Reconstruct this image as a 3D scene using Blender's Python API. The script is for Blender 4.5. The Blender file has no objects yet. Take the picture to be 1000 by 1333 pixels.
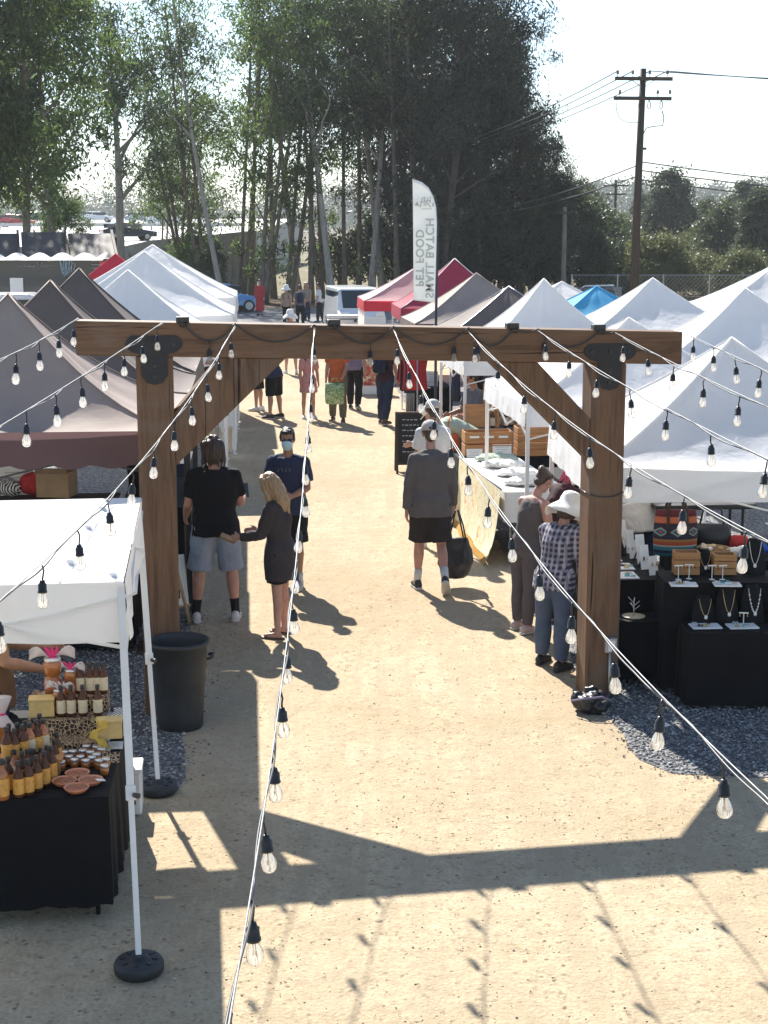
import bpy, bmesh, math, random
import numpy as np
from mathutils import Vector, Matrix, noise, Euler
R = math.radians
PI = math.pi
rng = random.Random(7)
C = bpy.context.scene.collection
scene = bpy.context.scene

# ---------------------------------------------------------------- camera
CAM_H = 3.75
PITCH = R(10.1)
F = 2000.0            # focal length in pixels of the 1000 x 1333 photograph
cp, sp = math.cos(PITCH), math.sin(PITCH)

def at(px, py, z=None, Y=None):
    """world point seen at photo pixel (px,py), either at height z or at distance Y"""
    v = (py - 666.5) / F
    if Y is None:
        d = CAM_H - z
        Y = d * (cp - v * sp) / (sp + v * cp)
    else:
        d = Y * (sp + v * cp) / (cp - v * sp)
    zc = Y * cp + d * sp
    return Vector(((px - 500) / F * zc, Y, CAM_H - d))

cam_d = bpy.data.cameras.new('camera')
cam = bpy.data.objects.new('camera', cam_d)
C.objects.link(cam)
cam.location = (0, 0, CAM_H)
cam.rotation_euler = (R(90) - PITCH, 0, 0)
cam_d.sensor_fit = 'VERTICAL'
cam_d.sensor_height = 36
cam_d.lens = 36 * F / 1333
cam_d.clip_start = 0.05
cam_d.clip_end = 5000
scene.camera = cam

# ---------------------------------------------------------------- tagging
def tag(o, label=None, cat=None, group=None, kind=None):
    if label: o['label'] = label
    if cat: o['category'] = cat
    if group: o['group'] = group
    if kind: o['kind'] = kind
    return o

def thing(name, label, cat, loc=(0, 0, 0), rz=0, group=None):
    o = bpy.data.objects.new(name, None)
    o.empty_display_size = 0.1
    C.objects.link(o)
    o.location = loc
    o.rotation_euler = (0, 0, rz)
    return tag(o, label, cat, group)

def copy_tree(o, parent=None, top=True):
    c = o.copy()
    C.objects.link(c)
    if parent is not None: c.parent = parent
    for ch in list(o.children):
        copy_tree(ch, c, False)
    return c

# ---------------------------------------------------------------- mesh builder
class MB:
    def __init__(s):
        s.v = []; s.f = []; s.m = []
    def add(s, vs, fs, m=0):
        o = len(s.v)
        s.v.extend([tuple(p) for p in vs])
        for f in fs:
            s.f.append(tuple(i + o for i in f)); s.m.append(m)
        return s
    def box(s, c, d, rot=None, m=0):
        x, y, z = d[0] / 2, d[1] / 2, d[2] / 2
        vs = [Vector(p) for p in ((-x,-y,-z),(x,-y,-z),(x,y,-z),(-x,y,-z),(-x,-y,z),(x,-y,z),(x,y,z),(-x,y,z))]
        if rot is not None:
            if not isinstance(rot, Matrix): rot = Euler(rot).to_matrix()
            vs = [rot @ p for p in vs]
        c = Vector(c)
        return s.add([p + c for p in vs], [(0,3,2,1),(4,5,6,7),(0,1,5,4),(1,2,6,5),(2,3,7,6),(3,0,4,7)], m)
    def bar(s, a, b, w, t, m=0, up=(0, 0, 1)):
        a = Vector(a); b = Vector(b); d = b - a; L = d.length; d.normalize()
        u = Vector(up)
        if abs(d.dot(u)) > 0.97: u = Vector((0, 1, 0))
        x = d.cross(u).normalized(); y = x.cross(d).normalized()
        rot = Matrix((x, d, y)).transposed()
        return s.box((a + b) / 2, (w, L, t), rot, m)
    def tube(s, pts, rad, n=8, m=0, caps=True, flat=None):
        pts = [Vector(p) for p in pts]
        if not isinstance(rad, list): rad = [rad] * len(pts)
        k = len(pts)
        t0 = (pts[1] - pts[0]).normalized()
        ref = Vector((0, 0, 1)) if abs(t0.z) < 0.9 else Vector((1, 0, 0))
        x = t0.cross(ref).normalized()
        vs = []
        for i in range(k):
            t = (pts[min(i + 1, k - 1)] - pts[max(i - 1, 0)])
            if t.length < 1e-9: t = t0
            t = t.normalized()
            x = (x - t * x.dot(t))
            if x.length < 1e-6: x = t.orthogonal()
            x.normalize()
            y = t.cross(x)
            r = rad[i]
            rx, ry = r if isinstance(r, tuple) else (r, r)
            for j in range(n):
                a = 2 * PI * j / n
                vs.append(pts[i] + x * (math.cos(a) * rx) + y * (math.sin(a) * ry))
        fs = []
        for i in range(k - 1):
            for j in range(n):
                j2 = (j + 1) % n
                fs.append((i*n+j, i*n+j2, (i+1)*n+j2, (i+1)*n+j))
        if caps:
            fs.append(tuple(range(n - 1, -1, -1)))
            fs.append(tuple((k - 1) * n + j for j in range(n)))
        return s.add(vs, fs, m)
    def lathe(s, prof, n=16, o=(0, 0, 0), m=0, rot=None, caps=True):
        o = Vector(o); vs = []; k = len(prof)
        for r, z in prof:
            for j in range(n):
                a = 2 * PI * j / n
                p = Vector((r * math.cos(a), r * math.sin(a), z))
                if rot is not None: p = rot @ p
                vs.append(p + o)
        fs = []
        for i in range(k - 1):
            for j in range(n):
                j2 = (j + 1) % n
                fs.append((i*n+j, i*n+j2, (i+1)*n+j2, (i+1)*n+j))
        if caps:
            fs.append(tuple(range(n - 1, -1, -1)))
            fs.append(tuple((k - 1) * n + j for j in range(n)))
        return s.add(vs, fs, m)
    def ell(s, c, r, rot=None, nu=14, nv=9, m=0):
        c = Vector(c); vs = []; fs = []
        for i in range(1, nv):
            th = PI * i / nv
            for j in range(nu):
                a = 2 * PI * j / nu
                vs.append(Vector((r[0]*math.sin(th)*math.cos(a), r[1]*math.sin(th)*math.sin(a), r[2]*math.cos(th))))
        top = len(vs); vs.append(Vector((0, 0, r[2]))); vs.append(Vector((0, 0, -r[2])))
        for i in range(nv - 2):
            for j in range(nu):
                j2 = (j + 1) % nu
                fs.append((i*nu+j, (i+1)*nu+j, (i+1)*nu+j2, i*nu+j2))
        for j in range(nu):
            j2 = (j + 1) % nu
            fs.append((top, j, j2)); fs.append((top + 1, (nv-2)*nu+j2, (nv-2)*nu+j))
        if rot is not None:
            if not isinstance(rot, Matrix): rot = Euler(rot).to_matrix()
            vs = [rot @ p for p in vs]
        return s.add([p + c for p in vs], fs, m)
    def grid(s, fn, nu, nv, m=0, wrap=False):
        vs = [fn(i / nu, j / nv) for j in range(nv + 1) for i in range(nu + 1)]
        w = nu + 1
        fs = [(j*w+i, j*w+i+1, (j+1)*w+i+1, (j+1)*w+i) for j in range(nv) for i in range(nu)]
        return s.add(vs, fs, m)
    def prism(s, poly, axis_vec, m=0):
        """closed polygon (list of Vectors) extruded by axis_vec"""
        n = len(poly); d = Vector(axis_vec)
        vs = [Vector(p) for p in poly] + [Vector(p) + d for p in poly]
        fs = [tuple(range(n - 1, -1, -1)), tuple(range(n, 2 * n))]
        for j in range(n):
            j2 = (j + 1) % n
            fs.append((j, j2, n + j2, n + j))
        return s.add(vs, fs, m)
    def mesh(s, name, mats, smooth=False):
        me = bpy.data.meshes.new(name)
        me.from_pydata(s.v, [], s.f)
        if not isinstance(mats, (list, tuple)): mats = [mats]
        for mm in mats: me.materials.append(mm)
        if len(mats) > 1: me.polygons.foreach_set('material_index', s.m)
        if smooth: me.polygons.foreach_set('use_smooth', [True] * len(me.polygons))
        me.update()
        return me
    def build(s, name, mats, parent=None, smooth=False, bevel=0, fixn=False):
        me = s.mesh(name, mats, smooth)
        if fixn:
            bm = bmesh.new(); bm.from_mesh(me)
            bmesh.ops.recalc_face_normals(bm, faces=bm.faces); bm.to_mesh(me); bm.free()
        o = bpy.data.objects.new(name, me)
        C.objects.link(o)
        if parent is not None: o.parent = parent
        if bevel:
            b = o.modifiers.new('bevel', 'BEVEL'); b.width = bevel; b.segments = 2; b.limit_method = 'ANGLE'
        return o

def np_mesh(name, verts, faces, mat_, parent=None, smooth=False):
    """verts (N,3) array, faces (M,k) array"""
    me = bpy.data.meshes.new(name)
    nf, k = faces.shape
    me.vertices.add(len(verts)); me.vertices.foreach_set('co', verts.astype(np.float32).ravel())
    me.loops.add(nf * k); me.loops.foreach_set('vertex_index', faces.astype(np.int32).ravel())
    me.polygons.add(nf)
    me.polygons.foreach_set('loop_start', np.arange(0, nf * k, k, dtype=np.int32))
    if smooth: me.polygons.foreach_set('use_smooth', np.ones(nf, dtype=bool))
    mats = mat_ if isinstance(mat_, (list, tuple)) else [mat_]
    for m_ in mats: me.materials.append(m_)
    me.update(calc_edges=True)
    o = bpy.data.objects.new(name, me); C.objects.link(o)
    if parent is not None: o.parent = parent
    return o

# ---------------------------------------------------------------- materials
def new_mat(name):
    m = bpy.data.materials.new(name); m.use_nodes = True
    nt = m.node_tree
    b = nt.nodes['Principled BSDF']
    return m, nt, b

def N(nt, t, **kw):
    n = nt.nodes.new(t)
    for k, v in kw.items():
        if k in n.inputs: n.inputs[k].default_value = v
        else: setattr(n, k, v)
    return n

def coords(nt, scale=(1, 1, 1), kind='Object', rot=(0, 0, 0)):
    tc = N(nt, 'ShaderNodeTexCoord'); mp = N(nt, 'ShaderNodeMapping')
    mp.inputs['Scale'].default_value = scale
    mp.inputs['Rotation'].default_value = rot
    nt.links.new(tc.outputs[kind], mp.inputs['Vector'])
    return mp.outputs['Vector']

def ramp(nt, fac, stops):
    r = N(nt, 'ShaderNodeValToRGB')
    e = r.color_ramp.elements
    while len(e) < len(stops): e.new(0.5)
    for i, (p, c) in enumerate(stops):
        e[i].position = p; e[i].color = (c[0], c[1], c[2], 1)
    nt.links.new(fac, r.inputs['Fac'])
    return r.outputs['Color']

def mix(nt, fac, a, b, mode='MIX'):
    n = N(nt, 'ShaderNodeMix', data_type='RGBA', blend_type=mode)
    for s, v in ((0, fac), (6, a), (7, b)):
        if isinstance(v, (int, float)): n.inputs[s].default_value = v
        elif isinstance(v, (tuple, list)): n.inputs[s].default_value = (v[0], v[1], v[2], 1)
        else: nt.links.new(v, n.inputs[s])
    return n.outputs[2]

def noise_tex(nt, vec, scale, detail=4, rough=0.55, dist=0.0):
    n = N(nt, 'ShaderNodeTexNoise')
    n.inputs['Scale'].default_value = scale; n.inputs['Detail'].default_value = detail
    n.inputs['Roughness'].default_value = rough; n.inputs['Distortion'].default_value = dist
    if vec is not None: nt.links.new(vec, n.inputs['Vector'])
    return n.outputs['Fac']

def bump(nt, b, height, strength=0.3, dist=0.01):
    n = N(nt, 'ShaderNodeBump'); n.inputs['Strength'].default_value = strength; n.inputs['Distance'].default_value = dist
    nt.links.new(height, n.inputs['Height']); nt.links.new(n.outputs['Normal'], b.inputs['Normal'])
    return n

def simple(name, col, rough=0.6, var=0.18, scale=8, metal=0.0, bump_s=0.0, bscale=60, stretch=(1, 1, 1), spec=None, coat=0):
    """colour with mottled variation and a little bump"""
    m, nt, b = new_mat(name)
    v = coords(nt, stretch)
    f = noise_tex(nt, v, scale, 5, 0.6)
    lo = [max(0, c * (1 - var)) for c in col]; hi = [min(1, c * (1 + var)) for c in col]
    c = ramp(nt, f, [(0.3, lo), (0.7, hi)])
    nt.links.new(c, b.inputs['Base Color'])
    b.inputs['Roughness'].default_value = rough; b.inputs['Metallic'].default_value = metal
    if spec is not None: b.inputs['Specular IOR Level'].default_value = spec
    if coat: b.inputs['Coat Weight'].default_value = coat
    if bump_s: bump(nt, b, noise_tex(nt, v, bscale, 4), bump_s, 0.01)
    return m

def cloth(name, col, var=0.12, trans=0.0, wr=0.35, scale=5, rough=0.85, weave=True):
    """woven fabric with soft wrinkles; trans lets light through"""
    m, nt, b = new_mat(name)
    v = coords(nt)
    f = noise_tex(nt, v, scale, 4, 0.55)
    c = ramp(nt, f, [(0.3, [x * (1 - var) for x in col]), (0.7, [min(1, x * (1 + var * .6)) for x in col])])
    nt.links.new(c, b.inputs['Base Color'])
    b.inputs['Roughness'].default_value = rough
    b.inputs['Specular IOR Level'].default_value = 0.25
    h = noise_tex(nt, v, scale * 2.2, 3, 0.5, 0.6)
    bump(nt, b, h, wr, 0.02)
    if trans:
        out = nt.nodes['Material Output']
        t = N(nt, 'ShaderNodeBsdfTranslucent'); nt.links.new(c, t.inputs['Color'])
        mx = N(nt, 'ShaderNodeMixShader'); mx.inputs[0].default_value = trans
        nt.links.new(b.outputs[0], mx.inputs[1]); nt.links.new(t.outputs[0], mx.inputs[2])
        nt.links.new(mx.outputs[0], out.inputs['Surface'])
    return m

def glass_mat(name, col=(1, 1, 1), rough=0.02, ior=1.45):
    m, nt, b = new_mat(name)
    b.inputs['Base Color'].default_value = (*col, 1); b.inputs['Roughness'].default_value = rough
    b.inputs['Transmission Weight'].default_value = 1.0; b.inputs['IOR'].default_value = ior
    return m

def wood(name, col, dark, scale=(1, 1, 1), grain=14, rough=0.7, axis='Z', knots=True, bs=0.25):
    m, nt, b = new_mat(name)
    st = {'X': (0.08, 1, 1), 'Y': (1, 0.08, 1), 'Z': (1, 1, 0.08)}[axis]
    v = coords(nt, tuple(s * t for s, t in zip(st, scale)))
    f = noise_tex(nt, v, grain, 6, 0.65, 1.2)
    f2 = noise_tex(nt, v, grain * 5, 4, 0.6, 0.3)
    c = ramp(nt, f, [(0.25, dark), (0.5, col), (0.78, [min(1, x * 1.22) for x in col])])
    c = mix(nt, 0.22, c, ramp(nt, f2, [(0.3, (0.1, 0.07, 0.05)), (0.7, (0.8, 0.62, 0.45))]), 'OVERLAY')
    if knots:
        vo = N(nt, 'ShaderNodeTexVoronoi'); vo.inputs['Scale'].default_value = 2.6
        vk = coords(nt, tuple(0.45 + 0.55 * s for s in st)); nt.links.new(vk, vo.inputs['Vector'])
        k = ramp(nt, vo.outputs['Distance'], [(0.03, (0, 0, 0)), (0.09, (1, 1, 1))])
        c = mix(nt, k, mix(nt, 0.75, c, tuple(x * 0.25 for x in dark)), c)
    if knots:
        vc = coords(nt, tuple(0.025 if s < 1 else 1 for s in st))
        fc = noise_tex(nt, vc, 17, 3, 0.6, 0.6)
        ck = ramp(nt, fc, [(0.335, (1, 1, 1)), (0.365, (0, 0, 0))])
        c = mix(nt, ck, c, tuple(x * 0.22 for x in dark))
        fw = noise_tex(nt, coords(nt), 1.6, 5, 0.65, 0.5)
        c = mix(nt, ramp(nt, fw, [(0.5, (0, 0, 0)), (0.72, (.55, .55, .55))]), c, (0.17, 0.135, 0.105))
    nt.links.new(c, b.inputs['Base Color']); b.inputs['Roughness'].default_value = rough
    b.inputs['Specular IOR Level'].default_value = 0.3
    bump(nt, b, f, bs, 0.006)
    return m

M = {}
M['white_metal'] = simple('white_metal', (0.72, 0.71, 0.69), 0.42, 0.06, 6, 0.0)
M['grey_metal'] = simple('grey_metal', (0.42, 0.42, 0.43), 0.38, 0.12, 9, 0.6)
M['dark_metal'] = simple('dark_metal', (0.035, 0.035, 0.038), 0.45, 0.2, 10, 0.3)
M['black_plastic'] = simple('black_plastic', (0.018, 0.018, 0.02), 0.42, 0.3, 8, 0, 0.1)
M['black_rubber'] = simple('black_rubber', (0.022, 0.024, 0.028), 0.62, 0.3, 8, 0, 0.2)
M['white_tent'] = cloth('white_tent', (0.87, 0.865, 0.86), 0.025, 0.36, 0.55, 3.2, 0.7)
M['grey_tent'] = cloth('grey_tent', (0.37, 0.295, 0.255), 0.1, 0.10, 0.25, 2.0, 0.75)
M['dark_tent'] = cloth('dark_tent', (0.165, 0.132, 0.115), 0.12, 0.08, 0.25, 2.0, 0.75)
M['brown_valance'] = cloth('brown_valance', (0.17, 0.105, 0.105), 0.08, 0.25, 0.2, 2.0)
M['maroon_tent'] = cloth('maroon_tent', (0.42, 0.06, 0.10), 0.1, 0.3, 0.25, 2.0, 0.75)
M['pink_tent'] = cloth('pink_tent', (0.62, 0.36, 0.36), 0.08, 0.25, 0.25, 2.0, 0.75)
M['red_tent'] = cloth('red_tent', (0.62, 0.06, 0.09), 0.1, 0.3, 0.25, 2.0, 0.75)
M['blue_tent'] = cloth('blue_tent', (0.12, 0.48, 0.74), 0.1, 0.25, 0.25, 2.0, 0.75)
M['black_cloth'] = cloth('black_cloth', (0.005, 0.005, 0.0065), 0.3, 0, 0.5, 4)
M['white_cloth'] = cloth('white_cloth', (0.78, 0.77, 0.75), 0.06, 0, 0.4, 5)
M['card'] = simple('card', (0.78, 0.77, 0.74), 0.7, 0.05, 10)
M['cardboard'] = simple('cardboard', (0.36, 0.24, 0.14), 0.85, 0.12, 7)
M['kraft'] = simple('kraft', (0.50, 0.34, 0.16), 0.75, 0.15, 9)
M['crate_wood'] = wood('crate_wood', (0.46, 0.24, 0.10), (0.28, 0.13, 0.05), grain=12, axis='X', knots=False)
M['pale_wood'] = wood('pale_wood', (0.52, 0.36, 0.2), (0.34, 0.2, 0.1), grain=12, axis='Z', knots=False)
M['dark_wood'] = wood('dark_wood', (0.06, 0.04, 0.03), (0.025, 0.018, 0.014), grain=12, axis='Z', knots=False)
M['gold_foil'] = simple('gold_foil', (0.7, 0.48, 0.18), 0.4, 0.2, 30, 0.5)
# ================================================================ light and sky
SUN_DIR = Vector((-0.38, 1.135, 1.0)).normalized()      # towards the sun
SUN_EL = math.asin(SUN_DIR.z)
w = bpy.data.worlds.new('World'); scene.world = w; w.use_nodes = True
wn = w.node_tree
bg = wn.nodes['Background']; bg.inputs['Strength'].default_value = 0.085
sky = wn.nodes.new('ShaderNodeTexSky'); sky.sky_type = 'NISHITA'; sky.sun_disc = False
sky.sun_elevation = SUN_EL; sky.sun_rotation = math.atan2(SUN_DIR.x, SUN_DIR.y)
sky.air_density = 1.0; sky.dust_density = 0.1; sky.ozone_density = 1.6; sky.altitude = 60
wn.links.new(sky.outputs[0], bg.inputs['Color'])
sd = bpy.data.lights.new('sun', 'SUN'); sd.energy = 5.0; sd.angle = R(0.53); sd.color = (1.0, 0.955, 0.88)
so = bpy.data.objects.new('sun', sd); C.objects.link(so)
so.rotation_euler = SUN_DIR.to_track_quat('Z', 'Y').to_euler()
so.location = (-15, 50, 50)
scene.view_settings.view_transform = 'Standard'
scene.view_settings.look = 'None'
scene.view_settings.gamma = 1.0
scene.view_settings.use_curve_mapping = False
scene.view_settings.exposure = 1.25
scene.cycles.max_bounces = 8
scene.cycles.transparent_max_bounces = 16
scene.cycles.volume_bounces = 0
scene.cycles.use_denoising = True
scene.cycles.sample_clamp_indirect = 6

# ================================================================ ground sheets
def ground_mat(name, base, hi, lo, speck, bs=0.5):
    m, nt, b = new_mat(name)
    v = coords(nt)
    f1 = noise_tex(nt, v, 0.35, 5, 0.6, 0.6)
    f2 = noise_tex(nt, v, 3.2, 8, 0.72, 0.4)
    f3 = noise_tex(nt, v, 42, 3, 0.7)
    c = ramp(nt, f1, [(0.35, lo), (0.52, base), (0.68, hi)])
    c = mix(nt, 0.42, c, ramp(nt, f2, [(0.3, lo), (0.55, base), (0.72, hi)]))
    # coarse grains: darker and paler specks
    vo = N(nt, 'ShaderNodeTexVoronoi'); vo.inputs['Scale'].default_value = 46; nt.links.new(v, vo.inputs['Vector'])
    c = mix(nt, ramp(nt, vo.outputs['Color'], [(0.05, (1, 1, 1)), (0.2, (0, 0, 0))]), c, speck)
    c = mix(nt, 0.35, c, ramp(nt, f3, [(0.32, tuple(x * .45 for x in lo)), (0.6, hi)]), 'OVERLAY')
    f6 = noise_tex(nt, v, 11, 5, 0.7, 0.5)
    c = mix(nt, ramp(nt, f6, [(0.36, (0.5, 0.5, 0.5)), (0.50, (0, 0, 0))]), c, tuple(x * .72 for x in lo))
    # damp / trodden streaks along the walkway
    v2 = coords(nt, (1.9, 0.11, 1), rot=(0, 0, R(5)))
    f4 = noise_tex(nt, v2, 2.2, 5, 0.6, 0.8)
    c = mix(nt, ramp(nt, f4, [(0.40, (0.6, 0.6, 0.6)), (0.58, (0, 0, 0))]), c, lo)
    nt.links.new(c, b.inputs['Base Color'])
    b.inputs['Roughness'].default_value = 0.95; b.inputs['Specular IOR Level'].default_value = 0.1
    h = N(nt, 'ShaderNodeMath', operation='ADD')
    nt.links.new(f2, h.inputs[0]); nt.links.new(f3, h.inputs[1])
    h2 = N(nt, 'ShaderNodeMath', operation='ADD')
    nt.links.new(h.outputs[0], h2.inputs[0])
    vf = N(nt, 'ShaderNodeTexVoronoi', feature='SMOOTH_F1'); vf.inputs['Scale'].default_value = 3.1; vf.inputs['Smoothness'].default_value = .35
    nt.links.new(coords(nt, (1.6, .8, 1), rot=(0, 0, R(12))), vf.inputs['Vector'])
    f5 = noise_tex(nt, v, 9, 4, 0.6, 0.5)
    h3 = N(nt, 'ShaderNodeMath', operation='MULTIPLY_ADD'); nt.links.new(vf.outputs['Distance'], h3.inputs[0]); h3.inputs[1].default_value = 1.6; nt.links.new(f5, h3.inputs[2])
    nt.links.new(h3.outputs[0], h2.inputs[1])
    bump(nt, b, h2.outputs[0], bs, 0.02)
    return m

M['sand'] = ground_mat('sand', (0.49, 0.41, 0.295), (0.58, 0.505, 0.385), (0.38, 0.30, 0.20), (0.2, 0.155, 0.11), 0.5)
M['dirt'] = ground_mat('dirt', (0.26, 0.22, 0.14), (0.34, 0.29, 0.19), (0.16, 0.15, 0.09), (0.12, 0.10, 0.06), 0.4)
M['litter'] = ground_mat('litter', (0.14, 0.105, 0.07), (0.26, 0.2, 0.14), (0.07, 0.055, 0.035), (0.3, 0.24, 0.16), 0.5)
M['asphalt'] = simple('asphalt', (0.15, 0.15, 0.155), 0.9, 0.25, 1.2, 0, 0.3, 80)
def gravel_mat():
    m, nt, b = new_mat('gravel')
    v = coords(nt)
    vo = N(nt, 'ShaderNodeTexVoronoi'); vo.inputs['Scale'].default_value = 42; nt.links.new(v, vo.inputs['Vector'])
    c = ramp(nt, vo.outputs['Color'], [(0.1, (0.04, 0.04, 0.044)), (0.5, (0.125, 0.122, 0.125)), (0.9, (0.29, 0.285, 0.28))])
    nt.links.new(c, b.inputs['Base Color']); b.inputs['Roughness'].default_value = 0.85
    iv = N(nt, 'ShaderNodeMath', operation='SUBTRACT'); iv.inputs[0].default_value = 1
    nt.links.new(vo.outputs['Distance'], iv.inputs[1])
    bump(nt, b, iv.outputs[0], 1.0, 0.02)
    return m
M['gravel'] = gravel_mat()

g = MB().add([(-2500, -60, 0), (2500, -60, 0), (2500, 3500, 0), (-2500, 3500, 0)], [(0, 1, 2, 3)]).build('ground', M['dirt'])
tag(g, 'dry earth ground', None, None, 'structure')

def sheet(name, poly, z, mat_, jag=0.0, step=0.25):
    """flat sheet with a slightly ragged outline"""
    pts = []
    n = len(poly)
    for i in range(n):
        a = Vector(poly[i]); b_ = Vector(poly[(i + 1) % n]); L = (b_ - a).length
        k = max(1, int(L / step)) if jag and L < 60 else 1
        nrm = Vector((b_.y - a.y, a.x - b_.x)).normalized()
        for j in range(k):
            p = a.lerp(b_, j / k)
            d = jag * (noise.noise(Vector((p.x * 1.7, p.y * 1.7, 3.1))) + 0.6 * noise.noise(Vector((p.x * 6, p.y * 6, 1.1)))) if j else 0
            pts.append(p + nrm * d)
    bm = bmesh.new()
    vs = [bm.verts.new((p.x, p.y, z)) for p in pts]
    f = bm.faces.new(vs)
    if f.normal.z < 0: f.normal_flip()
    bmesh.ops.triangulate(bm, faces=[f])
    me = bpy.data.meshes.new(name); bm.to_mesh(me); bm.free(); me.materials.append(mat_)
    o = bpy.data.objects.new(name, me); C.objects.link(o)
    return o

def XL(Y): return -1.42 - 0.105 * (Y - 10.1)
def XR(Y): return 1.80 - 0.055 * (Y - 11.7)
tag(sheet('path', [(-14, -8), (14, -8), (16, 58), (-16, 58)], 0.004, M['sand'], 0.3, 0.8), 'pale trodden sand walkway', None, None, 'structure')
LP = [(XL(10.1) , 10.1), (XL(14), 14), (XL(20), 20), (XL(30), 30), (XL(44), 44), (-11, 44), (-11, 10.2)]
RP = [(1.86, 10.72), (2.05, 10.42), (2.6, 10.34), (11, 10.3), (11, 44), (XR(40), 40), (XR(28), 28), (XR(20), 20), (XR(14), 14), (1.80, 11.6)]
tag(sheet('gravel_bed', LP, 0.008, M['gravel'], 0.09), 'grey crushed gravel under the left stalls', None, None, 'structure')
tag(sheet('gravel_bed', RP, 0.008, M['gravel'], 0.07), 'grey crushed gravel under the right stalls', None, None, 'structure')
tag(sheet('road', [(-60, 60), (26, 60), (26, 84), (-60, 84)], 0.008, M['asphalt'], 0.15, 1.0), 'grey asphalt road beyond the stalls', None, None, 'structure')
tag(sheet('grove_floor', [(-60, 84.4), (22, 84.4), (22, 103), (-60, 103)], 0.008, M['litter'], 0.3, 1.0), 'leaf litter under the grove', None, None, 'structure')

def stones(name, n, sampler, smin, smax, mats, seed, flat=0.6):
    r = np.random.default_rng(seed)
    base = np.array([(1,0,0),(0,1,0),(-1,0,0),(0,-1,0),(0,0,1),(0,0,-1)], float)
    fc = np.array([(0,1,4),(1,2,4),(2,3,4),(3,0,4),(1,0,5),(2,1,5),(3,2,5),(0,3,5)])
    P = sampler(r, n); n = len(P)
    s = r.uniform(smin, smax, n) * np.where(r.random(n) < 0.15, 1.5, 1)
    V = base[None] * r.uniform(0.6, 1.25, (n, 6, 1))
    a = r.uniform(0, 2 * PI, n); ca, sa = np.cos(a), np.sin(a)
    x = V[..., 0] * ca[:, None] - V[..., 1] * sa[:, None]; y = V[..., 0] * sa[:, None] + V[..., 1] * ca[:, None]
    V = np.stack([x, y * r.uniform(.6, 1, (n, 1)), V[..., 2] * flat], -1) * s[:, None, None] * 0.5
    V += P[:, None, :]; V[..., 2] += (s * 0.16)[:, None]
    Fc = fc[None] + (np.arange(n) * 6)[:, None, None]
    o = np_mesh(name, V.reshape(-1, 3), Fc.reshape(-1, 3), mats)
    idx = np.repeat(r.integers(0, len(mats), n), 8).astype(np.int32)
    o.data.polygons.foreach_set('material_index', idx)
    return o

SM = [simple('stone_%s' % k, c, 0.85, 0.2, 30) for k, c in (('dark', (0.09, 0.086, 0.084)), ('mid', (0.20, 0.19, 0.18)), ('pale', (0.36, 0.345, 0.32)), ('blue', (0.16, 0.16, 0.165)), ('chalk', (0.42, 0.41, 0.40)))]
def samp_left(r, n):
    Y = r.uniform(10.0, 15.2, n); X = r.uniform(-4.2, -1.2, n)
    e = np.array([noise.noise(Vector((x * 2, y * 2, 0))) for x, y in zip(X, Y)]) * 0.12
    k = (X < -1.42 - 0.105 * (Y - 10.1) + e + r.normal(0, .06, n) * np.where(r.random(n) < .25, 3.5, 1)) & (Y > 10.12 + e)
    return np.stack([X[k], Y[k], np.full(k.sum(), 0.008)], 1)
def samp_right(r, n):
    Y = r.uniform(10.2, 13.6, n); X = r.uniform(1.6, 4.4, n)
    e = np.array([noise.noise(Vector((x * 2, y * 2, 5))) for x, y in zip(X, Y)]) * 0.12
    edge = np.where(Y < 11.3, 1.84 + np.clip((10.95 - Y), 0, 1) * 0.55, 1.80 - 0.055 * (Y - 11.7))
    k = (X > edge + e + r.normal(0, .05, n) * np.where(r.random(n) < .25, 3.5, 1)) & (Y > 10.34 + e * .6 + r.normal(0, .06, n))
    return np.stack([X[k], Y[k], np.full(k.sum(), 0.008)], 1)
tag(stones('gravel', 20000, samp_left, 0.011, 0.031, SM, 1), 'loose grey gravel stones at the left', None, None, 'stuff')
tag(stones('gravel', 15000, samp_right, 0.011, 0.031, SM, 2), 'loose grey gravel stones at the right', None, None, 'stuff')
PM = [simple('grit_%s' % k, c, 0.9, 0.2, 30) for k, c in (('tan', (0.34, 0.26, 0.17)), ('brown', (0.15, 0.11, 0.08)), ('pale', (0.6, 0.52, 0.4)), ('grey', (0.24, 0.22, 0.2)))]
def samp_sand(r, n):
    Y = 6.2 + 20 * r.random(n) ** 1.7; X = r.uniform(-2.2, 3.4, n)
    d = np.array([noise.noise(Vector((x * .9, y * .9, 9))) for x, y in zip(X, Y)])
    k = (d + r.normal(0, .25, n)) > -0.05
    return np.stack([X[k], Y[k], np.full(k.sum(), 0.004)], 1)
tag(stones('grit', 13000, samp_sand, 0.004, 0.0145, PM, 3, 0.5), 'small pebbles and grit lying on the sand', None, None, 'stuff')

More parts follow.
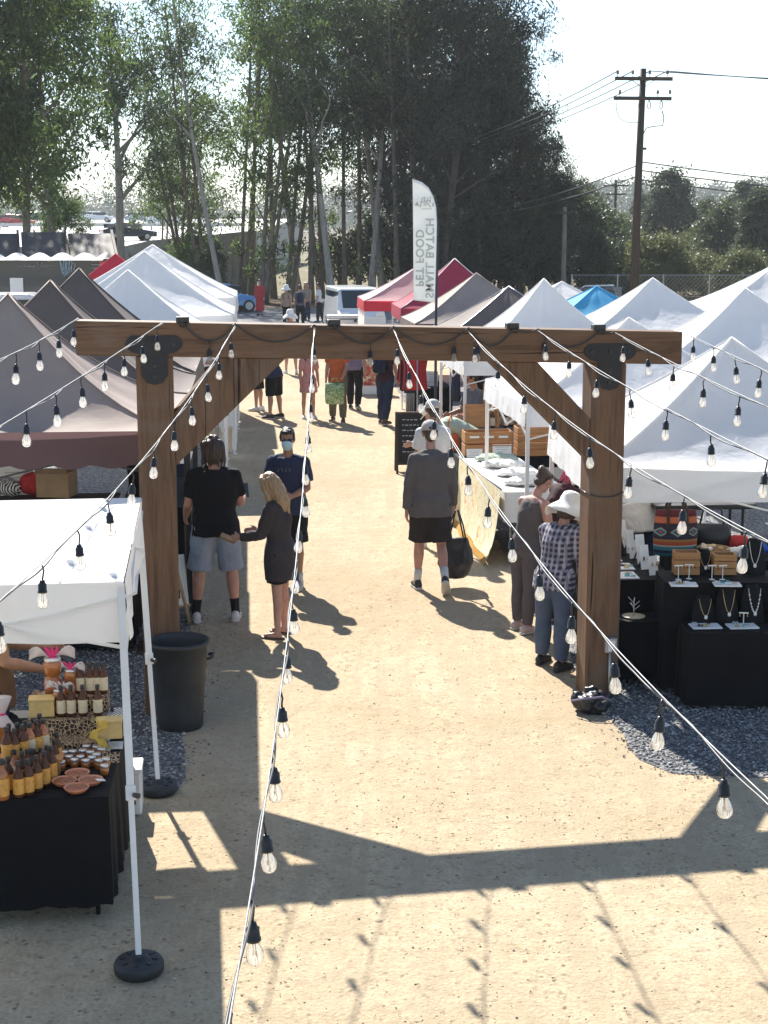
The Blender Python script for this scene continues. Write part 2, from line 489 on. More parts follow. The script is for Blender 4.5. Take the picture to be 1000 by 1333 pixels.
# ================================================================ trees
def leaf_mat(name, col, trans=0.35, var=0.35):
    m, nt, b = new_mat(name)
    v = coords(nt)
    f = noise_tex(nt, v, 0.9, 3, 0.6)
    oi = N(nt, 'ShaderNodeObjectInfo')
    c = ramp(nt, f, [(0.3, [x * (1 - var) for x in col]), (0.5, col), (0.72, [min(1, x * (1 + var)) for x in col])])
    c = mix(nt, oi.outputs['Random'], c, mix(nt, 0.3, c, (0.14, 0.13, 0.05)))
    nt.links.new(c, b.inputs['Base Color'])
    b.inputs['Roughness'].default_value = 0.5; b.inputs['Specular IOR Level'].default_value = 0.35
    out = nt.nodes['Material Output']
    t = N(nt, 'ShaderNodeBsdfTranslucent')
    c2 = mix(nt, 0.5, c, tuple(min(1, x * 1.7) for x in col)); nt.links.new(c2, t.inputs['Color'])
    mx = N(nt, 'ShaderNodeMixShader'); mx.inputs[0].default_value = trans
    nt.links.new(b.outputs[0], mx.inputs[1]); nt.links.new(t.outputs[0], mx.inputs[2])
    nt.links.new(mx.outputs[0], out.inputs['Surface'])
    return m
M['gum_leaf'] = leaf_mat('gum_leaf', (0.052, 0.082, 0.032), 0.45, .55)
M['gum_leaf_shaded'] = leaf_mat('gum_leaf_shaded', (0.026, 0.036, 0.02), 0.22, .55)  # shadow side of the right grove put into a darker leaf colour
M['gum_leaf_bright'] = leaf_mat('gum_leaf_bright', (0.085, 0.13, 0.035), 0.5, .55)
M['oak_leaf'] = leaf_mat('oak_leaf', (0.07, 0.09, 0.045), 0.35)
M['bush_leaf'] = leaf_mat('bush_leaf', (0.12, 0.135, 0.05), 0.3)
M['far_leaf'] = leaf_mat('far_leaf', (0.06, 0.08, 0.05), 0.32)
def bark(name, col, dark):
    m, nt, b = new_mat(name)
    v = coords(nt, (1, 1, 0.18))
    f = noise_tex(nt, v, 5, 6, 0.65, 0.8)
    c = ramp(nt, f, [(0.3, dark), (0.5, col), (0.75, [min(1, x * 1.35) for x in col])])
    nt.links.new(c, b.inputs['Base Color']); b.inputs['Roughness'].default_value = 0.9
    bump(nt, b, f, 0.6, 0.05)
    return m
M['bark'] = bark('bark', (0.20, 0.165, 0.13), (0.09, 0.07, 0.055))
M['bark_pale'] = bark('bark_pale', (0.38, 0.35, 0.31), (0.2, 0.17, 0.14))
M['bark_dark'] = bark('bark_dark', (0.085, 0.07, 0.058), (0.04, 0.032, 0.028))

def leaves(r, centers, radii, per, L, W, droop):
    """many leaf quads scattered round clump centres"""
    k = len(centers)
    c = np.repeat(np.array(centers), per, axis=0); rr = np.repeat(np.array(radii), per)
    n = len(c)
    p = r.normal(0, 0.5, (n, 3)); p[:, 2] *= 0.85; p[:, 2] -= np.abs(r.normal(0, 0.25, n)) * droop
    p = c + p * rr[:, None]
    a = r.normal(0, 1, (n, 3)); a[:, 2] = a[:, 2] * (1 - droop * .5) - droop * 1.3
    a /= np.linalg.norm(a, axis=1)[:, None]
    b = np.cross(a, r.normal(0, 1, (n, 3))); b /= (np.linalg.norm(b, axis=1)[:, None] + 1e-9)
    s = r.uniform(0.6, 1.3, (n, 1))
    V = np.stack([p - a * L * s * .5, p + b * W * s * .5 - a * L * s * .08, p + a * L * s * .5, p - b * W * s * .5 - a * L * s * .08], 1)
    Fq = np.arange(n * 4).reshape(n, 4)
    return V.reshape(-1, 3), Fq

def gum_meshes(seed, H=20, r0=0.22, lean=(0, 0), crown0=0.35, spread=2.6, nlimb=7, per=110, clumps=5, L=0.34, W=0.085, droop=0.8, cr=0.95, stems=1, barkm='bark', leafm='gum_leaf', low=0):
    r = np.random.default_rng(seed); q = random.Random(seed)
    mb = MB(); cen = []; rad = []
    for st in range(stems):
        a0 = q.uniform(0, 2 * PI)
        lx = lean[0] + (math.cos(a0) * 0.12 if stems > 1 else 0); ly = lean[1] + (math.sin(a0) * 0.08 if stems > 1 else 0)
        Hs = H * q.uniform(0.82, 1.0) if st else H
        ph = q.uniform(0, 6); pts = []; rs = []
        ns = 14
        for i in range(ns + 1):
            t = i / ns
            pts.append(Vector((lx * Hs * t ** 0.85 + 0.25 * math.sin(3.1 * t + ph) * t + math.cos(a0) * .25 * (stems > 1),
                               ly * Hs * t + 0.22 * math.sin(4.3 * t + ph * 2) * t + math.sin(a0) * .25 * (stems > 1), Hs * t * 0.97)))
            rs.append(r0 * .78 * (1 - t) ** 0.75 * (1 + 0.5 * math.exp(-t * 22)) + 0.012)
        mb.tube(pts, rs, 8)
        cen.append(pts[-1]); rad.append(cr)
        for k in range(nlimb):
            t = crown0 + (0.95 - crown0) * (k + q.random()) / nlimb
            fi = t * ns; i = int(fi); p0 = pts[i].lerp(pts[min(ns, i + 1)], fi - i)
            az = q.uniform(0, 2 * PI); Ln = spread * q.uniform(0.65, 1.25) * (1.15 - 0.55 * t)
            up = q.uniform(0.7, 1.6)
            lp = []; lr = []
            for j in range(7):
                u = j / 6
                lp.append(p0 + Vector((math.cos(az) * Ln * u, math.sin(az) * Ln * u, Ln * up * (u - 0.22 * u * u))) + Vector((q.uniform(-1, 1), q.uniform(-1, 1), q.uniform(-.5, .5))) * 0.14 * u)
                lr.append(max(0.012, rs[i] * 0.55 * (1 - u) + 0.012))
            mb.tube(lp, lr, 6)
            for c in range(clumps):
                u = q.uniform(0.35, 1.05)
                b_ = lp[min(6, int(u * 6))]
                o = Vector((q.gauss(0, 1), q.gauss(0, 1), q.gauss(0, .8))) * 0.75 * cr
                tip = b_ + o
                mb.tube([b_, b_.lerp(tip, .5) + Vector((0, 0, .12)), tip], [0.016, 0.012, 0.006], 4)
                cen.append(tip); rad.append(cr * q.uniform(0.6, 1.25))
        for k in range(low):
            t = q.uniform(0.08, crown0)
            p = pts[int(t * ns)]
            az = q.uniform(0, 2 * PI); d = q.uniform(.4, 1.3)
            tip = p + Vector((math.cos(az) * d, math.sin(az) * d, d * .8))
            mb.tube([p, p.lerp(tip, .5) + Vector((0, 0, .1)), tip], [0.025, 0.018, 0.008], 4)
            cen.append(tip); rad.append(cr * q.uniform(.5, .9))
    V, Fq = leaves(r, [tuple(c) for c in cen], rad, per, L, W, droop)
    tm = mb.mesh('trunk', M[barkm], True)
    o = np_mesh('crown', V, Fq, M[leafm]); cm = o.data; bpy.data.objects.remove(o)
    return tm, cm

def plant_tree(name, label, cat, meshes, loc, rz=0, s=1.0, group=None):
    t = thing(name, label, cat, loc, rz, group)
    t.scale = (s, s, s)
    for nm, me in (('trunk', meshes[0]), ('crown', meshes[1])):
        o = bpy.data.objects.new(nm, me); C.objects.link(o); o.parent = t
    return t

GP = [
    gum_meshes(11, 21, 0.20, (-0.14, 0.0), 0.40, 2.6, 8, 72, 5, stems=1, barkm='bark_pale', leafm='gum_leaf', cr=.9),
    gum_meshes(12, 20, 0.15, (-0.05, 0.0), 0.35, 2.4, 7, 62, 5, stems=2, leafm='gum_leaf_bright', cr=.85, low=3),
    gum_meshes(13, 22, 0.20, (0.04, 0.0), 0.42, 2.8, 9, 74, 5, stems=1, leafm='gum_leaf', cr=1.0, low=2),
    gum_meshes(14, 22, 0.24, (-0.06, 0.02), 0.30, 3.2, 10, 150, 6, stems=1, barkm='bark', leafm='gum_leaf_shaded', cr=1.15, low=4),
    gum_meshes(15, 20, 0.20, (0.05, 0.0), 0.25, 3.0, 9, 150, 6, stems=2, barkm='bark_dark', leafm='gum_leaf_shaded', cr=1.1, low=5),
    gum_meshes(16, 17, 0.16, (-0.10, 0.0), 0.22, 2.4, 7, 66, 5, stems=3, barkm='bark', leafm='gum_leaf_bright', cr=.85, low=4),
    gum_meshes(17, 20, 0.26, (0.10, 0.0), 0.36, 3.2, 9, 80, 5, stems=1, barkm='bark_pale', leafm='gum_leaf', cr=1.0),
]
# the grove behind the stalls: (pixel column at the base, distance, prototype, scale, turn)
grove = [
    (285, 90, 0, .98, 0, 'slender gum tree leaning far left over the red-shirted walker'),
    (262, 97, 1, 1.0, 1, None), (305, 95, 1, 1.05, 2, None), (322, 101, 2, 1.0, .7, None), (336, 91, 5, 1.05, 2.6, None),
    (352, 98, 2, 1.05, 2, None), (368, 93, 1, 1.1, 4, None), (386, 100, 6, 1.0, 3.3, None), (402, 92, 2, 1.0, 1.4, 'dark gum trunk rooted beside the far group of walkers'),
    (418, 99, 1, 1.08, 5, None), (432, 90, 6, 1.0, 3.2, None), (448, 96, 2, .95, 2, None), (466, 102, 2, 1.05, 5, None),
    (482, 93, 6, 1.0, 1, None), (500, 98, 6, 1.08, 2.9, None), (518, 92, 2, 1.0, 4.1, None), (535, 100, 4, 1.0, 1.8, None),
    (552, 94, 3, 1.05, .4, None), (572, 90, 4, .98, 5.2, None), (592, 97, 3, 1.05, 2.4, None), (610, 92, 4, 1.0, .9, None),
    (628, 98, 3, 1.0, 4.4, None), (606, 104, 4, 1.1, 3.5, None), (560, 105, 3, 1.1, 1.5, None), (640, 90, 4, .72, 2.2, None), (662, 95, 3, .66, 3.0, None),
    (676, 90, 4, .56, 1.1, None), (694, 94, 4, .52, 5.0, None), (712, 91, 4, .42, .3, None), (735, 96, 4, .40, 2.0, None),
    (240, 104, 5, 1.0, 1, None), (222, 108, 5, .8, 3, None), (200, 112, 1, .7, 2, None), (655, 101, 3, .74, 1.9, None), (686, 100, 3, .56, .5, None), (520, 106, 4, 1.05, 2.1, None),
]
for px, Y, k, s, rz, lab in grove:
    p = at(px, 0, Y=Y); p.z = 0
    lab0 = ['slender pale gum tree in the grove behind the stalls', 'twin stemmed bright green gum in the grove', 'tall straight gum tree in the grove behind the stalls', 'dense dark gum tree in the grove behind the flag',
            'dark bushy twin trunked gum in the right grove', 'clump of thin gum stems at the grove edge', 'pale trunked gum leaning in the grove'][k]
    plant_tree('gum_tree', lab or lab0, 'tree', GP[k], (p.x, p.y, 0), rz * 0.16 if k in (0,) else rz, s, 'gum trees in the grove' )

# big leafy trees at the far left
LT = gum_meshes(31, 17, 0.26, (0.02, 0), 0.25, 3.9, 14, 210, 7, 0.34, 0.10, 0.7, 1.15, 1, 'bark', 'gum_leaf_bright', low=0)
LT2 = gum_meshes(32, 18, 0.24, (0.05, 0), 0.26, 3.6, 13, 200, 7, 0.34, 0.10, 0.8, 1.1, 1, 'bark', 'gum_leaf', low=0)
for px, Y, m_, s, rz, lab in [(18, 74, LT, 1.05, .3, 'broad leafy tree at the left behind the food stall'), (-70, 70, LT2, 1.1, 2, 'leafy tree partly outside the left edge'), (62, 88, LT2, 1.1, 4, 'leafy tree standing right of the broad left tree'), (72, 92, LT, .40, 1.0, 'small young tree in front of the bright parking lot')]:
    p = at(px, 0, Y=Y); plant_tree('leafy_tree', lab, 'tree', m_, (p.x, Y, 0), rz, s)
GUM = gum_meshes(41, 16.5, 0.42, (0.0, 0), 0.36, 3.6, 11, 125, 6, 0.34, 0.09, 0.8, 1.05, 1, 'bark_pale', 'gum_leaf', low=0)
p = at(146, 0, Y=95); plant_tree('gum_tree', 'grey trunked gum tree standing alone left of the grove', 'tree', GUM, (p.x, 95, 0), 0.6, 1.0)

def bush_meshes(seed, w, h, per, leafm, L=0.3, W=0.12, n=60, trunk_h=None, barkm='bark', hole=0.0):
    r = np.random.default_rng(seed); q = random.Random(seed)
    cen = []; rad = []; mb = MB()
    th = trunk_h if trunk_h is not None else h * 0.2
    mb.tube([(0, 0, 0), (0.05 * h, 0, th), (0.02 * h, 0.03 * h, h * .6)], [0.05 * w, 0.04 * w, 0.012 * w], 7)
    for i in range(n):
        a = q.uniform(0, 2 * PI); e = q.uniform(-0.25, 1)
        rr = (0.72 + 0.3 * noise.noise(Vector((math.cos(a) * 1.7, math.sin(a) * 1.7, e * 2 + seed))) + q.uniform(-.28, .16))
        c = Vector((math.cos(a) * w / 2 * math.sqrt(max(0.02, 1 - max(0, e) ** 2)) * rr, math.sin(a) * w / 2 * math.sqrt(max(0.02, 1 - max(0, e) ** 2)) * rr, th + (h - th) * (0.28 + 0.72 * e) * (0.8 + .25 * rr)))
        c.z = max(c.z, 0.1 * h)
        cen.append(tuple(c)); rad.append(0.17 * w * q.uniform(.45, 1.25))
        if i % 4 == 0:
            mb.tube([(0.03 * h, 0, th * .9), Vector((0.03 * h, 0, th)).lerp(c, .5) + Vector((0, 0, .08 * h)), c], [0.02 * w, 0.012 * w, 0.004 * w], 5)
    V, Fq = leaves(r, cen, rad, per, L, W, 0.3)
    V[:, 2] = np.maximum(V[:, 2], 0.02)
    tm = mb.mesh('trunk', M[barkm], True)
    o = np_mesh('crown', V, Fq, M[leafm]); cm = o.data; bpy.data.objects.remove(o)
    return tm, cm

# undergrowth in the grove
UB = [bush_meshes(51, 3.4, 3.0, 120, 'gum_leaf_shaded', .3, .1, 40), bush_meshes(52, 3.0, 4.0, 110, 'oak_leaf', .3, .1, 40), bush_meshes(53, 2.8, 3.4, 100, 'gum_leaf_bright', .28, .09, 36)]
for i, (px, Y, k, s, sy) in enumerate([(250, 100, 2, 1.2, 1), (440, 104, 0, 1.3, 1), (485, 106, 1, 1.3, 1), (530, 103, 0, 1.5, 1),
                                        (570, 100, 0, 1.5, 1), (605, 98, 0, 1.6, 1), (640, 95, 0, 1.6, 1), (672, 93, 0, 1.5, 1), (700, 92, 0, 1.4, 1), (270, 93, 1, .8, 1)]):
    p = at(px, 0, Y=Y)
    plant_tree('undergrowth_shrub', ['dark shrub growing among the grove trunks', 'rounded shrub growing among the grove trunks', 'pale green shrub at the foot of the grove'][k], 'shrub', UB[k], (p.x, Y, 0), i * 1.3, s, 'shrubs under the grove trees')

# trees and bushes beyond the fence on the right
RT = [bush_meshes(61, 7.5, 8.5, 230, 'oak_leaf', .38, .17, 95, 1.6), bush_meshes(62, 6.0, 9.5, 220, 'far_leaf', .38, .17, 85, 2.2), bush_meshes(63, 8.5, 7.0, 230, 'bush_leaf', .36, .16, 95, 1.0)]
for px, Y, k, s, rz, lab in [
    (742, 104, 0, .80, 0, 'dense green tree where the dark grove ends'), (778, 112, 0, .92, 1, 'green tree left of the utility pole beyond the fence'), (812, 140, 2, .95, 2, 'olive tree directly behind the utility pole'),
    (885, 150, 1, 1.32, 3, 'tall grey green tree right of the utility pole'), (846, 172, 1, 1.1, .5, 'hazy tree behind the yellow green bush'), (930, 160, 0, 1.1, 2.2, 'round tree between the tall tree and the right edge'),
    (958, 122, 0, .92, 4, 'dark leafy tree above the white tent at the right'), (1004, 112, 1, .95, 5, 'tall dark tree at the right edge'), (912, 132, 2, .72, 1.2, 'low olive tree left of the dark leafy tree'),
    (760, 165, 1, 1.25, 1.4, 'hazy tree rising behind the end of the grove'), (1050, 140, 0, 1.1, 1.0, 'leafy tree just outside the right edge'), (985, 165, 1, 1.25, 2.0, 'hazy tall tree near the right edge')]:
    p = at(px, 0, Y=Y); plant_tree('broadleaf_tree', lab, 'tree', RT[k], (p.x, Y, 0), rz, s * (.78 if px > 750 else 1))
YB = bush_meshes(71, 5.4, 3.6, 240, 'bush_leaf', .26, .11, 80, .3)
for px, Y, s, rz, lab in [(868, 100, 1.0, 0, 'rounded yellow green bush right of the utility pole'), (835, 98, .62, 2, 'small olive bush beside the foot of the utility pole'), (930, 104, .7, 1, 'low scrub bush behind the fence'), (980, 100, .75, 3, 'scrub bush behind the white tents at the right'), (785, 103, .7, 4, 'scrub bush at the foot of the green tree')]:
    p = at(px, 0, Y=Y); plant_tree('scrub_bush', lab, 'bush', YB, (p.x, Y, 0), rz, s)

# ================================================================ far hills with woods
def hill_h(x, y):
    x *= .31; y *= .31
    return 2.2 * hill_h0(x, y)
def hill_h0(x, y):
    t = min(1, max(0, (y - 150) / 160)); t = t * t * (3 - 2 * t)
    e = min(1, max(0, (x + 30) / 60)); e = e * e * (3 - 2 * e)
    h = t * (3.0 + 5.5 * e) + t * 2.2 * noise.noise(Vector((x * .012, y * .012, 1)))
    h += min(1, max(0, (y - 330) / 200)) * 9
    return max(0.02, h) - 0.3
hm = MB().grid(lambda u, v: Vector((-1060 + 2440 * u, 470 + 1540 * v, hill_h(-1060 + 2440 * u, 470 + 1540 * v))), 90, 56)
tag(hm.build('hills', M['dirt'], None, True), 'low hills in the distance', None, None, 'structure')
def far_wood(name, label, n, xr, yr, hr, seed):
    r = np.random.default_rng(seed); q = random.Random(seed); cen = []; rad = []
    for i in range(n):
        x = q.uniform(*xr); y = q.uniform(*yr); hh = q.uniform(*hr); z = max(0, hill_h(x, y)); wd = hh * q.uniform(.3, .5)
        for k in range(16):
            a = q.uniform(0, 2 * PI); e = q.uniform(0, 1)
            rr = q.uniform(.4, 1.05) * (1 - .55 * e)
            cen.append((x + math.cos(a) * wd * rr, y + math.sin(a) * wd * rr, z + hh * (.18 + .8 * e))); rad.append(wd * .5)
    V, Fq = leaves(r, cen, rad, 22, 1.5, 0.8, .2)
    return tag(np_mesh(name, V, Fq, M['far_leaf']), label, None, None, 'stuff')
far_wood('far_wood', 'hazy woods covering the distant hills at the right', 520, (80, 560), (620, 960), (12, 22), 5)
far_wood('far_wood', 'hazy woods behind the parking lot at the left', 380, (-420, 70), (760, 920), (15, 26), 6)

# ================================================================ freeway embankment on the left
M['concrete'] = simple('concrete', (0.34, 0.33, 0.32), 0.9, 0.12, 1.5, 0, 0.2, 30)
M['pale_road'] = simple('pale_road', (0.60, 0.58, 0.55), 0.85, 0.06, .2, 0, 0.1, 30)
def zr(Y): return 3.15 + (Y - 112) * 0.0275
fw = MB()
fw.grid(lambda u, v: Vector((-130 + 117 * u, 112 + 130 * v, zr(112 + 130 * v))), 4, 4)
tag(fw.build('parking_lot', M['pale_road']), 'bright pale pavement rising behind the left trees', None, None, 'structure')
eb = MB().add([(-130, 111.9, 0), (-13, 111.9, 0), (-13, 112, zr(112) - .01), (-130, 112, zr(112) - .01), (-13, 242, 0), (-13, 242, zr(242) - .01), (-130, 242, 0), (-130, 242, zr(242) - .01)],
              [(0, 1, 2, 3), (1, 4, 5, 2), (4, 6, 7, 5), (6, 0, 3, 7)])
tag(eb.build('embankment', M['concrete']), 'concrete embankment below the pale pavement', None, None, 'structure')
rw = thing('retaining_wall', 'grey concrete retaining wall below the bright pavement', 'wall', (-15, 110, 0))
MB().prism([Vector((-7, 0, 0)), Vector((6, 0, 0)), Vector((6, 0, 4.3)), Vector((-1.5, 0, 3.6)), Vector((-7, 0, 2.4))], (0, .4, 0)).build('wall_panel', M['concrete'], rw, fixn=True)
cp_ = MB()
for i in range(5): MB().box((-5.5 + i * 2.4, -.12, 1.15 + .2 * i), (.25, .22, 2.3 + .4 * i)).build('pilaster', M['concrete'], rw)
gr = thing('guard_rail', 'long dark guard rail across the bright pavement', 'guard rail', (-80, 165, zr(165)))
MB().box((0, 0, .55), (130, .12, .35)).build('rail', M['grey_metal'], gr)
for i in range(40): MB().box((-63 + i * 3.2, .12, .35), (.14, .12, .72)).build('post', M['dark_metal'], gr)

# ================================================================ cars
M['car_white'] = simple('car_white', (0.75, 0.75, 0.75), 0.25, 0.03, 3, 0, coat=.6)
M['car_silver'] = simple('car_silver', (0.42, 0.43, 0.45), 0.28, 0.04, 3, 0.5, coat=.6)
M['car_dark'] = simple('car_dark', (0.04, 0.045, 0.05), 0.25, 0.05, 3, 0.2, coat=.6)
M['car_blue'] = simple('car_blue', (0.12, 0.3, 0.55), 0.25, 0.05, 3, 0.2, coat=.6)
M['car_red'] = simple('car_red', (0.45, 0.05, 0.05), 0.25, 0.05, 3, 0.2, coat=.6)
m_, nt_, b_ = new_mat('car_glass'); b_.inputs['Base Color'].default_value = (0.03, 0.045, 0.055, 1); b_.inputs['Roughness'].default_value = 0.08; M['car_glass'] = m_
M['tyre'] = simple('tyre', (0.02, 0.02, 0.02), 0.8, 0.2, 10)
m_, nt_, b_ = new_mat('tail_lamp'); b_.inputs['Base Color'].default_value = (0.45, 0.02, 0.02, 1); b_.inputs['Roughness'].default_value = 0.2; M['tail_lamp'] = m_
m_, nt_, b_ = new_mat('head_lamp'); b_.inputs['Base Color'].default_value = (0.8, 0.8, 0.78, 1); b_.inputs['Roughness'].default_value = 0.1; M['head_lamp'] = m_

def car(name, label, cat, loc, rz, paint, L=4.4, Wd=1.8, H=1.45, kind='sedan', group=None):
    t = thing(name, label, cat, loc, rz, group)
    hb = 0.32; belt = H * 0.6
    if kind == 'van':
        prof = [(-L/2, hb), (L/2, hb), (L/2, H*.42), (L/2-.45, H*.55), (L/2-1.05, H*.97), (L/2-1.3, H), (-L/2+.12, H), (-L/2, H*.94)]
    elif kind == 'pickup':
        prof = [(-L/2, hb), (L/2, hb), (L/2, H*.55), (L/2-1.3, H*.62), (L/2-1.9, H*.99), (L/2-2.9, H), (L/2-3.25, H*.62), (-L/2, H*.6)]
    else:
        prof = [(-L/2, hb), (L/2, hb), (L/2, H*.5), (L/2-1.1, H*.62), (L/2-1.75, H*.97), (-L/2+1.2, H), (-L/2+.35, H*.68), (-L/2, H*.62)]
    b = MB(); w2 = Wd / 2
    vs = []; n = len(prof)
    for y, k in ((-w2, 1), (-w2 + .06, 0), (w2 - .06, 0), (w2, 1)):
        for (x, z) in prof:
            inset = 1 - 0.0 * k
            yy = y * (0.86 if z > belt + .02 else 1.0)
            vs.append((x * (0.985 if k else 1), yy, z if not k else (z - .03 if z > hb else z + .02)))
    fs = []
    for a in range(3):
        for j in range(n):
            j2 = (j + 1) % n
            fs.append((a*n+j, a*n+j2, (a+1)*n+j2, (a+1)*n+j))
    fs.append(tuple(range(n - 1, -1, -1))); fs.append(tuple(3 * n + j for j in range(n)))
    b.add(vs, fs).build('body', paint, t, fixn=True, bevel=.05)
    # glazing
    gl = MB()
    top = [p for p in prof if p[1] > belt]
    x0 = min(p[0] for p in top); x1 = max(p[0] for p in top)
    for sgn in (-1, 1):
        y = sgn * (w2 * .92)
        if kind == 'van': segs = [(L/2-1.75, L/2-.95, .35), (-L/2+.4, L/2-1.9, .0)]
        elif kind == 'pickup': segs = [(L/2-2.95, L/2-2.0, .2)]
        else: segs = [(x0+.4, (x0+x1)/2-.05, .0), ((x0+x1)/2+.05, x1-.15, .3)]
        for a, c, rake in segs:
            MB().box(((a+c)/2, sgn*(w2*.865), H*.785), (c-a, .05, H*.27), (sgn*-.12, 0, 0)).build('window', M['car_glass'], t)
    k = [i for i in range(n) if prof[i][1] > belt]
    ws = MB()
    fr = max(range(n), key=lambda i: prof[i][0] if prof[i][1] > belt*.98 and prof[i][1] < H*.99 else -9)
    pa = [p for p in prof if p[0] > 0 and p[1] >= H*.54]
    pa = sorted(pa, key=lambda p: p[1])
    if len(pa) >= 2:
        (xa, za), (xb, zb) = pa[0], pa[1]
        if zb - za < .2 and len(pa) > 2: (xb, zb) = pa[2]
        d = Vector((xb-xa, 0, zb-za)); nn = Vector((d.z, 0, -d.x)).normalized()
        if nn.x < 0: nn = -nn
        mid = Vector(((xa+xb)/2, 0, (za+zb)/2)) + nn * .01
        ws.bar(mid - d*.42, mid + d*.42, Wd*.74, .03, up=nn)
        ws.build('windscreen', M['car_glass'], t)
    rz_ = sorted([p for p in prof if p[0] < 0 and p[1] >= H*.6], key=lambda p: p[1])
    if kind != 'pickup':
        if kind == 'van': c0, c1 = Vector((-L/2-.012, 0, H*.62)), Vector((-L/2-.012+.03, 0, H*.88)); up = (-1, 0, 0)
        else: c0, c1 = Vector((-L/2+.40, 0, H*.72)), Vector((-L/2+1.1, 0, H*.985)); up = (-1, 0, 1)
        MB().bar(c0, c1, Wd*.72, .03, up=up).build('rear_window', M['car_glass'], t)
    for sx in (-1, 1):
        for sy in (-1, 1):
            wl = MB().lathe([(.12, -.11), (.3, -.11), (.335, -.07), (.335, .07), (.3, .11), (.12, .11)], 18, rot=Euler((PI/2, 0, 0)).to_matrix()).build('wheel', M['tyre'], t, True)
            wl.location = (sx * L * .31, sy * (w2 - .1), .335)
            rm = MB().lathe([(.02, -.02), (.2, -.02), (.2, .02), (.02, .02)], 14, (0, sy * .105, 0), rot=Euler((PI/2, 0, 0)).to_matrix()).build('rim', M['grey_metal'], wl)
    for sy in (-1, 1):
        MB().box((-L/2 - .005, sy * (w2 - .22), H*.55), (.05, .26, .16)).build('tail_light', M['tail_lamp'], t)
        MB().box((L/2 + .0, sy * (w2 - .25), H*.46), (.06, .32, .14)).build('headlight', M['head_lamp'], t)
    return t
for i, (px, Y, pm, rz, lab) in enumerate([(36, 205, 'car_dark', 0, 'dark car on the pale pavement at the far left'), (62, 215, 'car_white', 0, 'white car on the upper pavement at the left'), (92, 225, 'car_silver', .1, 'silver car parked on the upper pavement'),
                                           (118, 210, 'car_white', 0, 'white car left of the lone gum trunk'), (178, 205, 'car_silver', 0, 'silver car right of the lone gum trunk'), (158, 127, 'car_dark', .4, 'dark car just right of the lone gum trunk'),
                                           (10, 180, 'car_red', 0, 'red car at the left edge of the pavement'), (205, 190, 'car_white', 0, 'white car beside the grove on the pavement')]):
    p = at(px, 0, Y=Y); car('parked_car', lab, 'car', (p.x, Y, zr(Y)), rz, M[pm], group='cars on the far pavement')
p = at(462, 0, Y=62); car('white_suv', 'white sport utility car parked beyond the pink tent', 'car', (p.x - .1, 62, 0), R(-80), M['car_white'], 4.6, 1.85, 1.85, 'van')
p = at(318, 0, Y=79); car('blue_car', 'blue car parked behind the white tents', 'car', (p.x - 1.6, 80, 0), R(20), M['car_blue'], 4.3, 1.8, 1.5)
p = at(812, 0, Y=52); car('dark_pickup', 'dark pickup truck behind the white and blue tents', 'truck', (p.x, 54, 0), R(170), M['car_dark'], 5.4, 1.95, 2.15, 'pickup')
p = at(5, 0, Y=46); car('white_van', 'white van parked behind the dark grey tents', 'van', (p.x - 1.2, 47, 0), R(5), M['car_white'], 5.4, 2.0, 2.12, 'van')

# ================================================================ utility poles
M['pole_wood'] = wood('pole_wood', (0.06, 0.048, 0.04), (0.03, 0.025, 0.022), grain=10, axis='Z', knots=False)
M['wire'] = simple('wire', (0.06, 0.06, 0.065), 0.6, 0.1, 5)
M['ceramic'] = simple('ceramic', (0.12, 0.10, 0.09), 0.3, 0.1, 5)
up_ = at(827, 300, Y=60)
PX, PY_ = up_.x, 60.0
pole = thing('utility_pole', 'tall dark timber utility pole with two crossarms', 'utility pole', (PX, PY_, 0))
MB().tube([(0, 0, 0), (0.05, 0, 5), (0.13, 0, 10.05)], [.165, .15, .12], 12).build('pole_shaft', M['pole_wood'], pole, True)
ca = []
for z, x0, x1 in ((9.68, -.95, 1.22), (8.96, -.98, 1.2)):
    a = MB().bar((x0, -.17, z), (x1, -.17, z - .02), .11, .13).build('crossarm', M['pole_wood'], pole)
    k = 0
    for x in ((-.85, -.28, .36, 1.02) if z > 9.3 else (-.75, .68, 1.14)):
        MB().lathe([(.012, 0), (.012, .1), (.05, .1), (.06, .14), (.035, .17), (.055, .2), (.03, .24), (.01, .25)], 8, (x, -.17, z + .06)).build('insulator', M['ceramic'], a, True)
br = MB()
br.bar((-.38, -.17, 9.66), (.1, -.17, 9.35), .04, .02).bar((.62, -.17, 9.66), (.14, -.17, 9.35), .04, .02)
br.build('brace', M['dark_metal'], pole)
for x in (.36, .82):
    MB().tube([(x, -.17, 8.86), (x - .04, -.17, 8.8), (x - .05, -.17, 8.62), (x, -.17, 8.55), (x + .06, -.17, 8.62), (x + .05, -.17, 8.8), (x, -.17, 8.88)], .018, 6).build('fuse_loop', M['wire'], pole, True)
jl = MB()
jl.tube([(-.85, -.17, 8.95), (-.86, -.17, 8.5), (-.72, -.17, 8.2), (-.4, -.17, 8.06), (.02, -.17, 8.06)], .014, 6)
jl.build('jumper_wire', M['wire'], pole, True)
MB().tube([(.86, -.17, 8.5), (.94, -.17, 8.25), (.9, -.17, 7.95), (.6, -.17, 7.93), (.28, -.17, 7.86), (.16, -.17, 7.6), (.17, -.1, 5), (.18, -.05, .5)], .022, 6).build('riser_cable', M['wire'], pole, True)
MB().box((.2, -.17, 7.1), (.22, .1, .09)).build('cable_clamp', M['dark_metal'], pole)
def wire_run(label, a, b, sag, r=.02, n=18):
    a = Vector(a); b = Vector(b)
    pts = [a.lerp(b, i / n) - Vector((0, 0, sag * 4 * (i / n) * (1 - i / n))) for i in range(n + 1)]
    o = MB().tube(pts, r, 5).build('power_line', M['wire'], None, True)
    return tag(o, label, 'power line', None)
pp = lambda x, z: (PX + x, PY_ - .17, z)
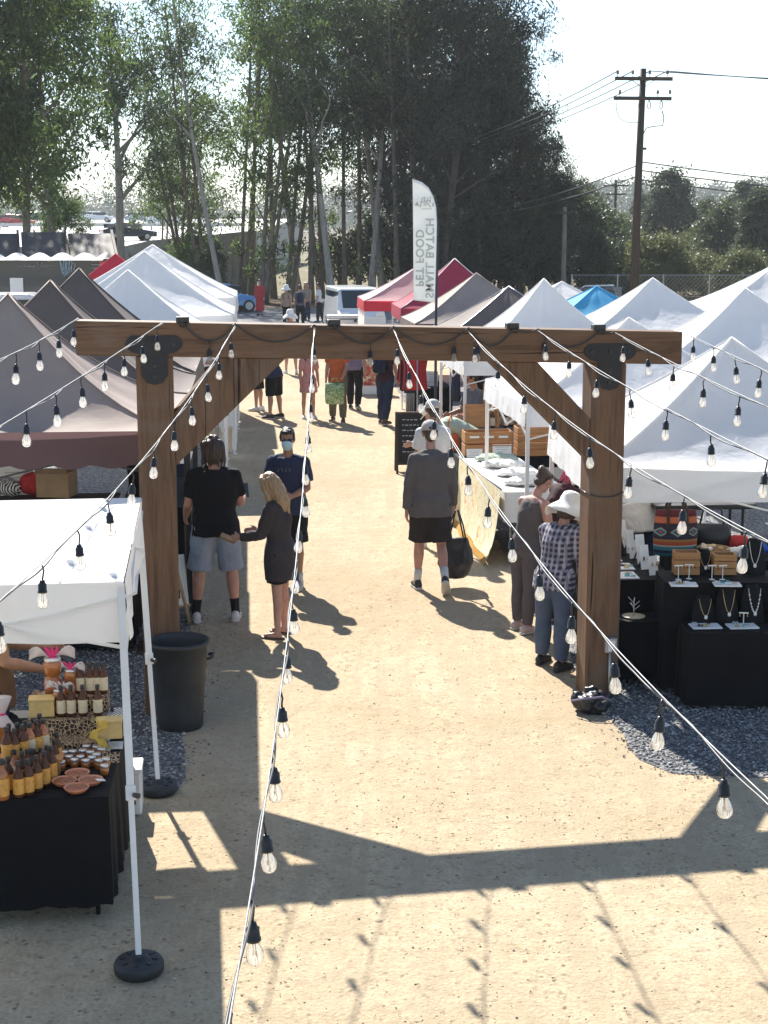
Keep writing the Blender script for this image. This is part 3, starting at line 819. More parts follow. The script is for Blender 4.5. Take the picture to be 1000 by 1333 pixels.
for i, (x, dx) in enumerate(((-.85, 0), (-.28, .5), (.36, 1), (1.02, 1.5))):
    wire_run(['thin power line from the upper crossarm going left', 'second thin power line from the upper crossarm going left', 'third power line from the upper crossarm going left', 'rightmost power line from the upper crossarm going left'][i], pp(x, 9.95), (-4 + dx, 130, 11.0), 1.6)
for i, (x, Yr) in enumerate(((.36, 62), (1.02, 66))):
    wire_run(['upper power line running from the pole to the right edge', 'second upper power line running right from the pole'][i], pp(x, 9.95), (44, Yr, 10.6), .7)
for i, z in enumerate((6.62, 6.3, 5.95)):
    wire_run(['highest cable of three running right at mid pole', 'middle cable of three running right at mid pole', 'lowest cable of three running right at mid pole'][i], (PX + .15, PY_, z), (44, 75, z + .1), 1.0, .024)
for i, z in enumerate((6.5, 6.1)):
    wire_run(['cable running left from mid pole into the trees', 'lower cable running left from mid pole into the trees'][i], (PX + .05, PY_, z), (2, 120, 5.0 + z * .1), .8, .024)
p = at(808, 0, Y=150)
fp = thing('utility_pole', 'small distant utility pole left of the tall pole', 'utility pole', (p.x, 150, 0))
MB().tube([(0, 0, 0), (0, 0, 9.2)], [.16, .12], 8).build('pole_shaft', M['pole_wood'], fp)
MB().box((0, -.15, 8.7), (2.4, .12, .14)).build('crossarm', M['pole_wood'], fp)
MB().box((0, -.15, 7.9), (2.0, .12, .14)).build('crossarm', M['pole_wood'], fp)
p = at(741, 0, Y=84)
fp = thing('utility_pole', 'plain grey pole standing at the end of the grove', 'utility pole', (p.x, 84, 0))
MB().tube([(0, 0, 0), (0, 0, 5.4)], [.14, .11], 8).build('pole_shaft', M['bark'], fp)
MB().box((0, -.12, 5.1), (.9, .1, .12)).build('crossarm', M['pole_wood'], fp)

# chain fence beyond the right stalls
fx0 = at(752, 0, Y=88).x
fe = thing('wire_fence', 'long wire fence beyond the white tents at the right', 'fence', (fx0, 88, 0))
for i in range(13):
    MB().tube([(i * 2.6, 0, 0), (i * 2.6, 0, 1.75)], .04, 6).build('fence_post', M['grey_metal'], fe)
rl = MB().tube([(0, 0, 1.7), (31.2, 0, 1.7)], .025, 6)
rl.build('top_rail', M['grey_metal'], fe)
wm = MB()
for i in range(130):
    x = i * .24
    wm.tube([(x, 0, .05), (min(31.2, x + 1.6), 0, 1.68)], .0032, 3, caps=False); wm.tube([(min(31.2, x + 1.6), .01, .05), (x, .01, 1.68)], .0032, 3, caps=False)
wm.build('wire_mesh', M['grey_metal'], fe)
gt = thing('road_barrier', 'pale low wall panel behind the utility pole', 'wall', (at(778, 0, Y=86).x, 86, 0))
MB().box((0, 0, .5), (3.4, .18, 1.0)).build('wall_panel', M['concrete'], gt)
MB().box((0, 0, 1.04), (3.5, .26, .08)).build('coping', M['concrete'], gt)

# ================================================================ haze
def haze_box():
    x0, x1, y0, y1, z0, z1 = -1100, 1420, -40, 2050, -2, 90
    o = MB().box(((x0+x1)/2, (y0+y1)/2, (z0+z1)/2), (x1-x0, y1-y0, z1-z0)).build('haze', [])
    m = bpy.data.materials.new('haze'); m.use_nodes = True
    nt = m.node_tree; nt.nodes.remove(nt.nodes['Principled BSDF'])
    v = nt.nodes.new('ShaderNodeVolumePrincipled')
    v.inputs['Color'].default_value = (0.92, 0.95, 1.0, 1); v.inputs['Density'].default_value = HAZE
    v.inputs['Anisotropy'].default_value = 0.1
    nt.links.new(v.outputs[0], nt.nodes['Material Output'].inputs['Volume'])
    o.data.materials.clear(); o.data.materials.append(m)
    tag(o, 'thin pale haze in the air', None, None, 'stuff')
HAZE = 0.0003
haze_box()
# ================================================================ pop-up tents
def nz(p, s=1.0, o=0.0): return noise.noise(Vector((p[0] * s + o, p[1] * s + o * .7, p[2] * s)))

def tent(label, cx, cy, yaw, eave, peak, val=0.26, half=1.45, hy=None, roof='white_tent', skirt=None, leg='white_metal', legs=True, truss=True, sag=0.10, conc=1.22, scallop=0, res=22, wall=None, group=None, seed=0, trim=None, ridge=0.0):
    """square pop-up tent: four roof panels sagging between ridge bars, hanging valance, telescopic legs"""
    hx = half; hy = hy or half
    t = thing('canopy_tent', label, 'tent', (cx, cy, 0), yaw, group or 'market tents along the walkway')
    cor = [Vector((-hx, -hy, eave)), Vector((hx, -hy, eave)), Vector((hx, hy, eave)), Vector((-hx, hy, eave))]
    pk0 = Vector((-ridge, 0, peak)); pk1 = Vector((ridge, 0, peak))
    mb = MB()
    def ridge_pt(c, p, v):
        q = c.lerp(p, v); q.z = eave + (peak - eave) * (0.88 * v ** conc + 0.12 * v); return q
    for k in range(4):
        a, b = cor[k], cor[(k + 1) % 4]
        pa = pk0 if a.x < 0 else pk1; pb = pk0 if b.x < 0 else pk1
        def fn(u, v):
            p = ridge_pt(a, pa, v).lerp(ridge_pt(b, pb, v), u)
            s = 4 * u * (1 - u)
            p.z -= sag * s * math.sin(PI * min(1, v * 0.92 + 0.10)) * (1.15 - v)
            # tension folds running from the corners, soft ripples
            w_ = math.sin(u * 26 + 3 * nz((cx + u * 3, cy, k + seed), 1.3)) * 0.010 * s * (1 - v) * v * 3
            p.z += w_ + 0.024 * nz((p.x * 1.6 + cx, p.y * 1.6 + cy, seed + k), 1.5) * min(1, 6 * v) * min(1, s * 3)
            return p
        mb.grid(fn, res, max(8, int(res * .8)))
    mb.build('canopy', M[roof], t, True)
    # ridge seams: slim tapes along the four hips and a little cap
    sm = MB()
    for k in range(4):
        c = cor[k]; p = pk0 if c.x < 0 else pk1
        sm.tube([ridge_pt(c, p, i / 10) + Vector((0, 0, .004)) for i in range(11)], (0.014, 0.007), 6)
    if ridge: sm.tube([pk0 + Vector((0, 0, .004)), pk1 + Vector((0, 0, .004))], .012, 6)
    sm.build('hip_seam', M[trim or roof], t, True)
    # valance all round
    vb = MB()
    for k in range(4):
        a, b = cor[k], cor[(k + 1) % 4]
        out = Vector(((a + b).x, (a + b).y, 0)).normalized() * 0.006
        def fv(u, v):
            p = a.lerp(b, u) + out * (1 + 3 * v)
            d = val * (1 + (0.16 * abs(math.sin(u * PI * scallop)) if scallop else 0))
            p.z -= d * v
            p += out * (1.2 * math.sin(u * 17 + k + seed) + 1.5 * math.sin(u * 41 + seed)) * v
            return p
        vb.grid(fv, 48 if scallop else 24, 4)
    vb.build('valance', M[skirt or roof], t, True)
    if wall:
        for k, mk in wall:
            a, b = cor[k], cor[(k + 1) % 4]
            out = Vector(((a + b).x, (a + b).y, 0)).normalized()
            wb = MB().grid(lambda u, v: a.lerp(b, u) - out * 0.02 + Vector((0, 0, -v * (eave - .05))) + out * (.03 * math.sin(u * 15 + v * 2) + .02 * math.sin(u * 37)) * v, 30, 8)
            wb.build('side_wall', M[mk], t, True)
    if legs:
        for c in cor:
            lg = MB()
            x, y = c.x * 0.985, c.y * 0.985
            lg.box((x, y, eave * .5 + .42), (.042, .042, eave - .85)); lg.box((x, y, .45), (.032, .032, .9)); lg.box((x, y, .012), (.1, .1, .02)); lg.box((x, y, .88), (.06, .06, .07))
            lg.build('leg', M[leg], t, bevel=.004)
    if truss:
        tr = MB()
        for k in range(4):
            a, b = cor[k] * .98, cor[(k + 1) % 4] * .98
            a = Vector((a.x, a.y, eave - .05)); b = Vector((b.x, b.y, eave - .05)); dn = Vector((0, 0, -.34))
            mid = (a + b) / 2
            for p, q in ((a, mid + dn), (a + dn, mid), (mid, b + dn), (mid + dn, b)):
                tr.bar(p, q, .022, .014)
        tr.bar((0, 0, peak - .75), (0, 0, peak - .06), .035, .035)
        for k in range(4):
            a, b = cor[k] * .98, cor[(k + 1) % 4] * .98
            mid = (a + b) / 2
            tr.bar(Vector((mid.x, mid.y, eave - .12)), (0, 0, peak - .7), .02, .014)
        tr.build('truss_frame', M[leg], t)
    return t

# ---- right row
tent('nearest white pop-up tent on the right, over the jewellery tables', 3.17, 14.07, R(1.5), 1.9, 2.86, .31, sag=.13, res=36, seed=1, conc=1.3)
tent('second white tent of the right row, over the wooden crates', 2.85, 18.02, R(5), 2.0, 2.84, .25, sag=.12, res=30, seed=2, conc=1.3)
tent('third white tent of the right row, with its peak above the beam clamp', 2.50, 24.3, R(5), 2.0, 3.13, .25, sag=.14, res=26, seed=3, conc=1.55)
tent('dark grey tent beside the third white tent on the right row', 2.3, 28.6, R(5), 2.0, 2.88, .25, roof='dark_tent', seed=4, trim='grey_metal')
tent('mid grey tent between the feather flag and the dark grey tent', 1.95, 32.8, R(5), 2.05, 3.03, .25, roof='grey_tent', skirt='dark_tent', seed=5)
tent('maroon tent with a pale rim behind the feather flag', 1.75, 38.6, R(4), 2.1, 3.26, .28, roof='maroon_tent', skirt='maroon_tent', seed=6, trim='white_cloth')
tent('faded pink tent at the left end of the right row', .95, 43.2, R(4), 2.1, 3.0, .28, 1.6, roof='pink_tent', skirt='red_tent', seed=7, trim='white_cloth', wall=[(3, 'white_cloth')])
# second row on the right
tent('white tent in the second row straight below the utility pole', 5.05, 29.2, R(3), 2.05, 3.02, .26, 1.5, seed=8, conc=1.3)
tent('white tent in the second row behind the nearest white tent', 5.4, 23.2, R(0), 2.0, 3.02, .28, 1.55, seed=9, sag=.12, res=26, conc=1.3)
tent('large white tent at the right edge in the back row', 9.4, 37.0, R(-2), 2.15, 3.2, .3, 1.9, seed=10)
tent('bright blue tent between two white tents on the right', 4.95, 36.2, R(8), 1.9, 2.66, .25, 1.4, roof='blue_tent', seed=11)
tent('small far white tent left of the bright blue tent', 4.75, 41.5, R(5), 1.95, 2.62, .25, 1.35, seed=12)
tent('white tent behind the right edge of the second row', 6.6, 18.6, R(0), 1.95, 2.75, .28, 1.5, seed=13, res=26)
# ---- left row
G_L = 'market tents along the walkway'
tent('big grey tent with a brown scalloped valance beside the left post', -3.30, 13.62, R(5), 2.23, 3.27, .26, 1.50, 1.50, roof='grey_tent', skirt='brown_valance', seed=21, sag=.16, res=36, conc=1.75, scallop=9, leg='dark_metal')
tent('second grey tent on the left, with a pale rim at its vent', -3.62, 16.85, R(5), 2.14, 3.30, .25, 1.5, 1.48, roof='dark_tent', skirt='dark_tent', seed=22, sag=.14, conc=1.5, leg='dark_metal', trim='grey_tent', res=26)
tent('third grey tent on the left with a pointed dark peak', -3.92, 20.0, R(5), 2.15, 3.37, .25, 1.5, roof='dark_tent', skirt='dark_tent', seed=23, sag=.14, conc=1.4, leg='dark_metal', res=26)
tent('low white tent next to the dark pointed tent on the left', -4.05, 24.6, R(5), 2.2, 3.26, .25, 1.5, seed=24, conc=1.3, wall=[(1, 'white_cloth')])
tent('long white tent on the left, nearer of the two tall ones', -4.35, 28.3, R(5), 2.45, 3.52, .25, 1.6, seed=25, conc=1.2, wall=[(1, 'white_cloth')])
tent('tall white tent with a side wall at the far end of the left row', -4.75, 32.0, R(5), 2.62, 3.62, .3, 1.7, seed=26, conc=1.15, wall=[(1, 'white_cloth'), (0, 'white_cloth')])
tent('red tent behind the white tents at the left', -7.75, 45.0, R(5), 2.2, 3.32, .28, 1.5, roof='red_tent', seed=27)

# ---- near left flat canopy
def near_canopy():
    FRc = at(161, 756, Y=8.0); BRc = at(184, 648, Y=10.6)
    u = Vector((math.cos(R(7)), math.sin(R(7)), 0)) * 2.7
    cor = [FRc - u, FRc, BRc, BRc - u]
    t = thing('canopy_tent', 'nearest white tent at the left, with a slack flat roof over the sauce table', 'tent', (FRc.x, FRc.y, 0), 0, G_L)
    o = Vector((FRc.x, FRc.y, 0)); cor = [c - o for c in cor]
    mb = MB()
    def fr(a, b):
        p = cor[0].lerp(cor[1], a).lerp(cor[3].lerp(cor[2], a), b)
        e = math.sin(PI * a) * math.sin(PI * b)
        p.z += .10 * (math.sin(PI * a) * math.sin(PI * b)) ** 1.4 * math.sin(PI * a)
        p.z -= .17 * math.exp(-((b - .80) / .11) ** 2) * math.sin(PI * min(1, a * 1.0)) ** .8 * (0.7 + .3 * math.sin(a * 5))
        p.z -= .10 * math.exp(-((b - .22) / .10) ** 2) * math.sin(PI * a) ** .8 * (a < .9)
        p.z += .014 * nz((p.x, p.y, 3), 2.6) * min(1, e * 4) + 0.010 * math.sin(a * 30 + b * 9) * e * (1 - e)
        return p
    mb.grid(fr, 54, 48).build('canopy', M['white_tent'], t, True)
    vb = MB()
    for k in range(4):
        a, b = cor[k], cor[(k + 1) % 4]
        out = Vector((b.y - a.y, -(b.x - a.x), 0)).normalized()
        vb.grid(lambda uu, v: a.lerp(b, uu) + out * (.006 + .02 * v * math.sin(uu * 9 + k) + .012 * v * math.sin(uu * 31)) + Vector((0, 0, -.33 * v * (1 + .03 * math.sin(uu * 7)))), 30, 5)
    vb.build('valance', M['white_tent'], t, True)
    tr = MB()
    for k in range(4):
        a, b = cor[k] * .985, cor[(k + 1) % 4] * .985
        a = a + Vector((0, 0, -.06)); b = b + Vector((0, 0, -.06)); dn = Vector((0, 0, -.28)); mid = (a + b) / 2
        for p, q in ((a, mid + dn), (a + dn, mid), (mid, b + dn), (mid + dn, b)): tr.bar(p, q, .024, .014)
    tr.build('truss_frame', M['white_metal'], t)
    for c, bpx in ((cor[1], (181, 1253)), (cor[2], (206, 1022)), (cor[0], None), (cor[3], None)):
        top = c + Vector((-.02, .02 if c.y < 1 else -.02, -.02))
        base = (at(bpx[0], bpx[1], z=.06) - o) if bpx else Vector((c.x + .1, c.y - .45, .06))
        lg = MB(); d = (base - top)
        k1 = top + d * .56
        lg.bar(top, k1, .040, .040); lg.bar(k1 - d * .03, base, .030, .030); lg.bar(k1 - d * .02, k1 + d * .02, .052, .052)
        lo = lg.build('leg', M['white_metal'], t, bevel=.004)
        kb = MB().tube([k1 + Vector((.02, -.03, .0)), k1 + Vector((.05, -.05, .0))], [.012, .016], 8)
        kb.build('knob', M['black_plastic'], lo)
        if bpx:
            w_ = thing('tent_weight', 'round black weight on the foot of the ' + ('front' if c is cor[1] else 'rear') + ' leg of the nearest tent', 'weight', (base.x + o.x, base.y + o.y, 0.004), 0, 'black leg weights')
            MB().lathe([(.03, .02), (.045, 0), (.112, 0), (.128, .018), (.13, .055), (.118, .074), (.07, .078), (.045, .082), (.04, .1), (.03, .1)], 28).build('weight_disc', M['black_rubber'], w_, True)
            for j in range(8):
                aa = j * PI / 4
                MB().box((math.cos(aa) * .085, math.sin(aa) * .085, .079), (.03, .012, .008), (0, 0, aa)).build('grip_rib', M['black_plastic'], w_)
near_canopy()

# ================================================================ feather flag
M['flag_cloth'] = cloth('flag_cloth', (0.80, 0.81, 0.80), 0.04, 0.35, 0.25, 3)
M['flag_print'] = simple('flag_print', (0.46, 0.49, 0.46), 0.8, 0.1, 8)
M['navy'] = simple('navy', (0.03, 0.035, 0.06), 0.7, 0.1, 8)
FY = 23.0
fb = at(566, 420, Y=FY)
fl = thing('feather_flag', 'tall white feather flag printed with grey lettering', 'flag', (fb.x, FY, 0), 0)
def fpx(px, py):
    p = at(px, py, Y=FY); return Vector((p.x - fb.x, 0, p.z))
MB().tube([(0.012, 0.03, 0), fpx(567, 400) + Vector((.012, .03, 0)), fpx(569, 300) + Vector((.012, .03, 0)), fpx(567.5, 268) + Vector((.01, .03, 0)), fpx(560, 247) + Vector((0, .03, 0)), fpx(549, 237) + Vector((0, .03, 0)), fpx(538, 233) + Vector((0, .03, 0))],
          [.022, .02, .016, .013, .011, .009, .007], 8).build('pole', M['navy'], fl, True)
outline_r = [(566, 394), (567.2, 360), (568.3, 320), (568.8, 290), (567.8, 270), (564.5, 256), (558, 244), (549, 237), (538, 233.5)]
def sail(u, v):
    t = v * (len(outline_r) - 1); i = min(len(outline_r) - 2, int(t)); f = t - i
    r = (outline_r[i][0] * (1 - f) + outline_r[i + 1][0] * f, outline_r[i][1] * (1 - f) + outline_r[i + 1][1] * f)
    ly = 391 * (1 - v) + 233 * v
    l = (537.3 + 1.2 * (1 - v), ly)
    p = fpx(l[0] * (1 - u) + r[0] * u, l[1] * (1 - u) + r[1] * u)
    p.y = .02 * math.sin(u * 5 + v * 7) * (1 - u) + .012 * math.sin(v * 23 + u * 4) * (1 - u)
    return p
fs_ = MB().grid(sail, 12, 60).build('sail', M['flag_cloth'], fl, True)
sl = fs_.modifiers.new('solid', 'SOLIDIFY'); sl.thickness = .002
def text_mesh(name, txt, mat_, size, loc, rot, parent, mirror=False, spacing=1.0, extr=.0015, bold=0.0):
    cu = bpy.data.curves.new('lettering', 'FONT'); cu.body = txt; cu.size = size; cu.align_x = 'CENTER'; cu.align_y = 'CENTER'
    cu.space_character = spacing; cu.extrude = extr; cu.offset = bold
    tmp = bpy.data.objects.new('tmp', cu); C.objects.link(tmp)
    dg = bpy.context.evaluated_depsgraph_get(); me = bpy.data.meshes.new_from_object(tmp.evaluated_get(dg))
    bpy.data.objects.remove(tmp); bpy.data.curves.remove(cu)
    if mirror: me.transform(Matrix.Scale(-1, 4, (1, 0, 0))); me.flip_normals()
    me.transform(Euler(rot).to_matrix().to_4x4()); me.materials.clear(); me.materials.append(mat_)
    o = bpy.data.objects.new(name, me); C.objects.link(o); o.parent = parent; o.location = loc
    return o
# seen from the back: mirrored lettering that runs up the flag
def vtext(txt, pxc, pyc, size, sp_=1.05):
    p = fpx(pxc, pyc); p.y = -.045
    o = text_mesh('lettering', txt, M['flag_print'], size, p, (0, 0, 0), fl, True, sp_, .001, 0.004)
    # local x -> up with letter tops to the right
    o.data.transform(Matrix(((0, 1, 0, 0), (0, 0, -1, 0), (-1, 0, 0, 0), (0, 0, 0, 1))))
    return o
vtext('SMALL BATCH', 559, 336, .17, 1.08)
vtext('PET FOOD', 546, 336, .165, 1.08)
lg = MB()
def ink(pts, r=.008):
    lg.tube([Vector((fpx(*p).x, -.045, fpx(*p).z)) for p in pts], r, 5)
ink([(541, 268), (543, 263), (545, 268), (542, 266)], .012); ink([(547, 270), (550, 258), (553, 256), (552, 268)]); ink([(554, 268), (557, 258), (561, 256), (560, 264), (556, 264), (561, 270)]); ink([(563.5, 264), (564, 269)], .012)
ink([(547, 263), (561, 261)]); ink([(548, 272), (562, 272)], .005)
lg.build('emblem', M['flag_print'], fl)

# ================================================================ food truck and shingled roof at the left
M['truck_black'] = simple('truck_black', (0.03, 0.032, 0.036), 0.35, 0.15, 2, 0, coat=.3)
M['truck_trim'] = simple('truck_trim', (0.4, 0.06, 0.06), 0.4, 0.1, 4)
M['chalk_paint'] = simple('chalk_paint', (0.55, 0.58, 0.6), 0.7, 0.1, 6)
M['sky_paint'] = simple('sky_paint', (0.42, 0.62, 0.72), 0.7, 0.1, 6)
ty = 50.0
x1 = at(135, 340, Y=ty).x; x0 = at(-30, 340, Y=ty).x
ft = thing('food_trailer', 'black food trailer with white drawings, behind the grey tents', 'food trailer', (x1, ty, 0), 0)
Wt = x1 - x0
MB().box((-Wt / 2, 1.1, 1.85), (Wt, 2.2, 2.5)).build('body', M['truck_black'], ft, bevel=.05)
MB().box((-.05, -.02, 1.85), (.16, .05, 2.4)).build('red_trim', M['truck_trim'], ft)
aw = MB()
def awf(u, v):
    return Vector((-Wt * (1 - u), -.02 - .5 * v, 3.22 - .20 * v + .05 * math.sin(u * 40)))
aw.grid(lambda u, v: Vector((-Wt * (1 - u), .8 - 1.0 * v, 3.12 + .17 * (1 - v) * (abs(math.sin(u * PI * 5.5))) - .06 * v)), 90, 5)
aw.build('awning', M['white_cloth'], ft, True)
for i in range(2):
    w_ = MB().lathe([(.12, -.1), (.34, -.1), (.38, 0), (.34, .1), (.12, .1)], 18, rot=Euler((PI/2, 0, 0)).to_matrix()).build('wheel', M['tyre'], ft, True); w_.location = (-Wt * .4 - i * .9, .15, .38)
MB().box((-Wt * .55, -.03, .5), (Wt * .9, .06, .25)).build('skirt_rail', M['dark_metal'], ft)
def tpx(px, py):
    p = at(px, py, Y=ty - .04); return Vector((p.x - x1, -.03, p.z))
dr = MB()
def stroke(mb, pts, r=.03): mb.tube([tpx(*p) for p in pts], (r, .01), 6)
for bx, top in ((78, 338), (83, 336), (88, 335), (92, 336), (96, 340)):
    stroke(dr, [(84 + (bx - 84) * .3, 357), (84 + (bx - 84) * .7, 348), (bx, top), (bx + 2, top + 5), (84 + (bx - 84) * .75 + 3, 352)], .035)
stroke(dr, [(83, 360), (88, 356), (94, 353)], .05); stroke(dr, [(78, 341), (80, 350), (84, 359)], .035)
dr.build('hand_drawing', M['sky_paint'], ft)
# the script beside the hand is only legible as a loose line of strokes with a large V in the middle
sc = MB()
for i in range(9): stroke(sc, [(25 + i * 2.4, 346.5 + .3 * math.sin(i * 2)), (26.4 + i * 2.4, 347.3 + .5 * math.sin(i))], .03)
stroke(sc, [(49, 341), (52, 350), (55, 342)], .05)
for i in range(8): stroke(sc, [(55 + i * 1.6, 347 - .2 * i), (56 + i * 1.6, 346.6 - .2 * i)], .035)
for i in range(5): stroke(sc, [(62 + i * 2.6, 341 - .5 * i), (64 + i * 2.6, 340.2 - .5 * i)], .035)
for j in range(4): stroke(sc, [(119, 339.5 + j * 5), (132, 339.5 + j * 5)], .028)
sc.build('script_lettering', M['chalk_paint'], ft)
MB().box((tpx(22, 372).x, -.05, tpx(22, 372).z), (.42, .04, .5)).build('menu_board', M['card'], ft)
sh = thing('shingled_roof_shelter', 'dark shingled roof shelter standing behind the black food trailer', 'shelter', (x1 - 1.5, 57, -.42), 0)
M['shingle'] = wood('shingle', (0.10, 0.085, 0.075), (0.045, 0.04, 0.036), grain=9, axis='X', knots=False)
rf = MB()
for i in range(5):
    xx = -7.6 + i * 1.75
    rf.prism([Vector((xx, -1.6, 3.25)), Vector((xx + 1.68, -1.6, 3.25)), Vector((xx + 1.0, 1.2, 4.35 + .05 * (i % 2))), Vector((xx - .68, 1.2, 4.35 + .05 * (i % 2)))], (0, .03, -.09))
rf.build('roof', M['shingle'], sh)
bt = MB()
for i in range(6): bt.bar((-7.7 + i * 1.75, -1.66, 3.33), (-8.4 + i * 1.75, 1.2, 4.45), .09, .09)
bt.bar((-8.0, -1.66, 3.3), (1.2, -1.66, 3.3), .1, .1)
bt.build('rafter', M['dark_wood'], sh)
for x in (-7.4, -3.2, .9):
    for y in (-1.4, 1.0): MB().box((x - (.4 if y > 0 else 0), y, 1.83 if y < 0 else 2.31), (.14, .14, 2.82 if y < 0 else 3.78)).build('post', M['dark_wood'], sh)
# ================================================================ timber arch
M['beam_wood'] = wood('beam_wood', (0.148, 0.087, 0.053), (0.058, 0.032, 0.019), grain=11, axis='X', knots=True, bs=.5)
M['post_wood'] = wood('post_wood', (0.148, 0.087, 0.053), (0.058, 0.032, 0.019), grain=11, axis='Z', knots=True, bs=.5)
M['plate'] = simple('plate', (0.02, 0.02, 0.024), 0.5, 0.2, 12, 0.4, 0.1)
AY = R(8.4)
AO = Vector((0, 12.03, 0)); AE = Vector((math.cos(AY), math.sin(AY), 0)); AN = Vector((-math.sin(AY), math.cos(AY), 0))
arch = thing('timber_arch', 'heavy brown timber arch with two posts spanning the walkway', 'arch', AO, AY)
def onarch(px, py, off=0.0):
    """pixel -> local (x,z) on the front face of the arch (off = distance in front of it)"""
    a = Vector((0, 0, CAM_H)); b = at(px, py, Y=10.0)
    d = b - a
    q = AO - AN * off
    t = (q - a).dot(AN) / d.dot(AN)
    p = a + d * t - AO
    return Vector((p.dot(AE), 0, p.z))
A_ = onarch(98, 417.5); B_ = onarch(889, 432)
hb = .262; dp = .265
MB().prism([A_, B_, B_ - Vector((0, 0, hb)), A_ - Vector((0, 0, hb))], (0, dp, 0)).build('beam', M['beam_wood'], arch, bevel=.008, fixn=True)
def beam_bot(x): return A_.z - hb + (B_.z - A_.z) * (x - A_.x) / (B_.x - A_.x)
def beam_top(x): return beam_bot(x) + hb
XPL = onarch(203.5, 560).x; XPR = onarch(790.5, 600).x
for x in (XPL, XPR):
    z1 = beam_bot(x - .14); z2 = beam_bot(x + .14)
    MB().prism([Vector((x - .142, .005, 0)), Vector((x + .142, .005, 0)), Vector((x + .142, .005, z2 - .002)), Vector((x - .142, .005, z1 - .002))], (0, .275, 0)).build('post', M['post_wood'], arch, bevel=.008, fixn=True)
def brace(sgn, x, pts):
    MB().prism([Vector((p[0], .02, p[1])) for p in pts], (0, .24, 0)).build('brace', M['post_wood'], arch, bevel=.006, fixn=True)
lx = XPL + .143; rx = XPR - .143
a1 = onarch(287, 470).x; a2 = onarch(372, 470).x
brace(1, 0, [(lx, onarch(228, 537).z), (lx, onarch(228, 607).z), (a2, beam_bot(a2) - .002), (a1, beam_bot(a1) - .002)])
b1 = onarch(640, 473).x; b2 = onarch(701, 474).x
brace(-1, 0, [(rx, onarch(770, 600).z), (rx, onarch(770, 545).z), (b2, beam_bot(b2) - .002), (b1, beam_bot(b1) - .002)])
def tplate(x, w=.40, lp=True):
    zb = beam_bot(x)
    def seg(cx, cz, sx, sz): return [(cx - sx, cz - sz), (cx + sx, cz - sz), (cx + sx, cz + sz), (cx - sx, cz + sz)]
    out = []
    h0 = zb + .035; h1 = zb + .16; wl = w / 2
    for a in range(6): out.append((x - wl + .06 - .06 * math.sin(a * PI / 5), (h0 + h1) / 2 + (h1 - h0) / 2 * math.cos(PI - a * PI / 5) * -1))
    poly = [(x - wl + .05, h1), (x - wl + .015, h1 - .03), (x - wl, (h0 + h1) / 2), (x - wl + .015, h0 + .03), (x - wl + .05, h0), (x - .1, h0 - .02), (x - .1, zb - .14), (x - .06, zb - .2), (x, zb - .215), (x + .06, zb - .2), (x + .1, zb - .14), (x + .1, h0 - .02),
            (x + wl - .05, h0), (x + wl - .015, h0 + .03), (x + wl, (h0 + h1) / 2), (x + wl - .015, h1 - .03), (x + wl - .05, h1)]
    pl = MB().prism([Vector((p[0], -.010, p[1])) for p in poly], (0, .008, 0)).build('steel_plate', M['plate'], arch, fixn=True)
    for bx, bz in ((x - wl + .07, (h0 + h1) / 2), (x + wl - .07, (h0 + h1) / 2), (x, (h0 + h1) / 2), (x, zb - .07), (x, zb - .15)):
        MB().lathe([(.001, .012), (.014, .012), (.016, 0), (.001, 0)], 8, (bx, -.011, bz), rot=Euler((PI/2, 0, 0)).to_matrix()).build('bolt', M['dark_metal'], pl)
tplate(XPL, .44); tplate(XPR, .44)

# small black junction clamps along the top of the beam
for px in (238, 435, 668, 781):
    x = onarch(px, 425).x
    t_ = thing('cable_clamp', 'small black cable clamp on the beam top, ' + {238: 'above the left post', 435: 'near the middle of the beam', 668: 'above the right brace', 781: 'above the right post'}[px], 'clamp', AO + AE * x + Vector((0, 0, beam_top(x))), AY, 'clamps on the beam')
    MB().box((0, .04, .022), (.10, .09, .045)).build('clamp_body', M['black_plastic'], t_, bevel=.006)
    MB().tube([(-.03, -.006, .02), (-.02, -.012, -.03), (.03, -.012, -.03), (.035, -.006, .02)], .006, 6).build('strap', M['black_plastic'], t_)

# ================================================================ string lights
M['cord'] = simple('cord', (0.025, 0.025, 0.027), 0.32, 0.1, 8, 0, spec=.6)
M['steel_cable'] = simple('steel_cable', (0.24, 0.24, 0.24), 0.5, 0.08, 60, 0.3)
M['socket'] = simple('socket', (0.02, 0.019, 0.019), 0.4, 0.2, 14)
M['filament'] = simple('filament', (0.62, 0.36, 0.14), 0.4, 0.2, 40, 0.6)
def bulb_glass():
    m = bpy.data.materials.new('bulb_glass'); m.use_nodes = True; nt = m.node_tree
    nt.nodes.remove(nt.nodes['Principled BSDF'])
    tr = N(nt, 'ShaderNodeBsdfTransparent'); tr.inputs['Color'].default_value = (0.93, 0.93, 0.92, 1)
    gl = N(nt, 'ShaderNodeBsdfGlossy'); gl.inputs['Roughness'].default_value = 0.04
    df = N(nt, 'ShaderNodeBsdfTranslucent'); df.inputs['Color'].default_value = (0.9, 0.88, 0.84, 1)
    lw = N(nt, 'ShaderNodeLayerWeight'); lw.inputs['Blend'].default_value = 0.45
    m1 = N(nt, 'ShaderNodeMixShader'); m1.inputs[0].default_value = 0.34
    nt.links.new(tr.outputs[0], m1.inputs[1]); nt.links.new(df.outputs[0], m1.inputs[2])
    m2 = N(nt, 'ShaderNodeMixShader'); nt.links.new(lw.outputs['Facing'], m2.inputs[0])
    nt.links.new(m1.outputs[0], m2.inputs[1]); nt.links.new(gl.outputs[0], m2.inputs[2])
    nt.links.new(m2.outputs[0], nt.nodes['Material Output'].inputs['Surface'])
    return m
M['bulb_glass'] = bulb_glass()
SOCK = MB()
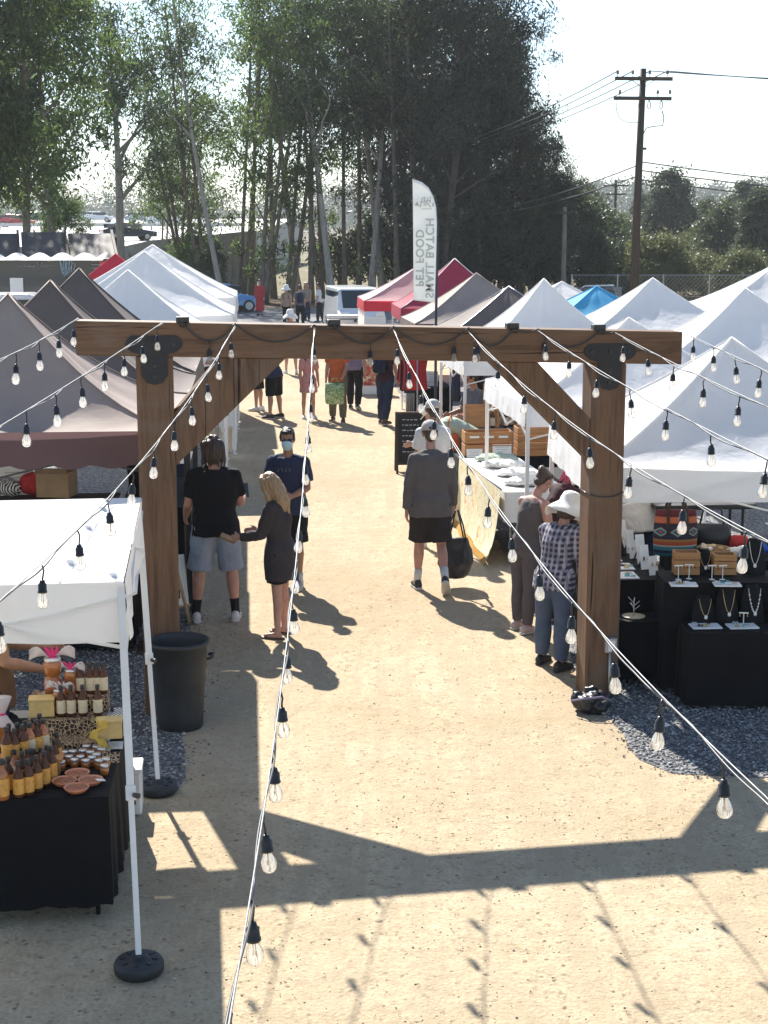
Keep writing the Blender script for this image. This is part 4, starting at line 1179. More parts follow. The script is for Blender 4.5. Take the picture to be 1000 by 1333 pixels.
SOCK.tube([(0, 0, 0), (.006, .004, -.03), (.004, 0, -.065), (0, 0, -.09)], .0042, 6)
SOCK.lathe([(.004, -.085), (.011, -.088), (.014, -.105), (.019, -.112), (.0195, -.150), (.0215, -.152), (.0215, -.160), (.017, -.162), (.004, -.162)], 12)
SOCK_ME = SOCK.mesh('lamp_socket', M['socket'], True)
BUL = MB()
BUL.lathe([(.013, -.161), (.0135, -.170), (.019, -.186), (.0245, -.205), (.026, -.222), (.0235, -.240), (.016, -.252), (.006, -.257), (.0005, -.258)], 14, m=0, caps=False)
BUL_ME = BUL.mesh('bulb', [M['bulb_glass']], True)
FIL = MB()
FIL.tube([(-.004, 0, -.165), (-.005, 0, -.20), (-.008, 0, -.228), (-.004, .004, -.205), (0, .006, -.230), (.004, .003, -.205), (.008, 0, -.228), (.005, 0, -.20), (.004, 0, -.165)], .0016, 5)
FIL_ME = FIL.mesh('filament', M['filament'], True)

def add_lamp(parent, loc, rot=None):
    s = bpy.data.objects.new('lamp_socket', SOCK_ME); C.objects.link(s); s.parent = parent; s.location = loc; s.scale = (.92, .92, .70)
    if rot: s.rotation_euler = rot
    b = bpy.data.objects.new('bulb', BUL_ME); C.objects.link(b); b.parent = s
    f = bpy.data.objects.new('filament', FIL_ME); C.objects.link(f); f.parent = s

def project(p):
    d = CAM_H - p.z; zc = p.y * cp + d * sp
    return Vector((500 + F * p.x / zc, 666.5 + F * (d * cp - p.y * sp) / zc))

def light_string(label, start, pts, end, b=0.10, dt0=.35, spacing=.62, ext=1.2, Yfloor=None):
    s0 = onarch(*start, off=.02); P0 = AO + AE * s0.x - AN * .02; P0.z = s0.z
    f = lambda Y: (lambda p: p.z - (P0.z - b * math.hypot(p.x - P0.x, p.y - P0.y)))(at(*end, Y=Y))
    ys = [0.6 + i * .02 for i in range(560)]
    Y = min(ys, key=lambda y: abs(f(y)))
    P1 = at(*end, Y=Y)
    def curve(t, sag):
        p = P0.lerp(P1, t); p.z -= sag * 4 * t * (1 - t) if t <= 1 else -sag * 4 * (t - 1) * .6
        return p
    best = None
    for k in range(0, 40):
        sag = k * .0125; e = 0
        pr = [project(curve(i / 80, sag)) for i in range(81)]
        for q in pts: e += min((Vector(q) - a).length for a in pr) ** 2
        if best is None or e < best[0]: best = (e, sag)
    sag = best[1]
    print('string', label[:30], 'Yend %.2f zend %.2f sag %.3f rms %.1f px' % (Y, P1.z, sag, math.sqrt(best[0] / max(1, len(pts)))))
    L = (P1 - P0).length
    tmax = max(1 + ext / L, (P0.y + .6) / (P0.y - P1.y)); tl = min(tmax, 1 + 2.6 / L)
    t_ = thing('string_light', label, 'string light', (P0.x, P0.y, P0.z), 0, 'string lights fanning out from the beam')
    n = 90
    path = [curve(tmax * i / n, sag) - P0 for i in range(n + 1)]
    cable = MB().tube(path, .0026, 6); cable.build('steel_cable', M['steel_cable'], t_, True)
    # the lamp cord is tied along the cable and wanders a little round it
    cp2 = []
    N_ = 240
    for i in range(N_ + 1):
        t = tmax * i / N_; p = curve(t, sag) - P0; a = t * L * 5.2
        cp2.append(p + Vector((math.cos(a) * .008, 0, math.sin(a) * .007 - .006 - .006 * abs(math.sin(t * L / spacing * PI)))))
    MB().tube(cp2, .0036, 6).build('lamp_cord', M['cord_pale'], t_, True)
    d = dt0
    while d < tl * L - .1:
        p = curve(d / L, sag) - P0
        add_lamp(t_, p + Vector((0, 0, -.008)), (R(rng.uniform(-5, 5)), R(rng.uniform(-5, 5)), rng.uniform(0, 6)))
        d += spacing * rng.uniform(.96, 1.04)
    return t_
M['cord_pale'] = simple('cord_pale', (0.05, 0.05, 0.05), 0.4, 0.1, 8, 0.0, spec=.5)
light_string('first string light from the left end of the beam', (102, 414), [(69, 433), (30, 455)], (0, 468), .02, .22, .85)
light_string('string light running from above the left post to the left edge', (211, 420), [(152, 458), (102, 494), (43, 531)], (0, 555), .06, .2)
light_string('string light crossing the left brace, left post and nearest white tent', (306, 424), [(290, 468), (238, 524), (165, 617), (129, 663), (51, 740)], (0, 782), .10, .25)
light_string('string light dropping almost straight down left of the walking man', (409, 427), [(407, 492), (397, 598), (386, 701), (373, 821), (348, 1020), (308, 1280)], (298, 1333), .10, .25)
light_string('string light passing in front of the striped shirt woman and right post', (512, 429), [(532, 477), (570, 538), (620, 623), (665, 686), (730, 762), (813, 859), (885, 928)], (1000, 1040), .10, .3)
light_string('string light along the right brace and across the right post', (610, 432), [(660, 476), (690, 505), (772, 568), (813, 597), (908, 656)], (1000, 704), .08, .25, .8)
light_string('string light crossing just above the right post', (700, 430), [(813, 503), (905, 551), (959, 578)], (1000, 598), .06, .3, .8)
light_string('string light starting above the right post and crossing the white tent', (801, 433), [(912, 490), (966, 515)], (1000, 530), .04, .35, .8)
light_string('short string light from the right end of the beam', (893, 434), [(935, 454)], (1000, 484), .02, .35, .8)

# cord festooned along the beam itself
bs = thing('string_light', 'dark cord with bulbs looped along the front of the beam', 'string light', AO, AY, 'string lights fanning out from the beam')
xs = [onarch(p, 425).x for p in (238, 306, 409, 435, 512, 610, 668, 700, 781, 801)]
pts = []
for i in range(len(xs) - 1):
    L = xs[i + 1] - xs[i]; sg = .14 if L > .3 else .03
    for j in range(10):
        u = j / 10; x = xs[i] + L * u
        pts.append(Vector((x, -.014, beam_top(x) + .004 - sg * 4 * u * (1 - u))))
MB().tube(pts, .006, 6).build('lamp_cord', M['cord'], bs, True)
for px in (272, 479, 590, 705, 620):
    x = onarch(px, 440).x
    k = min(range(len(pts)), key=lambda i: abs(pts[i].x - x))
    add_lamp(bs, pts[k] + Vector((0, -.012, 0)))
# conduit with socket box on the right post, wire tie round it
cd = thing('outlet_conduit', 'grey outlet box on a conduit at the foot of the right post', 'outlet', AO + AE * XPR, AY)
MB().tube([(.06, -.02, 0), (.06, -.02, .40)], .011, 8).build('conduit', M['grey_metal'], cd, True)
ob = MB().box((.06, -.03, .45), (.10, .06, .12)).build('outlet_box', M['grey_metal'], cd, bevel=.006)
MB().box((.06, -.064, .45), (.06, .006, .09)).build('cover_plate', M['white_metal'], ob)
zt = onarch(790, 646).z
wt = MB().tube([(XPR - .146, 0, zt + .02), (XPR - .05, -.006, zt - .005), (XPR + .06, -.006, zt - .002), (XPR + .147, 0, zt + .03), (XPR + .147, .285, zt + .02), (XPR - .147, .285, zt + .02), (XPR - .147, .0, zt + .02)], .005, 6)
o = wt.build('wire_tie', M['cord'], None, True); o.location = AO; o.rotation_euler = (0, 0, AY)
tag(o, 'thin dark wire wrapped round the right post', 'wire')
# ================================================================ people
def skin_mat(name, col):
    m, nt, b = new_mat(name)
    v = coords(nt)
    f = noise_tex(nt, v, 14, 4, 0.6)
    c = ramp(nt, f, [(0.3, [x * .86 for x in col]), (0.7, [min(1, x * 1.1) for x in col])])
    nt.links.new(c, b.inputs['Base Color']); b.inputs['Roughness'].default_value = 0.5
    b.inputs['Specular IOR Level'].default_value = 0.35
    b.inputs['Subsurface Weight'].default_value = 0.0
    return m
def hair_mat(name, col):
    m, nt, b = new_mat(name)
    v = coords(nt, (1, 1, 0.12))
    f = noise_tex(nt, v, 90, 4, 0.7, 0.4)
    c = ramp(nt, f, [(0.25, [x * .45 for x in col]), (0.5, col), (0.75, [min(1, x * 1.6) for x in col])])
    nt.links.new(c, b.inputs['Base Color']); b.inputs['Roughness'].default_value = 0.42
    bump(nt, b, f, 0.7, 0.01)
    return m
M['skin'] = skin_mat('skin', (0.42, 0.245, 0.17)); M['skin_tan'] = skin_mat('skin_tan', (0.33, 0.175, 0.11)); M['skin_pink'] = skin_mat('skin_pink', (0.46, 0.25, 0.19))
M['hair_brown'] = hair_mat('hair_brown', (0.055, 0.032, 0.022)); M['hair_black'] = hair_mat('hair_black', (0.018, 0.014, 0.012))
M['hair_blonde'] = hair_mat('hair_blonde', (0.34, 0.22, 0.115)); M['hair_pink'] = hair_mat('hair_pink', (0.62, 0.10, 0.17))
M['lip'] = simple('lip', (0.30, 0.10, 0.09), 0.5, 0.05); M['eye'] = simple('eye', (0.05, 0.035, 0.03), 0.2, 0.05)
def cc(name, col, **k):
    M[name] = cloth(name, col, k.get('var', .14), 0, k.get('wr', .5), k.get('scale', 7)); return name
for n_, c_ in (('shirt_taupe', (0.12, 0.108, 0.106)), ('shorts_dark', (0.03, 0.026, 0.027)), ('tee_black', (0.008, 0.008, 0.010)), ('denim_pale', (0.27, 0.31, 0.39)), ('cardigan', (0.045, 0.038, 0.042)),
               ('tee_navy', (0.028, 0.036, 0.075)), ('shorts_black', (0.010, 0.010, 0.011)), ('tank_grey', (0.10, 0.085, 0.082)), ('leggings', (0.105, 0.088, 0.095)), ('denim_blue', (0.075, 0.10, 0.16)),
               ('cream_knit', (0.58, 0.53, 0.47)), ('shirt_white', (0.66, 0.66, 0.64)), ('sage', (0.36, 0.42, 0.33)), ('denim_dark', (0.025, 0.035, 0.07)), ('shirt_grey', (0.11, 0.115, 0.135)), ('maroon', (0.05, 0.02, 0.024)),
               ('orange', (0.52, 0.12, 0.04)), ('olive', (0.16, 0.14, 0.10)), ('dress_pink', (0.5, 0.26, 0.25)), ('red', (0.5, 0.05, 0.05)), ('purple_grey', (0.2, 0.17, 0.24)), ('tan_shirt', (0.32, 0.24, 0.18)),
               ('vest_brown', (0.19, 0.10, 0.05)), ('hat_white', (0.80, 0.78, 0.73)), ('cap_grey', (0.46, 0.43, 0.40)), ('mask_blue', (0.42, 0.62, 0.70)), ('white_knit', (0.7, 0.68, 0.64)), ('navy_cloth', (0.02, 0.026, 0.05)), ('sock_white', (0.6, 0.59, 0.57)), ('sock_black', (0.015, 0.015, 0.016))):
    cc(n_, c_)
for n_, c_ in (('shoe_black', (0.02, 0.02, 0.022)), ('shoe_white', (0.6, 0.6, 0.6)), ('shoe_grey', (0.3, 0.3, 0.33)), ('shoe_blush', (0.5, 0.38, 0.36)), ('shoe_brown', (0.10, 0.06, 0.04)), ('sole', (0.55, 0.53, 0.5)), ('sole_dark', (0.04, 0.04, 0.04))):
    M[n_] = simple(n_, c_, 0.6, 0.12, 12)
m_, nt_, b_ = new_mat('plaid')
v_ = coords(nt_)
def band(axis, sc, lo, hi):
    w_ = N(nt_, 'ShaderNodeTexWave', wave_type='BANDS', bands_direction=axis); w_.inputs['Scale'].default_value = sc; w_.inputs['Distortion'].default_value = .6; w_.inputs['Detail'].default_value = 1
    w_.inputs['Detail Scale'].default_value = .6
    nt_.links.new(v_, w_.inputs['Vector']); return ramp(nt_, w_.outputs['Fac'], [(lo, (0, 0, 0)), (hi, (1, 1, 1))])
c_ = mix(nt_, band('X', 6.5, .45, .75), (0.025, 0.028, 0.065), (0.32, 0.31, 0.36)); c_ = mix(nt_, mix(nt_, .5, band('Z', 6.5, .45, .7), (0, 0, 0)), c_, (0.42, 0.40, 0.45))
c_ = mix(nt_, mix(nt_, .55, band('Y', 6.5, .5, .75), (0, 0, 0)), c_, (0.02, 0.022, 0.05))
nt_.links.new(c_, b_.inputs['Base Color']); b_.inputs['Roughness'].default_value = .85; M['plaid'] = m_

def remesh(mb, vox, it=4, name='tmp'):
    me = mb.mesh(name, [])
    o = bpy.data.objects.new(name, me); C.objects.link(o)
    r = o.modifiers.new('r', 'REMESH'); r.mode = 'VOXEL'; r.voxel_size = vox; r.adaptivity = 0
    s = o.modifiers.new('s', 'SMOOTH'); s.factor = 0.5; s.iterations = it
    dg = bpy.context.evaluated_depsgraph_get()
    out = bpy.data.meshes.new_from_object(o.evaluated_get(dg))
    bpy.data.objects.remove(o); bpy.data.meshes.remove(me)
    out.polygons.foreach_set('use_smooth', [True] * len(out.polygons))
    return out
def put(me, name, mats, parent):
    me.materials.clear()
    for m in (mats if isinstance(mats, (list, tuple)) else [mats]): me.materials.append(m)
    me.name = name
    o = bpy.data.objects.new(name, me); C.objects.link(o); o.parent = parent
    return o
def wrinkle(me, amp, sc, seed, st=(1, 1, 1)):
    n = len(me.vertices)
    co = np.empty(n * 3, np.float32); me.vertices.foreach_get('co', co); co = co.reshape(-1, 3)
    no = np.empty(n * 3, np.float32); me.vertices.foreach_get('normal', no); no = no.reshape(-1, 3)
    d = np.array([noise.noise(Vector((p[0] * sc * st[0] + seed, p[1] * sc * st[1], p[2] * sc * st[2]))) + .5 * noise.noise(Vector((p[0] * sc * 2.3 * st[0], p[1] * sc * 2.3 * st[1] + seed, p[2] * sc * 2.3 * st[2] + 1.5 * p[0] * sc))) for p in co])
    co += no * (d * amp)[:, None]
    me.vertices.foreach_set('co', co.ravel()); me.update()

def loft(mb, rings, n=16, m=0):
    """rings: (centre, xaxis, yaxis, rx, ry)"""
    vs = []
    for c, ax, ay, rx, ry in rings:
        for j in range(n):
            a = 2 * PI * j / n
            vs.append(Vector(c) + Vector(ax) * (rx * math.cos(a)) + Vector(ay) * (ry * math.sin(a)))
    k = len(rings)
    fs = [(i*n+j, i*n+(j+1)%n, (i+1)*n+(j+1)%n, (i+1)*n+j) for i in range(k-1) for j in range(n)]
    fs.append(tuple(range(n-1, -1, -1))); fs.append(tuple((k-1)*n+j for j in range(n)))
    mb.add(vs, fs, m)

PEOPLE = {}
def person(key, label, x, y, yaw, h=1.75, lean=3, bend=0, head=(0, 0), aL=(4, 8, 12, 0), aR=(4, 8, 12, 0), lL=(0, 3, 2), lR=(0, 3, 2), fem=False, bulk=1.0, skin='skin',
           top=None, sleeve='short', hem=-.05, loose=.018, bottom=None, blen=.55, bloose=.02, skirt=None, shoes='shoe_black', sock=None, sole='sole', hair='short', hcol='hair_brown', hat=None, mask=False, glasses=False, near=True, curlL=45, curlR=45, beard=False, collar=False, group=None, vox=None, lift=(0, 0)):
    k = h / 1.75
    vox = vox or (.0085 if near else .013)
    L = R(lean); L2 = R(lean + bend)
    T = Vector((0, math.sin(L), math.cos(L))); T2 = Vector((0, math.sin(L2), math.cos(L2)))
    X = Vector((1, 0, 0)); Y1 = Vector((0, math.cos(L), -math.sin(L))); Y2 = Vector((0, math.cos(L2), -math.sin(L2)))
    W = (0.146 if fem else 0.166) * bulk
    P = Vector((0, 0, 0))
    waist = P + T * .15 * k; chest = waist + T2 * .19 * k; sh = waist + T2 * .345 * k; nb = waist + T2 * .40 * k
    ha = L2 + R(head[0]) * .6
    ntop = nb + Vector((0, math.sin(ha * .8 + .08), math.cos(ha * .8))) * .075 * k
    Rh = Matrix.Rotation(R(head[1]), 3, 'Z') @ Matrix.Rotation(-(L2 * .55 + R(head[0])), 3, 'X')
    hc = ntop + Rh @ Vector((0, .018, .115)) * k
    legs = {}
    zmin = 9
    for s, lg in ((-1, lL), (1, lR)):
        hip = P + X * s * (.092 if fem else .09) * k * bulk ** .5 + T * -.02
        a, o, kn = R(lg[0]), R(lg[1]), R(lg[2])
        knee = hip + Vector((s * math.sin(o), math.sin(a) * math.cos(o), -math.cos(a) * math.cos(o))) * .425 * k
        ank = knee + Vector((s * math.sin(o) * .6, math.sin(a - kn), -math.cos(a - kn))) .normalized() * .415 * k
        legs[s] = (hip, knee, ank, a - kn); zmin = min(zmin, ank.z - (.085 * k))
    off = Vector((0, 0, -zmin))
    waist, chest, sh, nb, ntop, hc, P = [p + off for p in (waist, chest, sh, nb, ntop, hc, P)]
    legs = {s: (v[0] + off, v[1] + off, v[2] + off, v[3]) for s, v in legs.items()}
    arms = {}
    for s, ar in ((-1, aL), (1, aR)):
        shp = sh + X * s * W - T2 * .022 * k
        a, o, e, i = R(ar[0]), R(ar[1]), R(ar[2]), R(ar[3])
        el = shp + Vector((s * math.sin(o), math.sin(a) * math.cos(o), -math.cos(a) * math.cos(o))) * .285 * k
        f = Vector((s * math.sin(o) * .4 - s * math.sin(i), math.sin(a + e) * math.cos(i), -math.cos(a + e) * math.cos(i))).normalized()
        wr = el + f * .25 * k
        arms[s] = (shp, el, wr, f)
    t = thing('person', label, 'person', (x, y, 0.004), R(yaw), group or 'people at the market')
    q = bulk
    # ---------- body, one continuous surface
    b = MB()
    hw = (.172 if fem else .160) * q * k; ww = (.122 if fem else .142) * q * k; cw = (.150 if fem else .172) * q * k
    tors = [(P - T * .09 * k, X, Y1, .09 * k, .085 * k), (P - T * .03 * k, X, Y1, hw * .95, .112 * q * k), (P + T * .04 * k, X, Y1, hw, .115 * q * k), (waist, X, Y1, ww, .095 * q * k), (waist + T2 * .09 * k, X, Y2, (ww + cw) / 2, .102 * q * k),
            (chest, X, Y2, cw, (.125 if fem else .115) * q * k), (sh - T2 * .03 * k, X, Y2, cw * .98, .098 * q * k), (sh + T2 * .035 * k, X, Y2, .115 * k, .075 * k), (nb, X, Y2, .062 * k, .06 * k)]
    loft(b, tors)
    b.tube([nb - T2 * .03 * k, ntop, hc - Vector((0, 0, .05 * k))], [.062 * k, .054 * k, .052 * k], 12)
    for s in (-1, 1):
        shp, el, wr, f = arms[s]
        b.ell(shp, (.06 * k, .06 * k, .062 * k))
        b.tube([sh + X * s * W * .3 + T2 * .01 * k, shp], [.058 * k, .056 * k], 10)
        b.tube([shp, shp.lerp(el, .35), shp.lerp(el, .75), el, el.lerp(wr, .25), el.lerp(wr, .7), wr], [r_ * k * (q ** .5) for r_ in (.052, .053, .045, .041, .043, .034, .027)], 10)
        n_ = Vector((-s, .15, 0)); n_ = (n_ - f * n_.dot(f)).normalized(); l_ = f.cross(n_) * (1 if s > 0 else -1)
        if l_.y < 0 and abs(l_.y) > .2: l_ = -l_
        pc = wr + f * .05 * k
        rot = Matrix((l_, f, n_)).transposed()
        b.ell(pc, (.042 * k, .058 * k, .019 * k), rot, 12, 8)
        b.tube([wr - f * .02 * k, wr + f * .03 * k], [.027 * k, (.025) * k], 8)
        cu = R(curlL if s < 0 else curlR)
        for j in range(4):
            ln = (.040, .045, .042, .033)[j] * k
            p0 = wr + f * (.088 - .004 * abs(j - 1.5)) * k + l_ * (.030 - .020 * j) * k
            d1 = f * math.cos(cu * .5) + n_ * math.sin(cu * .5); d2 = f * math.cos(cu * 1.3) + n_ * math.sin(cu * 1.3)
            p1 = p0 + d1 * ln; p2 = p1 + d2 * ln * .95
            b.tube([p0 - f * .02 * k, p0, p1, p2], [.0105 * k, .0105 * k, .0098 * k, .0085 * k], 8)
        p0 = wr + f * .025 * k + l_ * .028 * k; p1 = p0 + (f * .6 + l_ * .55 + n_ * .35).normalized() * .042 * k; p2 = p1 + (f * .85 + l_ * .1 + n_ * .5).normalized() * .032 * k
        b.tube([p0 - l_ * .012, p0, p1, p2], [.013 * k, .0135 * k, .0115 * k, .0095 * k], 8)
    for s in (-1, 1):
        hip, knee, ank, sa = legs[s]
        b.tube([hip + Vector((0, 0, .05 * k)), hip.lerp(knee, .2), hip.lerp(knee, .6), knee, knee.lerp(ank, .28) - Vector((0, .012, 0)), knee.lerp(ank, .65), ank],
               [r_ * k * (q ** .6) for r_ in (.085, .086 if fem else .082, .068, .052, .056, .040, .032)], 12)
        fd = Vector((s * .12, 1, 0)).normalized()
        pit = max(0, -sa) if sa < -.35 else 0
        fd = Vector((fd.x, fd.y * math.cos(pit), -math.sin(pit)))
        he = ank - fd * .045 * k - Vector((0, 0, .05 * k)); to = ank + fd * .155 * k - Vector((0, 0, .058 * k))
        b.tube([ank, ank - Vector((0, 0, .04 * k))], [.034 * k, .036 * k], 10)
        b.tube([he, ank + fd * .04 * k - Vector((0, 0, .045 * k)), to], [.030 * k, .034 * k, .022 * k], 10)
    def H(px_, py_, pz_): return hc + Rh @ (Vector((px_, py_, pz_)) * k)
    b.ell(H(0, -.008, .03), (.074 * k, .092 * k, .086 * k), Rh, 18, 12)
    b.ell(H(0, .025, -.04), (.058 * k, .062 * k, .074 * k), Rh)
    b.ell(H(0, .058, -.088), (.028 * k, .024 * k, .022 * k), Rh)
    b.ell(H(0, .070, .028), (.052 * k, .02 * k, .013 * k), Rh)
    b.tube([H(0, .083, .012), H(0, .108, -.026)], [.009 * k, .0135 * k], 8); b.ell(H(0, .096, -.03), (.017 * k, .013 * k, .010 * k), Rh)
    for s in (-1, 1):
        b.ell(H(s * .034, .068, -.022), (.022 * k, .02 * k, .018 * k), Rh)
        b.ell(H(s * .077, -.008, -.004), (.011 * k, .02 * k, .032 * k), Rh)
    b.ell(H(0, .083, -.060), (.024 * k, .012 * k, .011 * k), Rh)
    body = put(remesh(b, vox, 3), 'body', M[skin], t)
    if near:
        for s in (-1, 1): MB().ell(H(s * .031, .080, .006), (.0125 * k, .008 * k, .0075 * k), Rh, 10, 6).build('eye', M['eye'], t, True)
        if not mask: MB().ell(H(0, .094, -.060), (.021 * k, .005 * k, .0065 * k), Rh, 10, 6).build('mouth', M['lip'], t, True)
    # ---------- clothes
    sd_ = hash(key) % 97 if False else sum(map(ord, key)) % 97
    cv = vox * 1.25
    if top:
        c = MB(); e = loose * k
        hemp = P + T * hem * k
        rings = []
        hr = hw + e * 1.25
        bl = (bloose * k + .012 * k) if (bottom and bloose > .012) else 0
        hr = max(hr, hw + bl + .008)
        rings.append((hemp, X, Y1, hr * (1.02 if hem < -.1 else 1), .118 * q * k + max(e * 1.25, bl + .008)))
        for cen_, ax, ay, rx, ry in tors[2:]:
            if (cen_ - hemp).dot(T) > .03:
                lw = bl if (cen_ - (waist - T * .02)).dot(T) < 0 else 0
                rings.append((cen_, ax, ay, rx + max(lw, e * (1.25 if rx < cw else 1)), ry + max(e, lw)))
        rings[-1] = (nb - T2 * .012 * k, X, Y2, .070 * k, .066 * k)
        if sleeve == 'tank': rings = rings[:-1]; rings[-1] = (sh + T2 * .02 * k, X, Y2, .105 * k, .082 * k)
        loft(c, rings, 20)
        if collar: c.tube([nb - T2 * .03 * k, nb + T2 * .03 * k], [.078 * k, .070 * k], 12)
        for s in (-1, 1):
            shp, el, wr, f = arms[s]
            if sleeve != 'tank':
                c.tube([sh + X * s * W * .25 + T2 * .008 * k, shp + X * s * .005], [.066 * k + e * .35, .064 * k + e * .35], 12)
                c.ell(shp, (.064 * k + e * .5,) * 3)
            if sleeve == 'short': c.tube([shp, shp.lerp(el, .4), shp.lerp(el, .72)], [.060 * k + e * .5, .061 * k + e * .7, .060 * k + e * .8], 12)
            elif sleeve == 'long': c.tube([shp, shp.lerp(el, .5), el, el.lerp(wr, .4), el.lerp(wr, .97)], [.060 * k + e * .5, .057 * k + e * .5, .052 * k + e * .4, .047 * k + e * .4, .038 * k + e * .3], 12)
        me = remesh(c, cv, 4); wrinkle(me, (.011 if near else .007) * k, 10, sd_, (1, 1, .5))
        tp = put(me, 'shirt', M[top], t)
    if bottom:
        c = MB(); e = bloose * k
        rings = [(P - T * .10 * k, X, Y1, hw * .92 + e, .11 * q * k + e), (P - T * .03 * k, X, Y1, hw + e, .116 * q * k + e), (P + T * .04 * k, X, Y1, hw + e * .8, .117 * q * k + e * .8), (waist - T * .03 * k, X, Y1, ww + .014 * k, .107 * q * k)]
        loft(c, rings, 18)
        for s in (-1, 1):
            hip, knee, ank, sa = legs[s]
            full = [hip + Vector((0, 0, .03 * k)), hip.lerp(knee, .3), hip.lerp(knee, .65), knee, knee.lerp(ank, .4), knee.lerp(ank, .95)]
            rad = [.088 * k * q ** .6 + e, .086 * k * q ** .6 + e, .073 * k * q ** .6 + e * 1.1, .062 * k + e, .067 * k + e, .044 * k + e * 1.15]
            u = blen * 5
            if blen < 1:
                pts = []; rs = []
                tot = blen      # fraction of whole leg
                for i, (p_, r_) in enumerate(zip(full, rad)):
                    fr = (0, .15, .33, .5, .7, .97)[i]
                    if fr < tot: pts.append(p_); rs.append(r_)
                lastp = hip.lerp(knee, tot * 2) if tot <= .5 else knee.lerp(ank, (tot - .5) * 2)
                pts.append(lastp); rs.append(rs[-1] * (1.03 if tot <= .5 else .98) + (.006 if tot <= .5 else 0))
                if len(pts) < 2: pts.insert(0, full[0])
            else: pts, rs = full, rad
            c.tube(pts, rs, 14)
        me = remesh(c, cv, 3); wrinkle(me, (.009 if bloose > .012 else .0025) * k, 11, sd_ + 3, (1, 1, .7))
        put(me, 'trousers' if blen > .7 else 'shorts', M[bottom], t)
    if skirt:
        c = MB(); mt, ln, fl_ = skirt
        kn = (legs[-1][1] + legs[1][1]) / 2
        dn = (kn - P).normalized()
        loft(c, [(waist, X, Y1, ww + .012 * k, .105 * k), (P + T * .03 * k, X, Y1, hw + .016 * k, .125 * k), (P + dn * .12 * k, X, Y1, hw + .022 * k + fl_ * .3, .135 * k + fl_ * .3), (P + dn * ln * k, X, Y1, hw + fl_, .135 * k + fl_)], 22)
        me = remesh(c, cv, 3); wrinkle(me, .012 * k, 13, sd_ + 5, (1, 1, .15))
        put(me, 'skirt', M[mt], t)
    # ---------- shoes and socks
    for s in (-1, 1):
        hip, knee, ank, sa = legs[s]
        fd = Vector((s * .12, 1, 0)).normalized(); pit = max(0, -sa) if sa < -.35 else 0
        fd = Vector((fd.x, fd.y * math.cos(pit), -math.sin(pit))); up = Vector((0, math.sin(pit), math.cos(pit))); sd2 = fd.cross(up).normalized()
        base = ank - up * .085 * k
        if sock: MB().tube([knee.lerp(ank, .66 if sock[1] > .5 else .78), knee.lerp(ank, .9), ank, ank - up * .03 * k], [.046 * k, .041 * k, .042 * k, .045 * k], 12).build('sock', M[sock[0]], t, True)
        if shoes == 'sandal':
            c = MB(); loft(c, [(base + fd * d_ * k + up * .012 * k, sd2, up, w_ * k, .010 * k) for d_, w_ in ((-.075, .025), (-.05, .036), (.03, .036), (.11, .044), (.165, .036), (.185, .015))], 12)
            c.tube([base + fd * .12 * k + sd2 * .04 * k + up * .015 * k, base + fd * .12 * k + up * .055 * k, base + fd * .12 * k - sd2 * .04 * k + up * .015 * k], .007, 6)
            c.build('sandal', M['shoe_brown'], t, True); continue
        c = MB()
        loft(c, [(base + fd * d_ * k + up * z_ * k, sd2, up, w_ * k, h_ * k) for d_, w_, h_, z_ in ((-.085, .02, .03, .045), (-.072, .036, .045, .052), (-.03, .041, .055, .058), (.03, .042, .052, .054), (.08, .046, .040, .045), (.13, .048, .031, .038), (.17, .040, .026, .034), (.19, .02, .018, .03))], 14)
        so_ = c.build('shoe', M[shoes], t, True)
        c = MB()
        loft(c, [(base + fd * d_ * k + up * .014 * k, sd2, up, w_ * k, .016 * k) for d_, w_ in ((-.092, .022), (-.078, .038), (-.03, .043), (.05, .045), (.12, .052), (.17, .045), (.2, .02))], 14)
        c.build('sole', M[sole], so_, True)
    # ---------- hair and hats
    if hair:
        c = MB()
        if hair in ('short', 'bob', 'long', 'bun'):
            c.ell(H(0, -.024, .042), (.084 * k, .093 * k, .089 * k), Rh, 18, 12)
            c.ell(H(0, .035, .088), (.062 * k, .05 * k, .032 * k), Rh)
            c.ell(H(0, -.065, -.02), (.066 * k, .04 * k, .06 * k), Rh)
        if hair == 'short':
            for s in (-1, 1): c.ell(H(s * .073, .005, .025), (.014 * k, .035 * k, .045 * k), Rh)
        if hair == 'bob':
            c.ell(H(0, -.045, -.055), (.098 * k, .075 * k, .10 * k), Rh)
            for s in (-1, 1): c.ell(H(s * .072, .0, -.03), (.028 * k, .055 * k, .095 * k), Rh)
        if hair == 'long':
            for s in (-1, 1):
                c.tube([H(s * .05, .04, .09), H(s * .082, .02, 0), H(s * .09, .015, -.12), H(s * .085, .03, -.24), H(s * .075, .045, -.34)], [.03 * k, .034 * k, .04 * k, .036 * k, .016 * k], 10)
                c.tube([H(s * .04, -.07, .04), H(s * .06, -.085, -.1), H(s * .055, -.085, -.24), H(s * .04, -.07, -.36)], [.045 * k, .052 * k, .05 * k, .02 * k], 10)
            c.tube([H(0, -.085, .03), H(0, -.10, -.1), H(0, -.10, -.25), H(0, -.08, -.37)], [.05 * k, .056 * k, .05 * k, .02 * k], 10)
        if hair == 'bun': c.ell(H(0, -.10, .10), (.045 * k, .045 * k, .045 * k), Rh); c.ell(H(.012, -.12, .07), (.03 * k, .03 * k, .03 * k), Rh)
        me = remesh(c, vox, 2); wrinkle(me, .010 * k, 30, sd_ + 9, (1, 1, .2))
        ho = put(me, 'hair', M[hcol], t)
